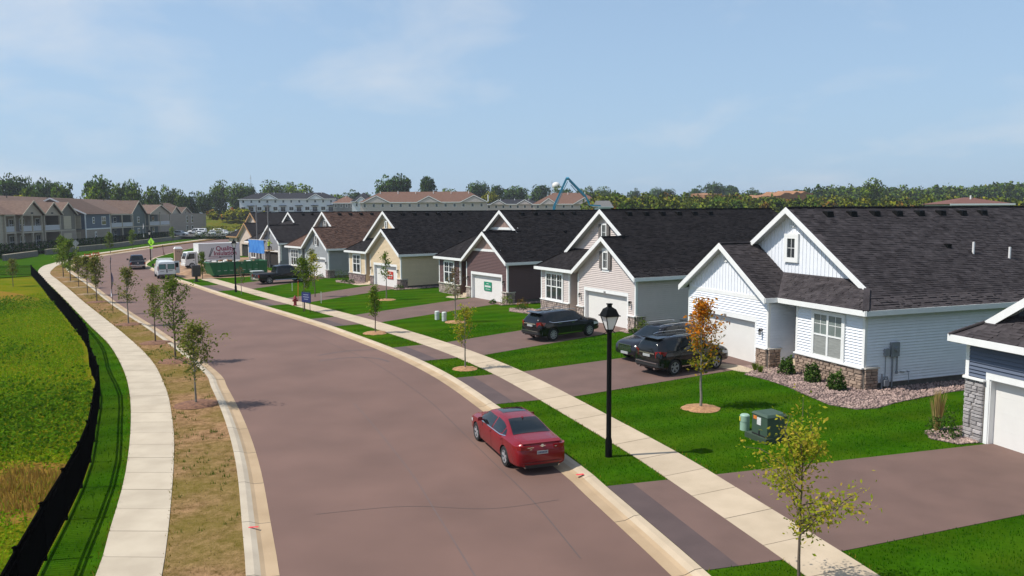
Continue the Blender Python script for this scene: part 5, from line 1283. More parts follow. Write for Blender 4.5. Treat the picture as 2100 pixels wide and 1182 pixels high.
# local: y along the facade (away from the camera), x towards the street
pad = [(-90.5, 128), (-88.2, 158.8), (-89.2, 175.5), (-91.3, 186.3), (-92.6, 194.0), (-96.0, 221.0), (-99, 245), (-104, 300), (-190, 310), (-190, 110), (-92, 112)]
sheet('terrace', pad, AP_Z, M_LAWN)
def apt_wall():
    E, DP = 6.7, 18.0
    mb = MB(); mb.box(-DP, -1.9, -14, 158, 0, E); mb.obj('wall', A_TAUPE, AP)
    rf = MB(); RX, RZ = -9.0, 10.6
    rf.hull8([(0.5, -14.6, E), (RX, -14.6, RZ), (-DP - .5, -14.6, E)], [(0.5, 102, E), (RX, 102, RZ), (-DP - .5, 102, E)])
    rf.hull8([(-6.5, 101, E), (-15, 101, RZ), (-23, 101, E)], [(-6.5, 158.6, E), (-15, 158.6, RZ), (-23, 158.6, E)])
    roof = rf.obj('roof', M_APROOF, AP)
    for y in (4, 5.2, 26, 44, 45.3, 62, 77, 96, 112, 124):
        m = MB(); xx = RX + 1.2 if y < 100 else -13.6; m.tube((xx, y, RZ - 1), (xx, y, RZ + .55), .09, .09, 8); m.obj('roof_pipe', M_PLAST, roof)
    def win(x, y, z, w=1.5, h=1.5, par=AP):
        m = MB(); m.box(x, x + .07, y - w / 2 - .1, y + w / 2 + .1, z - .1, z + h + .1); f = m.obj('window', M_WHITE, par)
        for k in (0, 1):
            for j in (0, 1):
                g = MB(); g.box(x + .06, x + .09, y - w / 2 + k * w / 2 + .05, y + (k) * w / 2 - .05, z + .05 + j * h / 2, z + h / 2 * (j + 1) - .05); g.obj('pane', M_GLASS, f)
    def block(y0, y1, x1, up, lo, gable=None, win_up=(), win_lo=(), gz=None, panel=False, gl=None, x0=-1.9):
        m = MB(); m.box(x0, x1, y0, y1, 0, 3.25); m.obj('lower_wall', lo, AP)
        m = MB(); m.box(x0 + .02, x1 - .02, y0 + .02, y1 - .02, 3.25, E); 
        if gable:
            gy = (y0 + y1) / 2; m.hull8([(x1 - .03, y0 + .02, E), (x1 - .03, y1 - .02, E), (x1 - .03, gy, gable - .2)], [(x1 - .2, y0 + .02, E), (x1 - .2, y1 - .02, E), (x1 - .2, gy, gable - .2)])
        m.obj('upper_wall', up, AP)
        t = MB(); t.box(x1 - .02, x1 + .05, y0 - .03, y1 + .03, 3.15, 3.4); t.box(x1 - .02, x1 + .06, y0 - .06, y0 + .16, 0, E); t.box(x1 - .02, x1 + .06, y1 - .16, y1 + .06, 0, E); t.obj('trim', A_BEIGE, AP)
        for y in win_up: win(x1, y, 4.3)
        for y in win_lo: win(x1, y, .9, 1.5, 1.8)
        if panel:
            gy = (y0 + y1) / 2; p = MB(); p.box(x1 - .02, x1 + .08, gy - (y1 - y0) * .22, gy + (y1 - y0) * .22, 3.5, 6.3); p.box(x1 - .02, x1 + .07, gy - (y1 - y0) * .25, gy + (y1 - y0) * .22, .3, 2.6); p.obj('wall_panel', A_PANEL, AP)
        if gable: gab(y0, y1, x1 + .45, gable)
    def gab(y0, y1, x1, gz, xb=-9):
        gy = (y0 + y1) / 2; g = MB()
        for a, b in (((y0 - .5, E - .1), (gy, gz)), ((gy, gz), (y1 + .5, E - .1))):
            g.hull8([(xb, a[0], a[1] + .12), (xb, b[0], b[1] + .12), (xb, b[0], b[1] - .08), (xb, a[0], a[1] - .08)], [(x1, a[0], a[1] + .12), (x1, b[0], b[1] + .12), (x1, b[0], b[1] - .08), (x1, a[0], a[1] - .08)])
        g.obj('gable_roof', M_APROOF, AP)
        f = MB()
        for a, b in (((y0 - .5, E - .1), (gy, gz)), ((gy, gz), (y1 + .5, E - .1))):
            f.hull8([(x1, a[0], a[1] + .14), (x1, b[0], b[1] + .14), (x1, b[0], b[1] - .18), (x1, a[0], a[1] - .18)], [(x1 + .06, a[0], a[1] + .14), (x1 + .06, b[0], b[1] + .14), (x1 + .06, b[0], b[1] - .18), (x1 + .06, a[0], a[1] - .18)])
        f.obj('rake_board', A_BEIGE, AP)
    def balcony(y0, y1, x1, bays, back, gable=None, lower=True):
        m = MB(); m.box(-1.9, x1, y0, y1, 3.1, 3.4); m.box(-1.9, x1, y0, y1, -.02, .12); m.obj('balcony_floor', A_BEIGE, AP)
        b = MB(); b.box(-1.92, -1.86, y0, y1, 0, E); b.obj('back_wall', back, AP)
        n = bays
        for i in range(n + 1):
            y = y0 + (y1 - y0) * i / n; y = min(max(y, y0 + .16), y1 - .16)
            c = MB(); c.box(x1 - .32, x1, y - .16, y + .16, .12, 3.1); c.box(x1 - .3, x1 - .02, y - .13, y + .13, 3.4, E); c.obj('post', A_BEIGE, AP)
            s = MB(); s.box(x1 - .45, x1 + .12, y - .3, y + .3, .1, 1.0); s.obj('pier', ST_TAN, AP)
        for i in range(n):
            a, c = y0 + (y1 - y0) * i / n + .18, y0 + (y1 - y0) * (i + 1) / n - .18
            r = MB(); r.box(x1 - .22, x1 - .14, a, c, 4.42, 4.5); r.box(x1 - .22, x1 - .14, a, c, 3.5, 3.56)
            k = int((c - a) / .13)
            for j in range(k): yy = a + (j + .5) * (c - a) / k; r.box(x1 - .2, x1 - .16, yy - .035, yy + .035, 3.56, 4.42)
            r.obj('railing', M_RAILW, AP)
            win(-1.86, (a + c) / 2 + .3, 3.6, 1.7, 2.2); win(-1.86, (a + c) / 2 + .2, .3, 1.7, 2.2)
        if gable:
            gy = (y0 + y1) / 2
            m = MB(); m.hull8([(x1 - .06, y0, E - .25), (x1 - .06, y1, E - .25), (x1 - .06, y1, E), (x1 - .06, gy, gable - .2), (x1 - .06, y0, E)], [(x1 - .25, y0, E - .25), (x1 - .25, y1, E - .25), (x1 - .25, y1, E), (x1 - .25, gy, gable - .2), (x1 - .25, y0, E)]); m.obj('gable_wall', A_TAN, AP)
            v = MB(); v.box(x1 - .07, x1 - .02, gy - .45, gy + .45, E + .1, E + .4); v.obj('gable_vent', M_PLAST, AP)
            gab(y0, y1, x1 + .4, gable)
        else:
            m = MB(); m.box(x1 - .3, x1, y0, y1, E - .3, E); m.obj('beam', A_BEIGE, AP)
    block(-14, 7.6, 0.0, A_BEIGE, A_BEIGE, None, (-8, 0), (-8, 0))
    balcony(7.7, 11.6, .4, 1, A_OLIVE)
    balcony(12.2, 20.4, 1.3, 2, A_TAUPE, 9.3)
    balcony(21.2, 28.6, 1.3, 1, A_TAUPE, 9.1)
    block(29.2, 37.4, .6, A_OLIVE, A_TAUPE, 9.2, (), (), panel=True)
    # blue wing: its gable end looks back along the street
    m = MB(); m.box(-13, 1.5, 40.5, 55.0, 3.25, E); m.obj('upper_wall', A_BLUE, AP); m = MB(); m.box(-13, 1.52, 40.48, 55.02, 0, 3.25); m.obj('lower_wall', A_TAUPE, AP)
    m = MB(); m.hull8([(2.0, 40.0, E), (-5.5, 40.0, 10.3), (-13.5, 40.0, E)], [(2.0, 56, E), (-5.5, 56, 10.3), (-13.5, 56, E)]); m.obj('gable_roof', M_APROOF, AP)
    m = MB(); m.hull8([(1.5, 40.42, E - .1), (-5.5, 40.42, 9.9), (-13, 40.42, E - .1)], [(1.5, 40.5, E - .1), (-5.5, 40.5, 9.9), (-13, 40.5, E - .1)]) ; m.obj('gable_wall', A_BLUE, AP)
    for a, b in (((2.0, E), (-5.5, 10.3)), ((-5.5, 10.3), (-13.5, E))):
        m = MB(); m.hull8([(a[0], 39.9, a[1] + .1), (b[0], 39.9, b[1] + .1), (b[0], 39.9, b[1] - .22), (a[0], 39.9, a[1] - .22)], [(a[0], 40, a[1] + .1), (b[0], 40, b[1] + .1), (b[0], 40, b[1] - .22), (a[0], 40, a[1] - .22)]); m.obj('rake_board', M_WHITE, AP)
    m = MB(); m.box(-1.8, .6, 40.38, 40.5, 3.4, 6.4); m.box(-1.8, .4, 40.36, 40.48, .3, 2.7); m.obj('wall_panel', A_PANEL, AP)
    m = MB(); m.box(1.4, 1.6, 40.4, 40.6, 0, E); m.box(1.5, 1.56, 54.8, 55.0, 0, E); m.box(1.5, 1.58, 40.5, 55, 3.15, 3.4); m.obj('trim', M_WHITE, AP)
    win(1.5, 45, 4.6, .9, 1.3); win(1.5, 51, 4.2, 2.4, 1.8); win(1.5, 46, .9, .8, 1.6)
    balcony(55.4, 71, 1.6, 2, A_BLUE)
    block(71.4, 82.6, .8, A_GREEN, A_GREEN, 10.2, (77,), (77,))
    balcony(83, 102, 1.8, 2, A_GREEN, 9.2)
    block(103.5, 118.5, -4.5, A_TAUPE, A_TAUPE, None, (110,), (), x0=-8)
    block(119, 129, -3.0, A_BEIGE, A_TAUPE, 9.0, (126.5,), (126.5,), x0=-8)
    balcony(129.5, 142, -3.0, 2, A_TAUPE, 8.8)
    block(142.5, 158, -3.0, A_TAUPE, A_TAUPE, None, (155,), (155,), x0=-8)
apt_wall()

# retaining wall of the terrace with pale coping, and the black railing on it
M_RETAIN = mk('retaining_block', (0.17, 0.15, 0.13), 0.9, 0.25, 2.0)
def wall_run(label, pts, z0, z1, w=.35):
    P = resample(pts, step=1.6); root = thing('retaining_wall', (0, 0, 0), 0, label, 'wall')
    Q = offset(P, w)
    for i in range(len(P) - 1):
        m = MB(); m.slab([(*P[i], z0), (*P[i + 1], z0), (*Q[i + 1], z0), (*Q[i], z0)], (0, 0, z1 - z0)); m.obj('block_course', M_RETAIN, root)
        m = MB(); a, b, c, d = P[i] - (Q[i] - P[i]) * .15, P[i + 1] - (Q[i + 1] - P[i + 1]) * .15, Q[i + 1], Q[i]
        m.slab([(*a, z1), (*b, z1), (*c, z1), (*d, z1)], (0, 0, .09)); m.obj('coping', M_CONCL, root)
wall_run('curved dark retaining wall with pale coping below the apartments', [(-86.8, 145.0), (-87.3, 152), (-87.7, 160), (-88.9, 175.5), (-91.0, 186.3), (-92.3, 194.0), (-95.7, 221.0), (-98, 238)], 0.0, 1.05)
wall_run('short low retaining wall beside the steps at the left edge', [(-70.5, 100.5), (-74, 107), (-79.5, 116), (-84, 124)], 0.0, 1.0)
wall_run('middle retaining wall above the steps left of the young trees', [(-83.0, 127), (-84.5, 134), (-86.0, 141)], 0.0, 1.0)
root = thing('steps', (-82.4, 124.5, 0), R(25), 'pale concrete steps between the low retaining walls', 'steps')
for k in range(5):
    m = MB(); m.box(-.4 * k - .4, -.4 * k, -1.0, 1.0, 0, .17 * (k + 1) + .02); m.obj('step', M_CONCL, root)

M_FENCE = mk('fence_black', (0.002, 0.002, 0.002), 0.9, 0.0, spec=0.0)
def iron_fence(label, pts, z, h, panel=2.4, pick=.11, name='iron_fence', picks=True):
    P = resample(pts, step=panel); root = thing(name, (0, 0, 0), 0, label, 'fence')
    for i, p in enumerate(P):
        m = MB(); m.box(p[0] - .032, p[0] + .032, p[1] - .032, p[1] + .032, z - .1, z + h + .06); m.box(p[0] - .045, p[0] + .045, p[1] - .045, p[1] + .045, z + h + .06, z + h + .09); m.obj('post', M_FENCE, root)
        if i + 1 < len(P):
            q = P[i + 1]
            for zz in (z + .12, z + h - .16, z + h):
                m = MB(); m.beam((*p, zz), (*q, zz), .045, .04); m.obj('rail', M_FENCE, root)
            if picks:
                k = int(np.linalg.norm(q - p) / pick); m = MB()
                for j in range(1, k):
                    s = p + (q - p) * j / k; m.beam((s[0], s[1], z + .05), (s[0], s[1], z + h), .022, .022)
                m.obj('pickets', M_FENCE, root, kind='stuff')
    return root
iron_fence('black iron fence curving along the left pavement beside the meadow', [tuple(p) for p in FEN], 0.1, 1.22)
iron_fence('black railing crossing the mown grass at the far left', [(-59.4, 96.3), (-64.5, 95.5), (-70, 92), (-76, 86)], 0.1, 1.2)
iron_fence('black railing on the terrace in front of the apartments', [(-88.2, 146), (-88.4, 160), (-89.6, 175.5), (-91.7, 186.3), (-93.0, 194.0), (-96.4, 221.0)], 1.1, 1.5, 2.6, .16)
iron_fence('black railing at the left corner of the apartments', [(-82, 117.5), (-86, 126), (-87.6, 136), (-88, 145)], 0.95, 1.5, 2.6, .16)

# ---------------------------------------------------------------- rows of houses behind
def row_house(name, label, c, yaw, L, D, zb, ze, zr, wallm, roofm, storeys, bays, cat='building', hip=True, porch=False, gables=(), grp=None, lower=None):
    root = thing(name, (c[0], c[1], zb), yaw, label, cat, grp)       # x along the front, front towards -y
    m = MB(); m.box(-L / 2, L / 2, 0, D, -4, ze - zb); w = m.obj('wall', wallm, root)
    e = ze - zb; r = zr - zb; h = min(L / 2 - .2, D / 2) if hip else -.3
    a = [(-L / 2 - .5, -.5, e), (L / 2 + .5, -.5, e), (L / 2 + .5, D + .5, e), (-L / 2 - .5, D + .5, e)]
    rd = MB(); rd.add(a + [(-L / 2 + h, D / 2, r), (L / 2 - h, D / 2, r)], [(0, 1, 5, 4), (1, 2, 5), (2, 3, 4, 5), (3, 0, 4), (0, 3, 2, 1)]); rf = rd.obj('roof', roofm, root)
    t = MB(); t.box(-L / 2 - .55, L / 2 + .55, -.56, -.5, e - .22, e + .05); t.obj('fascia', M_WHITE, root)
    sh = e / storeys
    def win(x, z, ww, wh):
        f = MB(); f.box(x - ww / 2 - .09, x + ww / 2 + .09, -.06, 0, z - .09, z + wh + .09); fo = f.obj('window', M_WHITE, root)
        n = 2 if ww > 1.2 else 1
        for k in range(n):
            p = MB(); a0 = x - ww / 2 + k * ww / n + .03; p.box(a0, a0 + ww / n - .06, -.075, -.055, z, z + wh); p.obj('pane', M_GLASS, fo)
    bw = L / bays
    for i in range(bays):
        x = -L / 2 + (i + .5) * bw
        for s in range(storeys):
            z = s * sh
            if s == storeys - 1 and storeys > 1: win(x - bw * .25, z + sh * .45, .8, sh * .36); win(x + bw * .25, z + sh * .45, .8, sh * .36)
            elif s == storeys - 2 or storeys == 1:
                win(x - bw * .26, z + sh * .25, 1.7, sh * .52); win(x + bw * .22, z + sh * .1, 1.9, sh * .66)
                if porch:
                    b = MB(); b.box(x + bw * .22 - 1.5, x + bw * .22 + 1.5, -1.0, 0, z + sh * .92, z + sh * 1.0); b.obj('awning', M_BLACK, root)
                    b = MB(); q = x + bw * .22
                    b.box(q - 1.6, q + 1.6, -1.4, 0, z - .1, z + .02); b.box(q - 1.6, q - 1.5, -1.4, -1.3, z + .02, z + .9)
                    for k in range(12): b.box(q - 1.6 + k * .28, q - 1.56 + k * .28, -1.38, -1.34, z, z + .9)
                    b.box(q - 1.6, q + 1.6, -1.4, -1.32, z + .86, z + .92); b.obj('balcony', M_BLACK, root)
        if i: 
            p = MB(); p.tube((x - bw / 2, D / 2 - 1.2, r - 1.3), (x - bw / 2, D / 2 - 1.2, r + .3), .12); p.obj('roof_pipe', M_PVC, rf)
    for gx, gw, gh in gables:
        m = MB(); m.hull8([(gx - gw / 2, -.7, e - .15), (gx + gw / 2, -.7, e - .15), (gx, -.7, e + gh)], [(gx - gw / 2, D / 2, e - .15), (gx + gw / 2, D / 2, e - .15), (gx, D / 2, e + gh)]); g = m.obj('gable_roof', roofm, root)
        m = MB(); m.hull8([(gx - gw / 2 + .5, -.74, e - .12), (gx + gw / 2 - .5, -.74, e - .12), (gx, -.74, e + gh - .35)], [(gx - gw / 2 + .5, -.70, e - .12), (gx + gw / 2 - .5, -.70, e - .12), (gx, -.70, e + gh - .35)]); m.obj('gable_wall', wallm, root)
        for s in (-1, 1):
            m = MB(); m.beam((gx + s * gw / 2, -.78, e - .05), (gx, -.78, e + gh + .05), .1, .28); m.obj('rake_board', M_WHITE, root)
    if lower:
        m = MB(); m.box(-L / 2 - .02, L / 2 + .02, -.03, .0, -3, sh * .95); m.obj('lower_wall', lower, root)
    return root
TW = mk('townhouse_white', (.70, .73, .77), .7, .05); TWG = mk('townhouse_grey', (.30, .31, .31), .8, .1)
TB = mk('townhouse_cream', (.58, .50, .46), .7, .08); RB = M_shingle('row_brown', (.20, .115, .085), (.165, .095, .07)); RD = M_shingle('row_black', (.035, .035, .042), (.025, .025, .03))
TG = mk('townhouse_grey2', (.20, .20, .20), .7, .1)
row_house('townhouse_row', 'white three storey townhouse row with black roof and black balconies', (-94.5, 331), R(2), 40, 12, 5.4, 13.4, 16.2, TW, RD, 3, 6, porch=True, gables=((-7.5, 7.5, 2.1), (12, 7, 2.0)), lower=None, grp='rows of houses on the rise behind')
row_house('townhouse_row', 'long cream townhouse row with plain reddish brown roof', (-29.5, 262), R(0), 42, 12, 5.2, 10.9, 14.5, TB, RB, 2, 7, gables=((-15.5, 9, 2.1), (2, 8, 1.9), (17, 9, 2.1)), grp='rows of houses on the rise behind')
row_house('townhouse_row', 'low white row with dark roof right of the long brown roof', (1.0, 300), R(-3), 22, 12, 5.2, 10.4, 12.3, TB, RD, 2, 4, gables=((-6, 6, 1.6), (4, 6, 1.6)), grp='rows of houses on the rise behind')
row_house('townhouse_row', 'brown hip roofed row behind the blue pump boom', (20.5, 285), R(-4), 25, 14, 5.2, 10.2, 14.4, TB, RB, 2, 4, gables=((6, 8, 2.2), (-7, 6, 2.0)), grp='rows of houses on the rise behind')
row_house('house', 'grey roofed small house showing just left of the pink house ridge', (24.6, 206), R(12), 3.2, 4, 0, 8.7, 10.3, TW, mk('row_grey_roof', (.16, .155, .15), .9, .15), 2, 1, hip=False, grp='rows of houses on the rise behind')
row_house('house', 'dark grey house half hidden behind the brown roof of the row', (-70.5, 330), R(0), 9, 11, 5.2, 11.6, 14.6, TG, RB, 2, 2, grp='rows of houses on the rise behind')
row_house('house', 'white house with black hip roof left of the long brown row', (-61.5, 322), R(0), 8, 11, 5.2, 12.0, 15.8, TW, RD, 2, 1, gables=((0, 5, 1.9),), grp='rows of houses on the rise behind')
row_house('house', 'house with red brown hip roof peeping over the white house ridge', (73, 122), R(0), 9, 8, 0, 8.35, 9.4, TB, mk('red_brown_roof', (.15, .062, .045), .9, .15), 2, 2, grp='rows of houses on the rise behind')

# water tower and radio masts on the skyline
t = MB(); t.lathe([(1.2, 0), (1.0, 26), (1.3, 29), (4.4, 32), (4.8, 34), (4.0, 36.4), (2.2, 37.6), (0.2, 38.0)], 20, 0, (0, 0, 0)); t.obj('water_tower', mk('tower_white', (.75, .72, .66), .6, .05), None, 40, label='white water tower dome far off behind the trees', cat='water tower', loc=(51.5, 905, 3.0))
for x, y, h, l in ((45.5, 880, 40, 'thin radio mast beside the distant water tower'), (-299.6, 905, 49, 'lone thin radio mast above the left trees')):
    m = MB(); m.tube((0, 0, 0), (0, 0, h), .32, .2, 6); m.tube((-1.2, 0, h * .93), (1.2, 0, h * .93), .2, .2, 5); m.obj('radio_mast', mk('mast_grey', (.30, .30, .31), .7, 0), None, None, label=l, cat='mast', loc=(x, y, 2), group='radio masts on the skyline')
# concrete pump boom: three folded arms
BLUE = mk('boom_blue', (.03, .24, .38), .45, .05)
root = thing('concrete_pump', (8.1, 150, 0), 0, 'bright blue folding boom of a concrete pump behind the roofs', 'concrete pump')
m = MB(); m.box(-2, 5, -1.2, 1.2, .6, 2.4); m.obj('truck_bed', mk('pump_white', (.6, .6, .6), .5), root)
for a, b, w in (((0, 0, 2.4), (.05, 0, 8.6), .5), ((.05, 0, 8.6), (2.4, 0, 13.75), .38), ((2.75, 0, 13.8), (6.1, .3, 10.4), .34), ((6.1, .3, 10.4), (6.9, .3, 8.7), .30), ((6.9, .3, 8.7), (9, .3, 8.6), .26)):
    m = MB(); m.beam(a, b, w * .8, w); m.obj('boom_arm', BLUE, root)
m = MB(); m.tube((2.3, -.25, 13.75), (2.85, -.25, 13.8), .28, .28, 12); m.obj('elbow', BLUE, root)
for a, b in (((.5, -.2, 8.8), (2.6, -.2, 13.2)), ((2.9, -.2, 13.3), (5.8, .1, 10.3)), ((3.2, -.2, 12.6), (4.6, 0, 11.0))):
    m = MB(); m.tube(a, b, .07, .07, 8); m.obj('delivery_pipe', mk('boom_pipe', (.05, .16, .24), .5), root)
# raw earth cut in the far slope
_rb = random.Random(5); _top = [(93 + 2.2 * k, 378 + .5 * k, 13.6 + 2.9 * min(1, max(0, (k - 12) / 12)) + (1.2 if k < 5 else 0) + _rb.uniform(-.8, .8)) for k in range(27)]
m = MB()
for a, b in zip(_top, _top[1:]): m.hull8([(a[0], a[1], 6), (b[0], b[1], 6), b, a], [(a[0] - 1, a[1] + 25, 6), (b[0] - 1, b[1] + 25, 6), (b[0] - 1, b[1] + 25, b[2] + 1), (a[0] - 1, a[1] + 25, a[2] + 1)])
m.obj('earth_bank', mk('red_earth', (.34, .16, .07), .95, .4, .5), None, None, kind='structure')
box_truck((-39.2 , 111.3, .1), math.atan2(-.62, -.78))
# ---------------------------------------------------------------- street furniture
M_LAMPGL = mk('lamp_glass', (0.74, 0.75, 0.73), 0.3, 0.0)
def street_lamp(loc, label, h=4.7):
    root = thing('street_lamp', loc, R(20), label, 'street lamp', 'lantern street lamps')
    m = MB(); m.lathe([(.105, 0), (.105, .5), (.078, .62), (.070, h - .95), (.072, h - .86), (.10, h - .84), (.10, h - .80)], 14, 0); m.obj('post', M_BLACK, root, 40)
    hd = MB(); z = h - .80
    hd.box(-.09, .09, -.09, .09, z, z + .04)
    for sx in (-1, 1):
        for sy in (-1, 1): hd.beam((sx * .085, sy * .085, z + .03), (sx * .20, sy * .20, z + .46), .022, .022)
        hd.beam((sx * .085, -.085, z - .0), (sx * .19, -.0, z - .08), .02, .02)
    hd.hull8([(-.25, -.25, z + .45), (.25, -.25, z + .45), (.25, .25, z + .45), (-.25, .25, z + .45)], [(-.25, -.25, z + .48), (.25, -.25, z + .48), (.25, .25, z + .48), (-.25, .25, z + .48)])
    hd.hull8([(-.22, -.22, z + .481), (.22, -.22, z + .481), (.22, .22, z + .481), (-.22, .22, z + .481)], [(-.15, -.15, z + .66), (.15, -.15, z + .66), (.15, .15, z + .66), (-.15, .15, z + .66)])
    hd.hull8([(-.15, -.15, z + .661), (.15, -.15, z + .661), (.15, .15, z + .661), (-.15, .15, z + .661)], [(-.07, -.07, z + .72), (.07, -.07, z + .72), (.07, .07, z + .72), (-.07, .07, z + .72)])
    hd.box(-.055, .055, -.055, .055, z + .72, z + .80); hd.box(-.075, .075, -.075, .075, z + .80, z + .83); h_ = hd.obj('lantern', M_BLACK, root)
    g = MB(); g.hull8([(-.075, -.075, z + .05), (.075, -.075, z + .05), (.075, .075, z + .05), (-.075, .075, z + .05)], [(-.185, -.185, z + .44), (.185, -.185, z + .44), (.185, .185, z + .44), (-.185, .185, z + .44)]); g.obj('lantern_glass', M_LAMPGL, h_)
    return root
street_lamp((2.93, 23.3, .1), 'tall black lantern street lamp beside the red car')
street_lamp((-26.36, 74.1, .1), 'black lantern street lamp in front of the green skip', 5.0)
street_lamp((-57.9, 125, .1), 'plain black lamp post next to the yellow green crossing sign', 4.9)

# padmount transformer and pedestals on the lawns
GRN = mk('transformer_green', (.040, .075, .050), .55, .12, 2); GRD = mk('transformer_base', (.035, .060, .035), .8, .2)
root = thing('transformer_cabinet', (8.40, 25.0, .1), R(22), 'dark green utility transformer box on a pad in the lawn', 'utility box'); root.scale = (.8, .8, .86)
m = MB(); m.box(-.62, .62, -.55, .75, 0, .20); m.obj('pad', GRD, root)
m = MB(); m.hull8([(-.5, -.48, .20), (.5, -.48, .20), (.5, .45, .20), (-.5, .45, .20)], [(-.5, -.48, .98), (.5, -.48, .98), (.5, .45, 1.0), (-.5, .45, 1.0)]); m.obj('cabinet', GRN, root)
m = MB(); m.hull8([(-.53, -.51, .98), (.53, -.51, .98), (.53, .48, 1.0), (-.53, .48, 1.0)], [(-.47, -.43, 1.07), (.47, -.43, 1.07), (.47, .42, 1.07), (-.47, .42, 1.07)]); m.obj('lid', GRN, root)
m = MB(); m.box(-.512, -.50, -.10, .14, .62, .9); m.obj('warning_label', mk('label_white', (.7, .7, .68), .6, .3, 20), root)
m = MB(); m.box(-.511, -.50, .16, .36, .80, .93); m.obj('warning_label', mk('label_orange', (.65, .20, .03), .6, .2, 20), root)
m = MB(); m.box(-.52, -.5, -.46, .43, .22, .26); m.box(-.53, -.50, -.03, .03, .2, .4); m.obj('latch', M_PLAST, root)
PED = mk('pedestal_green', (.28, .42, .33), .6, .08)
def pedestal(loc, label, r=.16, h=.55, band=True, m_=PED):
    m = MB(); m.lathe([(r, 0), (r, h * .55), (r * 1.06, h * .56), (r * 1.04, h * .93), (r * .8, h), (.01, h * 1.02)], 16)
    o = m.obj('utility_pedestal', m_, None, 40, label=label, cat='utility pedestal', group='cable pedestals in the lawns', loc=loc)
    if band:
        b = MB(); b.slab([(-r * 1.06, -.06, h * .58), (-r * 1.06, .06, h * .58), (-r * 1.06, .06, h * .85), (-r * 1.06, -.06, h * .85)], (-.004, 0, 0)); b.obj('warning_label', mk('label_yellow', (.72, .55, .05), .6, .1), o)
pedestal((7.95, 26.15, .1), 'pale green cable pedestal with yellow label beside the dark transformer box')
pedestal((-5.26, 54.2, .1), 'white topped cable pedestal in the lawn, left one of a pair', .16, .6, False, mk('pedestal_white', (.55, .60, .56), .6, .1))
pedestal((-4.7, 53.5, .1), 'white topped cable pedestal in the lawn, right one of a pair', .16, .62, False, mk('pedestal_white', (.55, .60, .56), .6, .1))
pedestal((-20.9, 78.6, .1), 'small pale pedestal behind the fire hydrant lawn near the black pickup', .12, .55, False, mk('pedestal_white', (.55, .60, .56), .6, .1))
root = thing('transformer_cabinet', (-28.6, 87.3, .1), R(35), 'small dark green utility box in the lawn before the skip', 'utility box')
m = MB(); m.box(-.6, .6, -.5, .5, 0, .95); m.obj('cabinet', GRN, root); m = MB(); m.box(-.64, .64, -.54, .54, .95, 1.06); m.obj('lid', mk('lid_pale', (.42, .46, .44), .5, .1), root)

# hydrant
HY = mk('hydrant_red', (.25, .02, .025), .5, .1)
root = thing('fire_hydrant', (-17.6, 62.9, .1), 0, 'dark red fire hydrant with a tall orange marker rod', 'fire hydrant')
m = MB(); m.lathe([(.17, 0), (.17, .06), (.12, .07), (.12, .52), (.16, .53), (.16, .58), (.13, .60), (.11, .72), (.05, .78), (.04, .84)], 16); m.obj('barrel', HY, root, 40)
for a in (0, 2.1, 4.2):
    m = MB(); m.tube((.1 * math.cos(a), .1 * math.sin(a), .42), (.24 * math.cos(a), .24 * math.sin(a), .42), .075, .075, 10); m.obj('outlet_cap', HY, root, 40)
m = MB(); m.tube((.2, .12, .3), (.26, .12, 1.95), .02, .02, 6); m.obj('marker_rod', mk('rod_orange', (.75, .12, .03), .5, .05), root)
# small signs
root = thing('yard_sign', (-15.55, 58.6, .1), R(-38), 'navy blue estate agent sign on a thin black frame in the verge', 'sign')
m = MB()
for x in (-.42, .42): m.beam((x, 0, 0), (x, 0, 1.6), .03, .03)
m.beam((-.44, 0, 1.6), (.44, 0, 1.6), .03, .03); m.obj('frame', M_BLACK, root)
m = MB(); m.box(-.52, .52, -.03, .03, .75, 1.52); bd = m.obj('board', mk('sign_navy', (.010, .020, .115), .5, .05), root)
m = MB()
for k, w in enumerate((.30, .36, .25)): m.box(-w, w, -.034, -.03, 1.32 - k * .17, 1.36 - k * .17)
m.obj('print', mk('sign_pale_print', (.34, .38, .5), .6, .1), bd)
def stake(loc, label, h, mat):
    m = MB(); m.hull8([(-.03, -.01, 0), (.03, -.01, 0), (.03, .01, 0), (-.03, .01, 0)], [(-.03, -.01, h), (.03, -.01, h), (.03, .01, h), (-.03, .01, h)]); m.obj('marker_stake', mat, None, None, label=label, cat='stake', loc=loc, group='marker stakes in the lawns')
STW = mk('stake_white', (.62, .6, .55), .7, .1)
stake((-15.9, 64.6, .1), 'thin white marker stake at the pavement edge beyond the hydrant', .95, STW); stake((-21.2, 74.9, .1), 'short white marker stake near the drive of the grey house', .8, STW)

def door_sign(H, u, label, col, ink):
    root = H[0]; M = Matrix.Translation(root.location) @ Matrix.Rotation(root.rotation_euler.z, 4, 'Z')
    p = M @ Vector((.18, H[1](u), 1.25)); r = thing('garage_sign', p, root.rotation_euler.z, label, 'sign', 'signs fixed to garage doors')
    m = MB(); m.box(-.03, 0, -.62, .62, -.36, .40); b = m.obj('board', col, r)
    m = MB(); m.box(-.034, -.03, -.48, .48, -.06, .09); m.box(-.034, -.03, -.2, .2, .22, .27); m.box(-.034, -.03, -.35, .35, -.24, -.2); m.obj('print', ink, b)
INK = mk('sign_white_print', (.62, .65, .62), .6, .1)
door_sign(H3, 8.6, 'green printed sign on the garage door of the dark brown house', mk('sign_green', (.012, .24, .13), .5, .05), INK)
door_sign(H4, 9.4, 'red printed sign on the garage door of the cream house', mk('sign_red', (.50, .035, .02), .5, .05), INK)

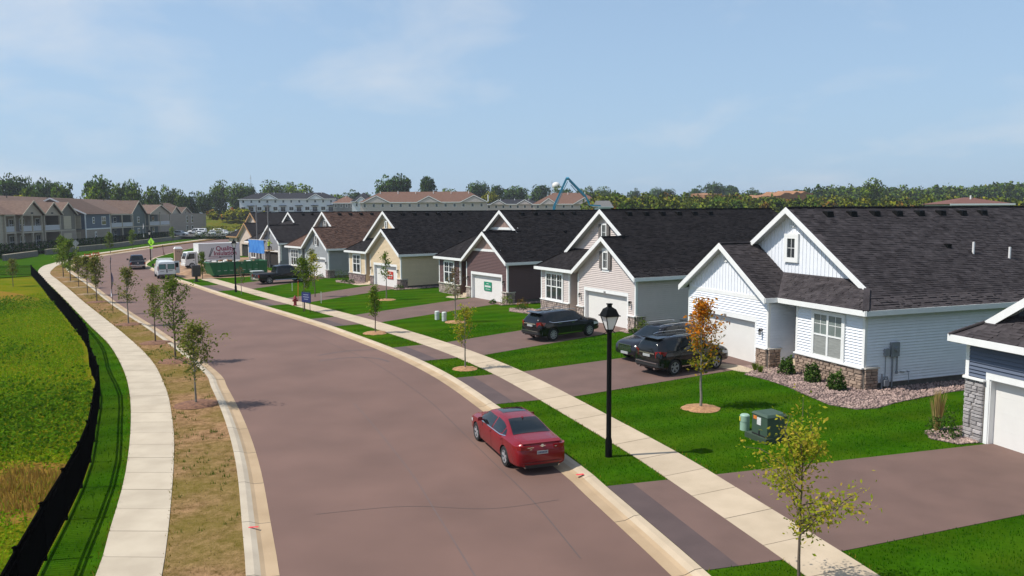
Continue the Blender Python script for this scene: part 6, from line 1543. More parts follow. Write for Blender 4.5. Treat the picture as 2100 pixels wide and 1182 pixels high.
# mailbox cluster
root = thing('mailbox_cluster', (-34.9, 86.0, .1), R(35), 'dark brown pedestal mailbox cluster beside the muddy pavement', 'mailbox')
m = MB(); m.box(-.12, .12, -.12, .12, 0, .55); m.box(-.3, .3, -.25, .25, 0, .06); m.obj('pedestal', mk('mailbox_brown', (.030, .022, .02), .6, .1), root)
m = MB(); m.box(-.42, .42, -.26, .26, .55, 1.70); m.hull8([(-.46, -.3, 1.70), (.46, -.3, 1.70), (.46, .3, 1.70), (-.46, .3, 1.70)], [(-.4, -.24, 1.82), (.4, -.24, 1.82), (.4, .24, 1.82), (-.4, .24, 1.82)]); cb = m.obj('cabinet', mk('mailbox_brown', (.030, .022, .02), .6, .1), root)
for i in range(2):
    for j in range(6):
        m = MB(); m.box(-.39 + i * .4, -.02 + i * .4, -.272, -.26, .6 + j * .18, .76 + j * .18); m.obj('mailbox_door', mk('mailbox_door', (.05, .04, .035), .5, .1), cb)
# portable toilet
root = thing('portable_toilet', (-52.3, 122.3, .1), R(30), 'tan portable toilet with a white domed roof', 'portable toilet')
TT = mk('toilet_tan', (.42, .30, .22), .6, .08, 2)
m = MB(); m.box(-.58, .58, -.58, .58, .1, 2.0); m.obj('cabin', TT, root); m = MB(); m.box(-.63, .63, -.63, .63, 0, .1); m.obj('base', M_PLAST, root)
m = MB(); m.hull8([(-.62, -.62, 2.0), (.62, -.62, 2.0), (.62, .62, 2.0), (-.62, .62, 2.0)], [(-.45, -.5, 2.3), (.45, -.5, 2.3), (.45, .5, 2.3), (-.45, .5, 2.3)]); m.obj('roof', M_WHITE, root)
m = MB(); m.box(-.48, .48, -.61, -.58, .15, 1.92); d = m.obj('door', TT, root); m = MB(); m.box(-.25, -.05, -.625, -.61, 1.55, 1.62); m.box(.05, .2, -.625, -.61, 1.5, 1.6); m.box(.3, .38, -.63, -.61, .95, 1.1); m.obj('vent', M_PLAST, d)

# road signs
POST = mk('galvanised', (.36, .38, .38), .5, .1)
root = thing('crossing_sign', (-57.3, 124.2, .1), R(-20), 'fluorescent yellow green diamond crossing sign on a thin post', 'road sign')
m = MB(); m.beam((0, 0, 0), (0, 0, 3.4), .06, .06); m.obj('post', POST, root)
m = MB(); m.hull8([(0, -.04, 2.35), (.68, -.04, 3.03), (0, -.04, 3.71), (-.68, -.04, 3.03)], [(0, -.07, 2.35), (.68, -.07, 3.03), (0, -.07, 3.71), (-.68, -.07, 3.03)]); b = m.obj('plate', mk('sign_lime', (.33, .75, .02), .5, .03), root)
m = MB(); m.box(-.07, .07, -.076, -.07, 2.85, 3.2); m.box(-.14, -.03, -.076, -.07, 2.7, 2.86); m.box(.03, .14, -.076, -.07, 2.68, 2.86); m.lathe([(.07, -.076), (.07, -.07)], 10, 0, (0, 0, 3.3), 'y'); m.obj('walking_symbol', M_BLACK, b)
m = MB(); m.slab([(-.3, -.05, 1.95), (.3, -.05, 1.95), (.3, -.05, 2.25), (-.3, -.05, 2.25)], (0, -.02, 0)); m.obj('plate', mk('sign_lime', (.33, .75, .02), .5, .03), root)
root = thing('road_sign', (-74.3, 133.0, .1), R(5), 'grey back of a diamond road sign on a post by the young trees', 'road sign')
m = MB(); m.beam((0, 0, 0), (0, 0, 2.6), .07, .07); m.obj('post', POST, root)
m = MB(); m.hull8([(0, .05, 1.95), (.62, .05, 2.57), (0, .05, 3.19), (-.62, .05, 2.57)], [(0, .07, 1.95), (.62, .07, 2.57), (0, .07, 3.19), (-.62, .07, 2.57)]); m.obj('plate', mk('sign_back', (.26, .28, .28), .5, .05), root)
OR = mk('barricade_orange', (.62, .14, .04), .6, .15)
for (x, y, l) in ((-69.9, 128.5, 'orange striped barricade at the far kerb, nearer of two'), (-71.0, 133.2, 'orange striped barricade at the far kerb, farther of two')):
    root = thing('barricade', (x, y, .1), R(70), l, 'barricade', 'orange barricades at the bend')
    for s in (-1, 1):
        m = MB(); m.beam((s * .55, -.3, 0), (s * .55, 0, 1.05), .06, .05); m.beam((s * .55, .3, 0), (s * .55, 0, 1.05), .06, .05); m.obj('leg', OR, root)
    for z in (.85, .45):
        m = MB(); m.box(-.62, .62, -.05 - (1 - z) * .2, -.02 - (1 - z) * .2, z - .1, z + .1); m.obj('board', OR, root)
m = MB(); m.beam((0, 0, 0), (-.15, 0, 1.9), .07, .07); m.beam((-.35, 0, .25), (.25, 0, .1), .07, .07); m.beam((0, 0, .6), (.2, 0, .1), .05, .05); m.obj('marker_post', mk('post_maroon', (.14, .03, .03), .6, .1), None, None, label='dark red leaning marker post on the far grass corner', cat='marker post', loc=(-62.9, 141, .1))

def feather_flag(loc, label, h, mat, rz):
    root = thing('feather_flag', loc, rz, label, 'flag', 'feather flags along the street')
    pts = [Vector((0, 0, 0)), Vector((0, 0, h * .55)), Vector((.05, 0, h * .85)), Vector((.22, 0, h * .97)), Vector((.42, 0, h))]
    m = MB()
    for a, b in zip(pts, pts[1:]): m.tube(a, b, .018, .018, 6)
    m.obj('pole', M_BLACK, root)
    V = []; n = 14
    for i in range(n + 1):
        t = i / n; z = h * (.30 + .68 * t); x0 = .02 + (.34 * max(0, (t - .75) / .25) ** 2); w = .12 + .36 * math.sin(min(t * 2.2, 1.57)) * (1 - max(0, (t - .8) / .2) * .75)
        V += [(x0, .03 * math.sin(t * 9), z), (x0 + w, .10 * math.sin(t * 9 + .8), z - .05)]
    F = [(2 * i, 2 * i + 1, 2 * i + 3, 2 * i + 2) for i in range(n)]
    V2 = V + [(x, y + .012, z) for x, y, z in V]; k = len(V)
    m = MB(); m.add(V2, F + [tuple(q + k for q in f[::-1]) for f in F]); m.obj('banner', mat, root, 60)
feather_flag((-30.2, 58.6, .1), 'tall purple and white feather flag in the left verge', 4.3, mk('flag_purple', (.62, .60, .64), .7, 0, 1.1, col2=(.13, .09, .16), lo=.4, hi=.5), R(110))
feather_flag((-89.5, 190, .4), 'white feather flag in front of the far apartments', 5.2, mk('flag_white', (.62, .63, .66), .7, .1), R(-60))

# skip full of rubble, and the building site
GS = mk('skip_green', (.010, .145, .045), .55, .25, 1.5)
ang = math.atan2(95.4 - 91.2, -30.2 + 35.0)
root = thing('skip', (-35.0, 91.4, .105), ang, 'large green open top skip full of white waste', 'skip')
L = 6.5; z1 = 1.65
m = MB()
m.hull8([(0, -.0, .25), (L, 0, .25), (L, 0, z1), (0, 0, z1)], [(0, .06, .25), (L, .06, .25), (L, .06, z1), (0, .06, z1)]); m.hull8([(0, 2.3, .25), (L, 2.3, .25), (L, 2.3, z1), (0, 2.3, z1)], [(0, 2.36, .25), (L, 2.36, .25), (L, 2.36, z1), (0, 2.36, z1)])
m.hull8([(.02, .0, .25), (.02, 2.36, .25), (-.45, 2.36, z1), (-.45, 0, z1)], [(.08, 0, .25), (.08, 2.36, .25), (-.39, 2.36, z1), (-.39, 0, z1)]); m.hull8([(0, 0, z1), (-.45, 0, z1), (0, 0, .25)], [(0, .06, z1), (-.45, .06, z1), (0, .06, .25)])
m.box(L, L + .06, 0, 2.36, .25, z1); m.box(0, L, 0, 2.36, .2, .26); m.obj('shell', GS, root)
for k in range(9):
    m = MB(); m.box(.2 + k * .75, .3 + k * .75, -.07, 0, .25, z1); m.obj('rib', GS, root)
m = MB(); m.box(-.5, L + .1, -.09, .02, z1, z1 + .1); m.box(-.5, L + .1, 2.3, 2.42, z1, z1 + .1); m.box(-.52, -.42, -.09, 2.42, z1, z1 + .1); m.box(L, L + .1, -.09, 2.42, z1, z1 + .1); m.obj('rim', mk('skip_rim', (.05, .20, .09), .5, .2), root)
m = MB()
for k in range(7): m.box(.45 + k * .75, .8 + k * .75, -.012, -.004, .7, .76)
m.obj('print', mk('skip_print', (.45, .52, .45), .6, .1), root)
for x in (.6, L - .6):
    for y in (.3, 2.06):
        m = MB(); m.tube((x, y - .08, .12), (x, y + .08, .12), .12, .12, 10); m.obj('roller', M_PLAST, root)
rng = random.Random(3); m = MB()
for k in range(46):
    x, y = rng.uniform(0, L - .3), rng.uniform(.2, 2.1); s = rng.uniform(.15, .45)
    a, b = rng.uniform(0, 3.1), rng.uniform(-.5, .5)
    Mx = Matrix.Translation((x, y, 1.3 + rng.uniform(.05, .42) + .25 * math.exp(-((x - 1.6) / 1.2) ** 2))) @ Matrix.Rotation(a, 4, 'Z') @ Matrix.Rotation(b, 4, 'X') @ Matrix.Diagonal((s * 1.7, s, s * rng.uniform(.15, .7), 1))
    m.add([Mx @ Vector(p) for p in _us.v], _us.f, 0 if rng.random() < .72 else 1)
m.box(.1, L - .1, .1, 2.26, .9, 1.3, 1)
m.obj('rubbish', [mk('waste_white', (.62, .60, .56), .8, .2, 3), mk('waste_wood', (.36, .20, .10), .9, .3, 3)], None, None, label='white plastic and board waste heaped inside the skip', cat='waste', kind='stuff', loc=(-35.0, 91.4, .105), rot=ang)
# heaps of soil, sheets of board lying about
for x, y, r, h, l in ((-36.3, 92.5, 1.6, .35, 'low brown heap of soil by the mailbox'), (-40.0, 97.5, 2.2, .45, 'brown heap of soil behind the white van'), (-38.0, 101.0, 2.5, .5, 'brown heap of soil in front of the box truck'), (-33.5, 100.5, 2.4, .7, 'brown heap of soil behind the skip')):
    n = 14; V = []; rr = random.Random(x)
    m = MB(); prof = [(1, 0), (.8, .25), (.5, .7), (.2, .95), (.02, 1)]
    for q, z in prof:
        for i in range(n): a = 2 * math.pi * i / n; k = rr.uniform(.85, 1.15); V.append((r * q * k * math.cos(a), r * q * k * math.sin(a) * .8, h * z * rr.uniform(.8, 1.15)))
    m.add(V, [(j * n + i, j * n + (i + 1) % n, (j + 1) * n + (i + 1) % n, (j + 1) * n + i) for j in range(4) for i in range(n)] + [tuple(4 * n + i for i in range(n))])
    m.obj('soil_heap', M_DIRT, None, 60, label=l, cat='soil heap', loc=(x, y, .08), group='heaps of soil on the building lot')
WD = mk('plank_wood', (.55, .36, .18), .8, .15, 3)
for k in range(7):
    x, y = -37 + rng.uniform(-3, 4), 97 + rng.uniform(-5, 7); a = rng.uniform(0, 3.1)
    m = MB(); m.box(-1.2, 1.2, -.3, .3, 0, .05); m.obj('board', WD, None, None, label='loose pale timber board lying in the dirt of the building lot', cat='board', group='boards lying on the building lot', loc=(x, y, .11 + .01 * k), rot=(0, rng.uniform(-.05, .05), a))
# scaffold of poles with a blue-wrapped platform, at the unfinished grey house
c = HP(H6, -1.3, 10.6); a6 = H6[0].rotation_euler.z
POLE = mk('scaffold_pole', (.16, .15, .15), .6, .1)
root = thing('scaffold', (c[0], c[1], .1), a6, 'pump jack scaffold with tall poles and a blue wrapped plank', 'scaffold')
for y, h in ((-4.6, 0), (-.6, 8.6), (3.6, 8.6)):
    if h:
        m = MB(); m.box(-.07, .07, y - .07, y + .07, 0, h); m.obj('pole', POLE, root); m = MB(); m.box(.05, 1.0, y - .04, y + .04, h - .9, h - .82); m.obj('brace', POLE, root)
m = MB(); m.box(-.9, .1, -2.2, 4.6, 2.4, 2.5); m.obj('plank', WD, root)
m = MB(); nV = 16; V = []
for i in range(nV + 1):
    y = -1.2 + 5.6 * i / nV
    for z in (2.0, 2.6, 3.2, 3.8): V.append((-.95 + .06 * math.sin(i * 1.9 + z * 3), y, z + .04 * math.sin(i * 2.3)))
F = [(i * 4 + j, i * 4 + j + 1, (i + 1) * 4 + j + 1, (i + 1) * 4 + j) for i in range(nV) for j in range(3)]
m.add(V + [(x + .03, y, z) for x, y, z in V], F + [tuple(q + len(V) for q in f[::-1]) for f in F]); m.obj('blue_sheet', mk('blue_sheet', (.03, .17, .52), .5, 0, 1.4, col2=(.07, .26, .62), bump=.4, bscale=3), root, 60)
m = MB(); m.beam((-.9, -2.2, 3.85), (-.9, 4.6, 3.85), .07, .07); m.obj('guard_rail', mk('rail_pale', (.55, .52, .48), .7, .1), root)
# white building wrap left on the open corner of the garage
p = HP(H6, -.02, 11.6)
m = MB(); m.box(-.02, .0, -.25, .35, .1, 3.1); m.hull8([(-.15, -.3, .1), (-.1, .1, .1), (0, .1, 1.3), (0, -.1, 1.3)], [(-.1, -.3, .1), (-.05, .1, .1), (.03, .1, 1.3), (.03, -.1, 1.3)]); m.obj('house_wrap', mk('wrap_white', (.68, .70, .70), .7, .2, 4), H6[0], None, loc=(-.03, .4, 0))
# small false gables on the black roof
for H, u, v, w in ((H6, 9.6, 3.0, 1.0), (H6, 6.0, 4.4, 1.5)):
    pass
# worker kneeling on the plank
def person_on_plank():
    from mathutils import Vector as Vv
    M = Matrix.Translation((c[0], c[1], .1)) @ Matrix.Rotation(a6, 4, 'Z')
    p0 = M @ Vv((-.45, -1.6, 2.5))
    root = thing('person', p0, a6 - 1.2, 'person in a hi vis yellow shirt and black trousers kneeling on the scaffold plank', 'person')
    J = {'pelvis': (0, 0, .52), 'spine': (.04, 0, .72), 'chest': (.10, 0, .95), 'neck': (.15, 0, 1.12), 'head': (.19, 0, 1.24), 'crown': (.20, 0, 1.33),
         'sl': (.10, .19, 1.06), 'el': (.30, .26, .88), 'hl': (.52, .20, .92), 'sr': (.10, -.19, 1.06), 'er': (.22, -.30, .84), 'hr': (.42, -.26, .74),
         'pl': (0, .10, .48), 'kl': (.34, .13, .42), 'al': (.30, .13, .06), 'tl': (.46, .13, .03), 'pr': (0, -.10, .48), 'kr': (.30, -.15, .07), 'ar': (-.10, -.15, .07), 'tr': (-.16, -.15, .03)}
    E = [('pelvis', 'spine'), ('spine', 'chest'), ('chest', 'neck'), ('neck', 'head'), ('head', 'crown'), ('chest', 'sl'), ('sl', 'el'), ('el', 'hl'), ('chest', 'sr'), ('sr', 'er'), ('er', 'hr'), ('pelvis', 'pl'), ('pl', 'kl'), ('kl', 'al'), ('al', 'tl'), ('pelvis', 'pr'), ('pr', 'kr'), ('kr', 'ar'), ('ar', 'tr')]
    rad = {'pelvis': .14, 'spine': .135, 'chest': .155, 'neck': .055, 'head': .095, 'crown': .085, 'sl': .075, 'sr': .075, 'el': .05, 'er': .05, 'hl': .04, 'hr': .04, 'pl': .10, 'pr': .10, 'kl': .07, 'kr': .07, 'al': .05, 'ar': .05, 'tl': .045, 'tr': .045}
    ks = list(J); me = bpy.data.meshes.new('body'); me.from_pydata([J[k] for k in ks], [(ks.index(a), ks.index(b)) for a, b in E], [])
    o = bpy.data.objects.new('tmp', me); COL.objects.link(o); o.modifiers.new('s', 'SKIN'); o.modifiers.new('d', 'SUBSURF').levels = 2
    for k, v in zip(ks, me.skin_vertices[0].data): v.radius = (rad[k],) * 2; v.use_root = (k == 'pelvis')
    dg = bpy.context.evaluated_depsgraph_get(); dg.update(); bm_ = bpy.data.meshes.new_from_object(o.evaluated_get(dg)); bpy.data.objects.remove(o); bm_.name = 'body'
    mats = [mk('skin', (.42, .25, .17), .6, .05), mk('hivis', (.55, .72, .05), .7, .05), mk('trousers', (.012, .012, .014), .8, 0), mk('boots', (.03, .02, .015), .7, 0)]
    bm_.materials.clear(); [bm_.materials.append(q) for q in mats]
    for f in bm_.polygons:
        x, y, z = f.center; f.use_smooth = True
        f.material_index = 0 if z > 1.13 or x > .40 and z > .6 else (1 if z > .58 and x < .40 else 2)
        if z < .10: f.material_index = 3
    link('body', bm_, root)
    m = MB(); m.lathe([(.13, 1.29), (.125, 1.33), (.09, 1.40), (.02, 1.42)], 14, 0, (.19, 0, 0)); m.lathe([(.16, 1.285), (.16, 1.30)], 14, 0, (.21, 0, 0)); m.obj('hard_hat', mk('hat_white', (.6, .62, .2), .4, 0), root, 40)
    fc = MB(); fc.hull8([(.28, -.015, 1.20), (.28, .015, 1.20), (.285, .012, 1.245), (.285, -.012, 1.245)], [(.31, -.01, 1.205), (.31, .01, 1.205), (.29, .006, 1.24), (.29, -.006, 1.24)]); fc.obj('nose', mats[0], root)
    for s in (-1, 1):
        e = MB(); e.box(.278, .288, s * .03, s * .045, 1.245, 1.256); e.obj('eye', M_BLACK, root)
        hx = (.52, .20, .92) if s > 0 else (.42, -.26, .74); hm = MB()
        for k in range(4): hm.tube((hx[0], hx[1] - .03 + .02 * k, hx[2]), (hx[0] + .08 - .01 * abs(k - 1.4), hx[1] - .035 + .023 * k, hx[2] - .025), .011, .009, 6)
        hm.tube((hx[0] - .01, hx[1] - s * .03, hx[2]), (hx[0] + .04, hx[1] - s * .06, hx[2] - .01), .012, .01, 6); hm.obj('fingers', mats[0], root)
person_on_plank()

# cars in the far car park, and the hedge before it
cw = M_paint('silver', (.55, .57, .58), .3); cwh = M_paint('white', (.74, .75, .75), .3); cmar = M_paint('maroon', (.09, .012, .02), .3)
sheet('car_park', [(-104, 226), (-72, 232), (-74, 284), (-112, 290)], AP_Z + .06, mk('car_park_asphalt', (.11, .10, .095), .9, .2, 1))
for i, (x, y, pt, l) in enumerate(((-100.2, 234, cw, 'silver parked car, first on the left in the far car park row'), (-94.6, 236, cwh, 'white parked car second from the left in the far car park row'), (-91.3, 238, cw, 'silver parked car third in the far car park row'), (-87.9, 239.5, cwh, 'white parked car fourth in the far car park row'), (-84.6, 241, cw, 'silver parked car fifth in the far car park row'), (-81.3, 242.5, cwh, 'white parked car at the right end of the far car park row'))):
    car('parked_car', l, 'cars in the far car park', (x, y, AP_Z + .07), R(-62 if i else -8), 'parked', pt)
pickup('pickup_truck', 'white pickup with a white canopy in front of the far apartments', (-99.0, 250.5, AP_Z + .07), R(180), M_paint('white', (.74, .75, .75), .3), 'pickups in the street', cap=True)
car('parked_car', 'white car beyond the hedge at the corner of the far apartments', 'cars in the far car park', (-100.5, 266, AP_Z + .07), R(0), 'parked', cwh)
car('parked_car', 'dark maroon car high at the back of the far car park', 'cars in the far car park', (-93, 275, AP_Z + .07), R(10), 'parked', cmar)
car('parked_car', 'grey car at the right edge of the far car park behind the rooftop', 'cars in the far car park', (-87, 281, AP_Z + .07), R(-40), 'parked', cw)
# orange digger seen on the rise
root = thing('excavator', (-116, 318, 5.1), R(30), 'orange excavator with raised arm on the grass rise', 'excavator')
EO = mk('digger_orange', (.75, .22, .02), .5, .1)
m = MB(); m.box(-1.8, 1.8, -1.3, -.7, 0, .8); m.box(-1.8, 1.8, .7, 1.3, 0, .8); m.obj('track', M_PLAST, root)
m = MB(); m.box(-1.7, 1.2, -1.2, 1.2, .85, 2.1); m.obj('body', EO, root); m = MB(); m.box(.2, 1.4, -1.2, 0, 2.1, 3.1); m.obj('cab', EO, root)
for a, b in (((1.2, .3, 1.8), (2.6, .3, 4.8)), ((2.6, .3, 4.8), (3.6, .3, 2.0))):
    m = MB(); m.beam(a, b, .4, .6); m.obj('arm', EO, root)
# stack of timber at the white townhouses
root = thing('timber_stack', (-90.5, 322, 5.3), 0, 'stack of orange timber in front of the white townhouses', 'timber stack')
for k in range(7):
    m = MB(); m.box(-6 + k * 1.7, -4.6 + k * 1.7, 0, 2, 0, 1.1 + .7 * ((k * 5) % 3)); m.obj('timber_pack', mk('timber_orange', (.60, .30, .11), .8, .25, 3), root)

# paint marks, tyre marks and cracks on the road
RP = mk('red_paint', (.75, .05, .06), .7, .2)
def mark(name, pts, w, mat, z, label):
    P = resample(pts, step=.4); A_, B_ = offset(P, w / 2), offset(P, -w / 2); n = len(P)
    V = np.zeros((2 * n, 3)); V[:n, :2] = A_; V[n:, :2] = B_; V[:, 2] = z
    return link(name, npmesh(name, V, np.array([(i, i + 1, n + i + 1, n + i) for i in range(n - 1)]), mat), kind='structure', label=label)
mark('paint_mark', [(2.02, 21.7), (1.80, 21.64)], .10, RP, .112, None); mark('paint_mark', [(-6.35, 18.05), (-6.12, 18.08)], .07, RP, .108, None)
mark('tyre_mark', [(-10.4, 41.2), (-8.9, 42.6), (-6.6, 42.9), (-4.9, 42.3), (-3.7, 41.2), (-3.2, 39.8)], .16, M_TYRE_MARK, .004, None)
mark('tyre_mark', [(-10.0, 39.6), (-8.6, 40.5), (-7.2, 40.3), (-6.3, 39.3)], .14, M_TYRE_MARK, .004, None)
_mid = resample((RR[:260] + LR[:260]) / 2, step=.5)
mark('road_seam', [tuple(p) for p in _mid[4:60:4]], .035, mk('seam', (.125, .089, .081), .85, .1), .004, None)
mark('road_crack', [(-5.0, 19.1), (-2.8, 19.6), (-.6, 19.4), (1.2, 20.0)], .02, mk('crack_line', (.095, .07, .064), .85, .1), .0045, None)
_rk1 = offset(RK, -2.2)[18:70:5]; mark('road_crack', [tuple(p + np.array([.05 * math.sin(i * 2.1), 0])) for i, p in enumerate(_rk1)], .03, mk('crack_line', (.095, .07, .064), .85, .1), .0045, None)
# ---------------------------------------------------------------- plants
BARK = mk('bark', (.13, .095, .07), .9, .3, 8); BARKG = mk('pale_bark', (.22, .20, .165), .9, .25, 8)
LF_OLIVE = leafmat('leaf_olive', (.09, .13, .018), (.21, .22, .045), (.30, .22, .09), .45, .12)
LF_GREEN = leafmat('leaf_green', (.075, .14, .014), (.17, .24, .028), (.25, .28, .06), .45, .12)
LF_LIME = leafmat('leaf_lime', (.16, .22, .014), (.36, .34, .03), (.46, .32, .05), .45, .1)
LF_AUT = leafmat('leaf_autumn', (.55, .15, .012), (.62, .30, .025), (.30, .22, .03), .4, .1)
LF_AUTG = leafmat('leaf_autumn_green', (.10, .14, .010), (.28, .24, .025), (.50, .28, .03), .4, .1)
LF_BROWN = leafmat('leaf_brown', (.12, .08, .035), (.22, .15, .06), None, .3, .1)
LF_DARK = leafmat('leaf_dark', (.030, .072, .014), (.075, .135, .026), (.11, .17, .035), .25, .2)
LF_MID = leafmat('leaf_mid', (.055, .115, .014), (.125, .195, .026), (.18, .23, .035), .25, .2)
LF_LITE = leafmat('leaf_light', (.065, .125, .010), (.145, .215, .018), (.21, .25, .03), .2, .2)
LF_YEL = leafmat('leaf_yellow', (.14, .17, .010), (.27, .27, .018), (.33, .28, .03), .2, .2)
LF_FOREST = leafmat('leaf_forest', (.08, .125, .014), (.18, .22, .026), (.26, .24, .035), .25, .1)
LF_RUST = leafmat('leaf_rust', (.12, .09, .015), (.20, .13, .02), (.24, .10, .03), .15, .1)

def young_tree(label, loc, h, clear, spread, n, ls, lf, seed, bark=BARK, nb=22, lean=(0, 0), form=1.0, lf2=None, split_z=None, droop=0.0, clus=.15, r0=None, grp='young street trees', stem2=0, ymin=.30):
    rg = np.random.default_rng(seed); rr = random.Random(seed)
    root = thing('young_tree', loc, rr.uniform(0, 6), label, 'tree', grp)
    r0 = r0 or h * .011 + .008
    m = MB(); tp = [Vector((0, 0, -.1))]; k = 9
    for i in range(1, k + 1):
        t = i / k; tp.append(Vector((lean[0] * t + rr.uniform(-.02, .02) * h * .2, lean[1] * t + rr.uniform(-.02, .02) * h * .2, h * t * .97)))
    def trunk_at(z):
        t = max(0, min(k - 1e-6, z / (h * .97) * k)); i = int(t); return tp[i].lerp(tp[i + 1], t - i)
    for i in range(k): m.tube(tp[i], tp[i + 1], r0 * (1 - .86 * i / k), r0 * (1 - .86 * (i + 1) / k), 7)
    pts = []
    for b in range(nb):
        t = (b + rr.random()) / nb; z = clear + (h * .95 - clear) * t; p = trunk_at(z)
        prof = (math.sin(math.pi * min(1, (t * .80 + .22))) ** .8) * form + (1 - form) * (1 - t)
        ln = spread * (.45 + .55 * rr.random()) * max(prof, .15); az = rr.uniform(0, 6.283); el = rr.uniform(.45, .95) + .3 * t
        d = Vector((math.cos(az) * math.cos(el), math.sin(az) * math.cos(el), math.sin(el))); q = p; seg = 4
        rb = r0 * .42 * (1 - .6 * t)
        for s in range(seg):
            d2 = (d + Vector((rr.uniform(-.25, .25), rr.uniform(-.25, .25), rr.uniform(-.12, .22) - droop * s))).normalized(); q2 = q + d2 * ln / seg
            m.tube(q, q2, rb * (1 - s / seg * .8) + .003, rb * (1 - (s + 1) / seg * .8) + .003, 5)
            for w in np.linspace(0, 1, 3):
                if (s + w) / seg > ymin: pts.append(q.lerp(q2, w))
            if s >= 1 and rr.random() < .8:
                e = (d2 + Vector((rr.uniform(-.8, .8), rr.uniform(-.8, .8), rr.uniform(-.3, .5) - droop))).normalized(); q3 = q2 + e * ln * .32
                m.tube(q2, q3, rb * .35 + .003, .004, 4); pts += [q2.lerp(q3, .5), q3]
            q, d = q2, d2
    m.obj('trunk', bark, root, 60)
    P = np.array([tuple(p) for p in pts]); idx = rg.integers(0, len(P), n); Q = P[idx] + rg.normal(size=(n, 3)) * clus * np.array([1, 1, .9])
    V, F = leaves(Q, ls, .2, rg)
    if lf2:
        zc = V.reshape(-1, 4, 3)[:, 0, 2] + rg.normal(size=n) * .35; mi = (zc < split_z).astype(int); link('crown', npmesh('crown', V, F, [lf, lf2], mi), root)
    else: link('crown', npmesh('crown', V, F, lf), root)
    return root
def mulch_ring(loc, r, mat, label, under):
    n = 20; rr = random.Random(loc[0]); V = [(0, 0, .10)]
    for q, z in ((.35, .085), (.8, .05), (1.0, .008)):
        V += [(r * q * math.cos(6.283 * i / n) * rr.uniform(.93, 1.07), r * q * math.sin(6.283 * i / n) * rr.uniform(.93, 1.07), z + rr.uniform(-.008, .012)) for i in range(n)]
    F = [(0, 1 + i, 1 + (i + 1) % n) for i in range(n)] + [(1 + j * n + i, 1 + (j + 1) * n + i, 1 + (j + 1) * n + (i + 1) % n, 1 + j * n + (i + 1) % n) for j in range(2) for i in range(n)]
    m = MB(); m.add(V, F); m.obj('mulch_ring', mat, None, 60, label=label, cat='mulch', loc=loc, group='mulch rings under the trees', kind=None)
Z = .1
TL = [  # left verge, near to far
 ('leafy olive street tree, nearest in the left verge', (-12.49, 30.18), 3.15, 1.15, 1.2, 1500, .13, LF_OLIVE, 1, BARKG),
 ('dense green street tree, second from the camera in the left verge', (-17.2, 39.3), 4.3, 1.3, 1.45, 1500, .13, LF_GREEN, 2, BARK),
 ('slim dark leaved street tree, third from the camera in the left verge', (-20.83, 45.02), 3.5, 1.35, .8, 800, .13, LF_OLIVE, 3, BARK),
 ('sparse brownish street tree, fourth from the camera in the left verge', (-26.11, 52.62), 3.9, 1.4, 1.35, 750, .16, LF_OLIVE, 4, BARKG),
 ('round green street tree just behind the purple feather flag', (-35.5, 66.32), 3.9, 1.3, 1.25, 1300, .17, LF_OLIVE, 5, BARK),
 ('sixth street tree from the camera in the left verge, thin crown', (-39.84, 72.88), 3.6, 1.4, 1.0, 900, .18, LF_OLIVE, 6, BARK),
 ('seventh street tree from the camera in the left verge', (-44.49, 79.79), 3.2, 1.3, 1.0, 850, .19, LF_OLIVE, 7, BARK),
 ('tall bushy street tree, eighth from the camera in the left verge', (-49.32, 86.83), 4.8, 1.0, 1.4, 1700, .20, LF_GREEN, 8, BARK),
 ('tall bushy street tree, farthest of the nine in the left verge', (-53.42, 92.63), 4.9, .9, 1.5, 1800, .20, LF_GREEN, 9, BARK)]
for i, (l, p, h, cl, sp, n, ls, lf, sd, bk) in enumerate(TL):
    young_tree(l, (*p, Z), h, cl, sp, n, ls, lf, sd, bk, 24, stem2=0)
    mulch_ring((*p, Z), .85, M_MULCH if i < 5 else M_SOIL, 'low brown mulch mound under the ' + ('nearest', 'second', 'third', 'fourth', 'fifth', 'sixth', 'seventh', 'eighth', 'ninth')[i] + ' tree of the left verge', l)
young_tree('small lone tree in the mown grass at the far left', (-52.22, 81.33, Z), 2.9, 1.0, .9, 700, .16, LF_OLIVE, 10)
for i, (p, l) in enumerate((((-76.4, 148.5), 'young tree on the far bank, left of three'), ((-81.6, 168), 'young tree on the far bank, middle of three'), ((-89, 205), 'young tree on the far bank, right of three'))):
    young_tree(l, (*p, .1), 4.0, 1.0, 1.2, 600, .28, LF_GREEN, 20 + i, grp='young trees on the far bank')
# right side
young_tree('yellow green sapling in the near right verge with drooping sprays', (5.62, 14.75, Z), 3.15, 1.0, 1.75, 2700, .085, LF_LIME, 35, BARK, 20, droop=.03, clus=.15, r0=.036, ymin=.22)
young_tree('orange and green autumn maple on the lawn of the white house', (7.15, 29.09, Z), 4.25, 1.35, 1.15, 1900, .125, LF_AUT, 41, BARKG, 28, form=.75, lf2=LF_AUTG, split_z=2.45, clus=.15)
mulch_ring((7.15, 29.09, Z), .72, M_MULCHP, 'round pale mulch ring under the orange maple', '')
young_tree('wispy light green tree in the verge opposite the black crossover', (-2.27, 36.86, Z), 3.0, 1.1, 1.15, 1100, .10, LF_LIME, 43, BARKG, 15, clus=.10)
mulch_ring((-2.27, 36.86, Z), .62, M_MULCHP, 'round pale mulch ring under the wispy tree', '')
young_tree('narrow upright green tree in the verge before the dark brown house', (-8.54, 48.18, Z), 2.95, 1.05, .62, 950, .13, LF_LITE, 44, BARK, 20, clus=.12)
mulch_ring((-8.54, 48.18, Z), .8, M_MULCHP, 'round pale mulch ring under the narrow tree', '')
young_tree('light green tree right behind the navy estate agent sign', (-15.9, 59.3, Z), 4.05, 1.6, 1.3, 1500, .15, LF_LITE, 45, BARK, 20)
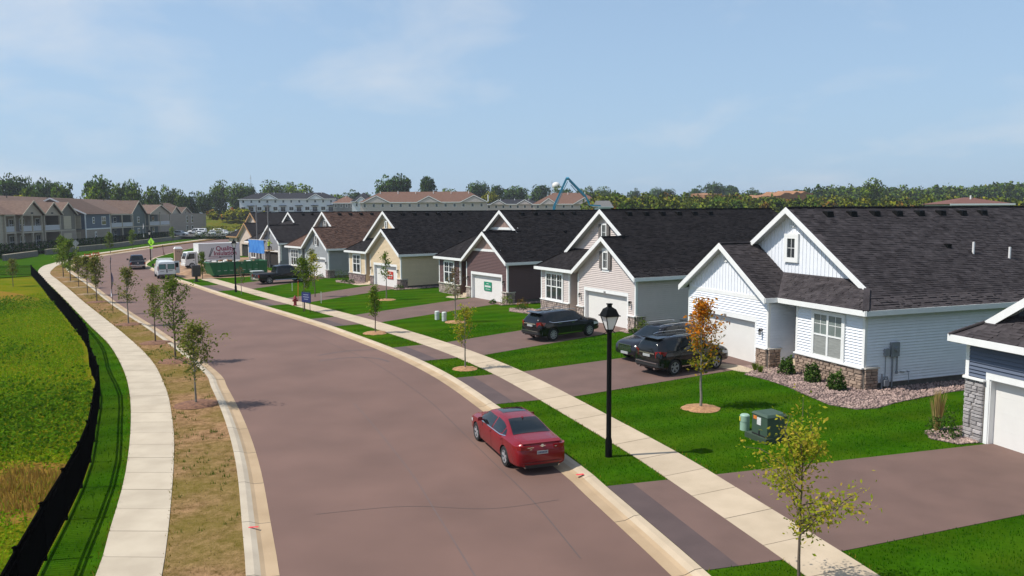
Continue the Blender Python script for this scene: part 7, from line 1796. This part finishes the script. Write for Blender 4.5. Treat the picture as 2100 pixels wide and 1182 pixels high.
young_tree('almost bare brownish tree beside the drive of the dark brown house', (-3.88, 52.83, Z), 3.9, 1.4, .95, 420, .12, LF_BROWN, 46, BARKG, 24, clus=.1)
mulch_ring((-3.88, 52.83, Z), .75, M_MULCHP, 'round pale mulch ring under the almost bare tree', '')
young_tree('thin tree in front of the cream house with the red sign', (-10.8, 66.68, Z), 4.2, 1.7, .75, 520, .15, LF_GREEN, 47, BARKG, 18, clus=.12)
mulch_ring((-10.8, 66.68, Z), .8, M_MULCHP, 'round pale mulch ring before the cream house', '')
young_tree('thin sparse tree in front of the grey house garage', (-20.4, 79.6, Z), 3.9, 1.6, .9, 420, .16, LF_OLIVE, 48, BARK, 18)
young_tree('yellowing tree in front of the grey house bay window', (-17.6, 69.3, Z), 3.9, 1.5, 1.0, 600, .16, LF_LIME, 51, BARK, 18)
young_tree('very thin sapling next to the far lantern street lamp', (-25.1, 72.0, Z), 2.6, 1.0, .55, 150, .14, LF_BROWN, 49, BARKG, 14)
young_tree('leafy narrow tree beside the dark mailbox cluster', (-35.6, 89.5, Z), 3.2, .4, .62, 900, .17, LF_LITE, 50, BARK, 18)

# shrubs and flower clumps in the gravel beds
def shrub(label, loc, r, h, n, ls, lf, seed, grp='shrubs in the gravel beds', spiky=False):
    rg = np.random.default_rng(seed)
    if spiky:
        mb = MB()
        for k in range(n):
            a = rg.uniform(0, 6.28); q = rg.uniform(.1, 1) * r; hh = h * rg.uniform(.6, 1)
            b = Vector((.25 * q * math.cos(a), .25 * q * math.sin(a), 0)); t = Vector((q * math.cos(a), q * math.sin(a), hh)); s = Vector((-math.sin(a), math.cos(a), 0)) * ls * .5; md = b.lerp(t, .5) + Vector((0, 0, h * .12))
            mb.add([b - s, b + s, md + s, t, md - s], [(0, 1, 2, 4), (4, 2, 3)])
        return mb.obj('shrub', lf, None, None, label=label, cat='shrub', group=grp, loc=loc)
    d = rg.normal(size=(n, 3)); d /= np.linalg.norm(d, axis=1)[:, None]; d[:, 2] = np.abs(d[:, 2])
    lob = 1 + .28 * np.sin(d[:, 0] * 5 + seed) * np.cos(d[:, 1] * 4 + seed)
    P = d * (rg.uniform(.45, 1, n) ** .5 * lob)[:, None] * np.array([r, r, h]) + np.array([0, 0, .04])
    V, F = leaves(P, ls, 0, rg); return link('shrub', npmesh('shrub', V, F, lf), None, label, 'shrub', grp, None, loc)
for i, (u, v, l) in enumerate(((3.75, -.75, 'dark green shrub left of three below the white house window'), (2.05, -.80, 'dark green shrub in the middle below the white house window'), (.45, -.95, 'dark green shrub at the stone corner of the white house'))):
    x, y = HP(H1, v, u); shrub(l, (x, y, .12), .36, .75, 1000, .11, LF_DARK, 60 + i)
for i, (u, v, l) in enumerate(((5.05, -1.55, 'tiny ornamental grass tuft by the white house walk, left one'), (4.4, -1.75, 'tiny ornamental grass tuft by the white house walk, right one'))):
    x, y = HP(H1, v, u); shrub(l, (x, y, .12), .3, .42, 70, .03, LF_GREEN, 70 + i, spiky=True)
x, y = HP(H0, -.65, 12.15); shrub('dark bush at the grey stone pier of the dark blue house', (x, y, .12), .5, .72, 520, .09, LF_DARK, 75)
x, y = HP(H0, -.35, 12.75); shrub('tall tan feathery grass behind the dark bush at the right', (x, y, .1), .34, 1.55, 130, .03, leafmat('grass_tan', (.36, .25, .09), (.50, .36, .15), (.12, .16, .04), .3, 0), 76, spiky=True)
x, y = HP(H2, -.25, 12 + .6 - 12.9); 
for H, u, v, r, h, lf, sd, l in ((H2, 12.35, .2, .5, .8, LF_LITE, 80, 'light green bush at the stone pier of the pale pink house'), (H2, 12.5, -.5, .3, .25, LF_DARK, 81, 'low dark plant before the pier of the pale pink house'), (H2, -1.0, -1.2, .45, .4, LF_DARK, 82, 'dark low plant left of the pale pink house bay'),
        (H2, -2.0, -.6, .5, .7, LF_RUST, 83, 'rusty orange bush beyond the pale pink house bay'), (H3, 12.4, -.3, .55, .8, LF_LITE, 84, 'light green bush at the pier of the dark brown house'), (H3, 11.2, -.9, .3, .3, LF_DARK, 85, 'low dark plant before the dark brown house garage'), (H3, 4.2, -1.0, .8, 1.3, LF_LITE, 86, 'pale bush at the left corner of the dark brown house garage'),
        (H4, 12.3, -.4, .5, .45, LF_DARK, 87, 'low dark plant at the pier of the cream house'), (H4, 3.3, -1.3, .4, .4, LF_DARK, 88, 'round dark plant below the cream house window, right'), (H4, 1.8, -1.4, .4, .4, LF_DARK, 89, 'round dark plant below the cream house window, left'), (H4, -1.2, -.4, .8, 1.2, LF_MID, 90, 'green bush in the gap left of the cream house'), (H5, 11.7, -.9, .5, .5, LF_DARK, 91, 'dark low plant beside the grey house garage door')):
    x, y = HP(H, v, u); shrub(l, (x, y, .11), r, h, 320, .10, lf, sd)
# dark hedges before the apartments and the car park
def hedge(name, label, pts, r, h, n, lf, seed):
    rg = np.random.default_rng(seed); P = resample(pts, n=n)
    Q = np.c_[P + rg.normal(size=(n, 2)) * r * .6, .0 + rg.uniform(.1, 1, n) * h]
    V, F = leaves(Q, .42, 0, rg); link(name, npmesh(name, V, F, lf), None, label, 'hedge', 'hedges by the apartments')
hedge('hedge', 'dark hedge along the foot of the apartments', [(-90.8, 140), (-91.8, 155), (-93.5, 172), (-95.6, 190), (-98.0, 210), (-100.5, 228)], .9, 2.3, 4200, LF_DARK, 95)
hedge('hedge', 'low dark hedge between the far lawn and the parked cars', [(-92, 226), (-84, 229.5), (-77, 233), (-72, 240)], .7, 2.2, 1500, LF_DARK, 96)
hedge('hedge', 'yellow green bushes at the back of the far car park', [(-103, 262), (-97, 266), (-90, 270)], .9, 3.2, 1100, LF_YEL, 97)
hedge('hedge', 'dark hedge at the left corner of the apartments', [(-84, 116), (-88, 126), (-90, 138)], .9, 2.6, 1500, LF_DARK, 98)

# big trees: a few crowns grown once, then set out one by one
def soften(me, V, C):
    """leaf normals leaning outward from the clump, so that a crown shades as a rounded mass"""
    N = V - C; N /= np.maximum(np.linalg.norm(N, axis=1), 1e-6)[:, None]; N[:, 2] += .25; N += NP.normal(size=N.shape) * .22; N /= np.linalg.norm(N, axis=1)[:, None]
    me.polygons.foreach_set('use_smooth', np.ones(len(me.polygons), bool)); me.normals_split_custom_set_from_vertices(N.tolist()); return me
def crown_mesh(name, seed, n, lf, w=1.0, tall=1.0, ls=.06, gap=.0):
    rg = np.random.default_rng(seed); nb = 44
    c = rg.normal(size=(nb, 3)); c /= np.linalg.norm(c, axis=1)[:, None]; c *= rg.uniform(.25, .82, nb)[:, None]; c[:, 2] = c[:, 2] * .52 * tall + .50; c[:, :2] *= .42 * w
    rad = rg.uniform(.13, .22, nb)
    idx = rg.integers(0, nb, n); d = rg.normal(size=(n, 3)); d /= np.linalg.norm(d, axis=1)[:, None]
    P = c[idx] + d * (rad[idx] * rg.uniform(.55, 1.08, n) ** .6)[:, None] * np.array([1, 1, .85])
    C = .65 * c[idx] + .35 * np.array([0, 0, .45]); kp = P[:, 2] < .99; P, C = P[kp], C[kp]; P[:, 2] = np.clip(P[:, 2], .08, 1)
    V, F = leaves(P, ls, .1, rg, .75); return soften(npmesh(name, V, F, lf), V, np.repeat(C, 4, 0))
TR = MB()
TR.tube((0, 0, -.05), (.005, 0, .3), .022, .016, 8); TR.tube((.005, 0, .3), (-.01, .01, .75), .016, .006, 7)
for k in range(7):
    a = k * 2.4; TR.tube((0, 0, .26 + k * .05), (.2 * math.cos(a), .2 * math.sin(a), .5 + k * .05), .008, .003, 5)
TRUNK = TR.mesh('trunk', BARK, 60)
CROWN = {k: [crown_mesh('crown', 100 + 7 * i + j, 5200, lf, ww, tt, .055) for j, (ww, tt) in enumerate(((1, 1), (1.05, .95), (.95, 1.05)))] for i, (k, lf) in enumerate((('d', LF_DARK), ('m', LF_MID), ('l', LF_LITE), ('y', LF_YEL)))}
BG = [(-166.3, 260, 21.6, 14, 'd'), (-145.1, 235, 16.8, 7, 'l'), (-164.7, 270, 20.8, 8, 'd'), (-157.3, 265, 20.2, 8, 'd'), (-160.3, 275, 20.1, 7, 'd'), (-136.6, 240, 17.3, 9.5, 'm'), (-141.8, 270, 21.3, 11, 'd'), (-127.0, 238, 17.3, 8, 'l'), (-131.1, 262, 18.1, 8, 'm'), (-133.3, 275, 20.1, 6, 'd'), (-122.1, 255, 17.8, 7, 'm'), (-121.3, 265, 16.9, 8, 'm'), (-130.8, 300, 19.5, 7, 'm'), (-126.8, 300, 16.9, 7, 'm'), (-124.6, 305, 16.3, 7, 'd'), (-129.3, 330, 17.6, 8, 'm'), (-137.2, 370, 23.3, 11, 'm'), (-127.0, 365, 21.7, 13, 'm'), (-126.6, 380, 22.0, 8, 'd'), (-122.3, 400, 24.4, 16, 'm'), (-115.5, 410, 23.8, 9, 'm'), (-106.0, 390, 22.2, 17, 'l'), (-87.8, 390, 17.8, 11, 'l'), (-97.3, 480, 21.9, 13, 'd'), (-129.6, 200, 12.2, 6, 'y'), (-127.4, 205, 12.7, 7, 'y'), (-52.7, 330, 23.6, 10, 'd'), (-46.7, 332, 24.2, 10, 'd'), (-35.1, 330, 23.5, 8.5, 'd'), (-30.3, 380, 19.1, 12, 'm'), (-17.6, 420, 24.3, 15, 'd'), (-8.5, 420, 22.7, 9, 'd'), (-8.8, 330, 16.2, 9, 'y'), (1.7, 430, 21.9, 18, 'd'), (15.5, 430, 22.9, 12, 'd'), (27.0, 430, 21.8, 14, 'd'), (44.1, 470, 23.3, 12, 'm'), (55.2, 470, 22.4, 15, 'm'), (97.4, 620, 25.8, 10, 'd'), (114.7, 620, 26.5, 13, 'd'), (124.7, 620, 25.6, 12, 'd'), (133.1, 560, 25.5, 12, 'd'), (144.1, 560, 28.5, 16, 'd'), (157.4, 570, 26.4, 20, 'd'), (191.2, 620, 25.6, 12, 'd'), (151.2, 330, 20.9, 10, 'l')]
SITE = lambda x: 'behind the left end of the apartments' if x < -150 else 'above the middle of the apartment roofs' if x < -128 else 'beside the right end of the apartments' if x < -112 else 'behind the white townhouse row' if x < -84 else 'behind the long brown roofed row' if x < -10 else 'behind the roofs left of the blue boom' if x < 30 else 'on the skyline right of the blue boom' if x < 60 else 'on the far skyline above the right forest'
KD = {'d': 'dark green', 'm': 'mid green', 'l': 'light green', 'y': 'yellow green'}
ORD = ('first', 'second', 'third', 'fourth', 'fifth', 'sixth', 'seventh', 'eighth', 'ninth', 'tenth', 'eleventh', 'twelfth')
_site = {}
for i, b in enumerate(BG): _site.setdefault(SITE(b[0]), []).append((b[0] / b[1], i))
_lab = {}
for st, l in _site.items():
    for r, (_, i) in enumerate(sorted(l)): _lab[i] = '%s tree %s, %s from the left there' % (KD[BG[i][4]], st, ORD[r])
for i, (x, y, zt, w, k) in enumerate(BG):
    zb = float(hill(np.array(x), np.array(float(y)))) - .3
    if x < -95 and y < 300: zb = min(zb, 1.0)
    h = zt - zb
    root = thing('background_tree', (x, y, zb), RNG.uniform(0, 6), _lab[i], 'tree', 'background trees ' + SITE(x))
    link('trunk', TRUNK, root, scale=(h, h, h)); link('crown', CROWN[k][i % 3], root, scale=(w * 1.12, w * 1.12, h * 1.0))
# the wood on the right: one mass of crowns
def wood(name, label, items, lf_list, n, seed, ls):
    rg = np.random.default_rng(seed); Vs, Fs, Ms, Cs = [], [], [], []; o = 0
    for i, (x, y, zb, h, w) in enumerate(items):
        nb = 9; c = rg.normal(size=(nb, 3)); c /= np.linalg.norm(c, axis=1)[:, None]; c *= rg.uniform(.2, .75, nb)[:, None]; c[:, 2] = c[:, 2] * .45 + .52; c[:, :2] *= .5
        rad = rg.uniform(.14, .24, nb); idx = rg.integers(0, nb, n); d = rg.normal(size=(n, 3)); d /= np.linalg.norm(d, axis=1)[:, None]
        P = c[idx] + d * (rad[idx] * rg.uniform(.6, 1.05, n))[:, None]; P = P * np.array([w, w, h]) + np.array([x, y, zb]); Cs.append(np.repeat((.6 * c[idx] + .4 * np.array([0, 0, .45])) * np.array([w, w, h]) + np.array([x, y, zb]), 4, 0))
        V, F = leaves(P, ls, .1, rg, .8); Vs.append(V); Fs.append(F + o); o += len(V); Ms.append(np.full(len(F), rg.choice(len(lf_list), p=[.5, .22, .14, .14])))
    Va = np.concatenate(Vs); link(name, soften(npmesh(name, Va, np.concatenate(Fs), lf_list, np.concatenate(Ms)), Va, np.concatenate(Cs)), None, label, 'wood', None, 'stuff')
rg = np.random.default_rng(11); it = []
for k in range(330):
    y = rg.uniform(225, 320); x = rg.uniform(28, 215) * y / 260 + (y - 260) * .05
    zb = float(hill(np.array(x), np.array(y))); zt = 7.6 + (429 - .006 * (x / y * 1600) - rg.uniform(389, 404) + (6 if x / y < .3 else 0)) * y / 1600
    it.append((x, y, zb - .3, max(zt - zb, 5), rg.uniform(6, 10)))
wood('wood', 'wood of green and yellowing trees behind the roofs on the right', it, [LF_FOREST, LF_MID, LF_YEL, LF_RUST], 330, 12, .95)
it = []
for k in range(340):
    y = rg.uniform(430, 560); px = rg.uniform(1560, 2160); x = (px - 1050) * y / 1600
    zb = float(hill(np.array(x), np.array(y))); prof = np.interp(px, [1560, 1600, 1680, 1740, 1820, 1980, 2060, 2160], [391, 386, 376, 373, 377, 376, 369, 369])
    zt = 7.6 + (429 - prof - rg.uniform(0, 9)) * y / 1600; it.append((x, y, zb - .3, max(zt - zb, 6), rg.uniform(9, 14)))
wood('wood', 'higher wooded ridge behind the wood at the right edge', it, [LF_MID, LF_LITE, LF_DARK, LF_FOREST], 240, 13, 1.5)
it = []
for k in range(150):
    y = rg.uniform(520, 700); px = rg.uniform(640, 1600); x = (px - 1050) * y / 1600; zb = float(hill(np.array(x), np.array(y)))
    zt = 7.6 + (432 - rg.uniform(388, 397)) * y / 1600; it.append((x, y, zb - .5, max(zt - zb, 5), rg.uniform(14, 22)))
wood('wood', 'low dark band of distant trees along the horizon', it, [LF_DARK, LF_MID, LF_DARK, LF_MID], 150, 14, 2.2)
it = [(rg.uniform(-118, -104), rg.uniform(300, 345), 4.5, rg.uniform(3, 6), rg.uniform(4, 6)) for k in range(40)]
wood('bushes', 'rough yellow green bushes between the apartments and the white townhouses', it, [LF_YEL, LF_RUST, LF_YEL, LF_LITE], 200, 15, .8)

# gravel beds: ground cloth and loose pebbles
M_PEB = mk('pebbles', (.33, .235, .20), .85, scale=2, col2=(.19, .13, .115), island=.5)
M_BED = mk('bed_ground', (.14, .10, .09), .95, .3, 6)
def gravel(poly, n, label, s=(.035, .075), seed=0):
    sheet('gravel_bed', poly, .112, M_BED, 'structure', None, .05)
    rg = np.random.default_rng(seed); P = np.array(poly); lo, hi = P.min(0), P.max(0); Q = rg.uniform(lo, hi, (n * 3, 2)); Q = Q[inpoly(Q, poly)][:n]; n = len(Q)
    O = np.array([(1, 0, 0), (0, 1, 0), (-1, 0, 0), (0, -1, 0), (0, 0, 1), (0, 0, -1)], float); T = np.array([(0, 1, 4), (1, 2, 4), (2, 3, 4), (3, 0, 4), (1, 0, 5), (2, 1, 5), (3, 2, 5), (0, 3, 5)])
    sc = rg.uniform(s[0], s[1], (n, 1, 1)) * rg.uniform(.7, 1.3, (n, 6, 1)); a = rg.uniform(0, 6.28, n); ca, sa = np.cos(a)[:, None], np.sin(a)[:, None]
    V = O[None] * sc; V = np.stack([V[..., 0] * ca - V[..., 1] * sa, V[..., 0] * sa + V[..., 1] * ca, V[..., 2] * .7], -1) + np.c_[Q, np.full(n, .125)][:, None]
    link('gravel', npmesh('gravel', V.reshape(-1, 3), (T[None] + 6 * np.arange(n)[:, None, None]).reshape(-1, 3), M_PEB), None, label, 'gravel', None, 'stuff')
b1 = [HP(H1, -.02, 5.2), HP(H1, -.95, 5.4), (10.6, 35.2), (11.3, 33.9), (11.7, 32.6), (11.95, 30.9), (12.2, 29.5), (12.95, 28.75), (13.85, 28.95), (14.9, 29.75), HP(H1, 3.0, -1.55), HP(H1, 9.0, -1.3), HP(H1, 9.0, -.02), HP(H1, -.05, -.02), HP(H1, -.08, 4.1)]
gravel(b1, 5200, 'pinkish gravel around the stone base of the white house', seed=1)
gravel([HP(H0, -.05, 12.1), HP(H0, -.05, 11.3), HP(H0, -.9, 11.35), HP(H0, -1.25, 12.1), HP(H0, -.8, 12.8), HP(H0, .2, 13.0), HP(H0, 3, 12.7), HP(H0, 3, 12.05)], 1500, 'pinkish gravel patch at the grey stone pier', seed=2)
gravel([HP(H1, -.72, 6.0), HP(H1, -1.5, 5.95), HP(H1, -1.5, 5.2), HP(H1, -.72, 5.2)], 500, 'pinkish gravel at the foot of the white house garage pier', seed=3)
gravel([HP(H2, -.1, 11.3), HP(H2, -.8, 11.4), HP(H2, -.9, 12.4), HP(H2, .2, 13.0), HP(H2, 4, 12.8), HP(H2, 4, 12.05), HP(H2, -.05, 12.05)], 1300, 'pale gravel strip at the pier of the pale pink house', (.04, .09), 4)
gravel([HP(H2, -.1, 4.0), HP(H2, -1.2, 3.8), HP(H2, -1.8, 1.5), HP(H2, -2.4, -.6), HP(H2, -1.6, -2.2), HP(H2, -.4, -1.4), HP(H2, -.1, -.1)], 1800, 'pale gravel bed below the pale pink house bay', (.05, .1), 5)
gravel([HP(H3, -.1, 11.3), HP(H3, -.9, 11.4), HP(H3, -.9, 12.6), HP(H3, 3, 12.9), HP(H3, 3, 12.05), HP(H3, -.05, 12.05)], 800, 'pale gravel strip beside the dark brown house', (.05, .1), 6)
gravel([HP(H4, -.1, 11.3), HP(H4, -.9, 11.4), HP(H4, -.9, 12.8), HP(H4, 4, 12.8), HP(H4, 4, 12.05), HP(H4, -.05, 12.05)], 700, 'pale gravel strip beside the cream house', (.06, .12), 7)
gravel([HP(H4, -.1, 4.4), HP(H4, -1.6, 4.2), HP(H4, -2.0, 1.0), HP(H4, -1.2, -1.0), HP(H4, -.1, -.3)], 700, 'pale gravel bed below the cream house window', (.06, .12), 8)
# front walks
for H, k, pts in ((H1, 0, [(-.75 - .75, 6.2), (-2.05, 6.9), (-2.75, 6.4), (-2.35, 5.0), (-1.7, 4.2), (-.5, 4.15), (-.5, 5.2), (-1.4, 5.25)]), (H3, 1, [(-.1, 4.1), (-.1, 5.2), (-.4, 5.9), (-1.6, 5.9), (-1.8, 4.6), (-1.2, 4.0)]), (H4, 1, [(-.1, 4.1), (-.1, 5.2), (-.4, 5.9), (-1.6, 5.9), (-1.8, 4.6), (-1.2, 4.0)]), (H2, 1, [(-.1, 4.1), (-.1, 5.2), (-.4, 5.9), (-1.4, 5.9), (-1.6, 4.6), (-1.2, 4.0)])):
    sheet('front_walk', [HP(H, *p) for p in pts], .125, M_CONC, 'structure', None, .06)

# grass: blades where the lawn is near, tall weeds in the meadow, tufts in the dry verge
def blades(name, label, poly, n, h, w, lf, seed, z=.1, dens=None, bend=.5, holes=(), ymax=None, k=1):
    rg = np.random.default_rng(seed); P = np.array(poly); lo, hi = P.min(0), P.max(0); Q = rg.uniform(lo, hi, (n, 2))
    Q = Q[inpoly(Q, poly)]
    for hp in holes: Q = Q[~inpoly(Q, hp)]
    if dens is not None: Q = Q[rg.random(len(Q)) < dens(Q)]
    if k > 1: Q = np.repeat(Q, k, 0) + rg.normal(size=(len(Q) * k, 2)) * w * 2.2
    n = len(Q); a = rg.uniform(0, 6.28, n); hh = h * rg.uniform(.5, 1.25, n); b = rg.uniform(0, bend, n) * hh; d = np.stack([np.cos(a), np.sin(a)], 1); s = np.stack([-d[:, 1], d[:, 0]], 1) * w * .5
    z0 = np.full(n, z); V = np.stack([np.c_[Q - s, z0], np.c_[Q + s, z0], np.c_[Q + d * b[:, None], z0 + hh]], 1).reshape(-1, 3)
    return link(name, npmesh(name, V, np.arange(3 * n).reshape(-1, 3), lf), None, label, 'grass', None, 'stuff')
LG = leafmat('lawn_blade', (.008, .060, .001), (.020, .100, .0015), (.034, .125, .003), .3, 0)
near = [p for p in RK if 9 < p[1] < 46]
hol = []
for s0, s1, d0, d1, A_, K_ in DRV.values():
    cx_, cy_ = (d0[0] + d1[0]) / 2, (d0[1] + d1[1]) / 2
    hol.append([d0, s0] + ([A_[0], K_[0], K_[-1], A_[-1]] if np.linalg.norm(np.array(A_[0]) - np.array(s0)) < np.linalg.norm(np.array(A_[-1]) - np.array(s0)) else [A_[-1], K_[-1], K_[0], A_[0]]) + [s1, d1])
pav = [tuple(p) for p in SN[::3]] + [tuple(p) for p in SF[::3]][::-1]
hfoot = [[HP(H, -.1 if H is not H1 else -.75, -.1), HP(H, 17, -.1), HP(H, 17, 12.1), HP(H, -.1 if H is not H1 else -.75, 12.1)] for H in (H0, H1, H2, H3)]
lawnpoly = [tuple(p) for p in near] + [(-2, 52), (10, 46), (16, 32), (22, 24), (22, 9)]
blades('lawn_grass', 'short mown lawn grass in front of the near houses', lawnpoly, 190000, .055, .022, LG, 21, .098, holes=hol + [pav, b1] + hfoot)
stripL = [tuple(p) for p in LSL[:70:3]] + [tuple(p) for p in FEN[:170:6]][::-1]
blades('lawn_grass', 'short grass between the left pavement and the fence', stripL, 60000, .06, .022, LG, 22, .098)
edge = offset(SF, .03); ed2 = offset(SF, .16)
# meadow of weeds left of the fence
MG = leafmat('meadow_blade', (.085, .20, .004), (.19, .32, .008), (.34, .33, .02), .4, 0)
MGD = leafmat('meadow_dark', (.045, .12, .005), (.10, .20, .008), (.17, .25, .015), .35, 0)
fin = [tuple(p + np.array([-.35, .15])) for p in FEN[8:250:6]]
mead = fin + [(-46, 64), (-48, 52), (-38, 34), (-27, 18), (-14, 9)]
def cl(Q, sc, sd): return .5 + .5 * np.sin(Q[:, 0] * sc + 1.3 * np.sin(Q[:, 1] * sc * .7 + sd)) * np.cos(Q[:, 1] * sc * .9 + sd + np.sin(Q[:, 0] * sc * .5))
hot = [(-11.6, 19.4), (-12.2, 21.0), (-13.0, 22.0), (-14.6, 22.2), (-14.6, 20.6), (-13, 18.6)]
blades('meadow_grass', 'tall green meadow grass behind the left fence', mead, 110000, .30, .03, MG, 23, .08, bend=1.0, dens=lambda Q: .45 + .55 * cl(Q, .55, 1))
rgm = np.random.default_rng(31); Q = rgm.uniform([-48, 9], [-9, 66], (420000, 2)); Q = Q[inpoly(Q, mead) & ~inpoly(Q, hot)]
dk = np.exp(-(((Q[:, 0] + 18.5) / 3.5) ** 2 + ((Q[:, 1] - 27.5) / 4.5) ** 2)) + .8 * np.exp(-(((Q[:, 0] + 43) / 4) ** 2 + ((Q[:, 1] - 60) / 4) ** 2)) + .35 * np.clip(cl(Q, .5, 4) * 1.6 - .9, 0, 1)
wd = rgm.random(len(Q)) < np.clip(dk, 0, .95); Pl = Q[~wd & (rgm.random(len(Q)) < .6)]
V, F = leaves(np.c_[Pl, .12 + rgm.uniform(0, .30, len(Pl)) * (.4 + .6 * cl(Pl, .8, 2))], .09, .55, rgm)
link('meadow_leaves', npmesh('meadow_leaves', V, F, MG), None, 'light green meadow leaves behind the left fence', 'weeds', None, 'stuff')
Pd = Q[wd]; V, F = leaves(np.c_[Pd, .15 + rgm.uniform(0, .75, len(Pd)) * (.5 + .5 * cl(Pd, .9, 4))], .15, .45, rgm)
link('weeds', npmesh('weeds', V, F, MGD), None, 'patches of broad dark weeds in the meadow behind the left fence', 'weeds', None, 'stuff')
blades('meadow_grass', 'dry orange grass stems in the meadow', hot, 2200, .34, .03, leafmat('dry_blade', (.26, .15, .03), (.36, .22, .06), (.16, .15, .02), .3, 0), 25, .08, bend=.6)
# dry verge tufts
vp = [tuple(p) for p in LK[2:110:4]] + [tuple(p) for p in LSR[2:110:4]][::-1]
blades('verge_grass', 'thin dry straw grass of the left verge', vp, 60000, .05, .02, leafmat('straw', (.24, .155, .075), (.34, .225, .11), (.15, .12, .04), .2, 0), 26, .098, bend=1.2, dens=lambda Q: .4 + .5 * cl(Q, 1.9, 2))
blades('verge_grass', 'green grass tufts scattered in the left verge', vp, 26000, .11, .022, leafmat('tuft', (.045, .10, .008), (.10, .16, .015), (.18, .18, .03), .3, 0), 27, .098, bend=.7, dens=lambda Q: np.clip(cl(Q, 1.3, 5) * 1.5 - .62, 0, 1), k=7)

# paler, longer grass along the concrete edges
EG = leafmat('edge_blade', (.13, .12, .012), (.26, .18, .03), (.06, .12, .006), .25, 0)
for i, (C_, d0_, d1_, lb) in enumerate(((RK, .02, .14, 'yellowing grass edge behind the right kerb'), (SN, -.12, .02, 'yellowing grass edge on the kerb side of the right pavement'), (SF, .0, .14, 'yellowing grass edge on the house side of the right pavement'), (LSL, -.10, .03, 'ragged grass edge on the fence side of the left pavement'), (LSR, -.05, .12, 'ragged dry grass edge on the road side of the left pavement'))):
    c0 = C_[(C_[:, 1] > 9) & (C_[:, 1] < 80)]; a_, b_ = offset(c0, d0_), offset(c0, d1_)
    blades('edge_grass', lb, [tuple(p) for p in a_] + [tuple(p) for p in b_][::-1], 260000, .08, .02, EG, 300 + i, .10, holes=hol if i < 3 else (), bend=.9)

# ---------------------------------------------------------------- summer haze: one box of thin even air round everything
hz = bpy.data.materials.new('haze'); hz.use_nodes = True; t = hz.node_tree; t.nodes.clear()
ho = _n(t, 'ShaderNodeOutputMaterial'); hv = _n(t, 'ShaderNodeVolumePrincipled')
hv.inputs['Color'].default_value = (0.86, 0.92, 1.0, 1); hv.inputs['Density'].default_value = 0.00022; hv.inputs['Anisotropy'].default_value = 0.3
t.links.new(hv.outputs[0], ho.inputs['Volume'])
m = MB(); m.box(-2720, 2720, -460, 4620, -1.2, 62); m.obj('haze', hz, None, None, kind='stuff', label='thin pale summer haze over the whole place')
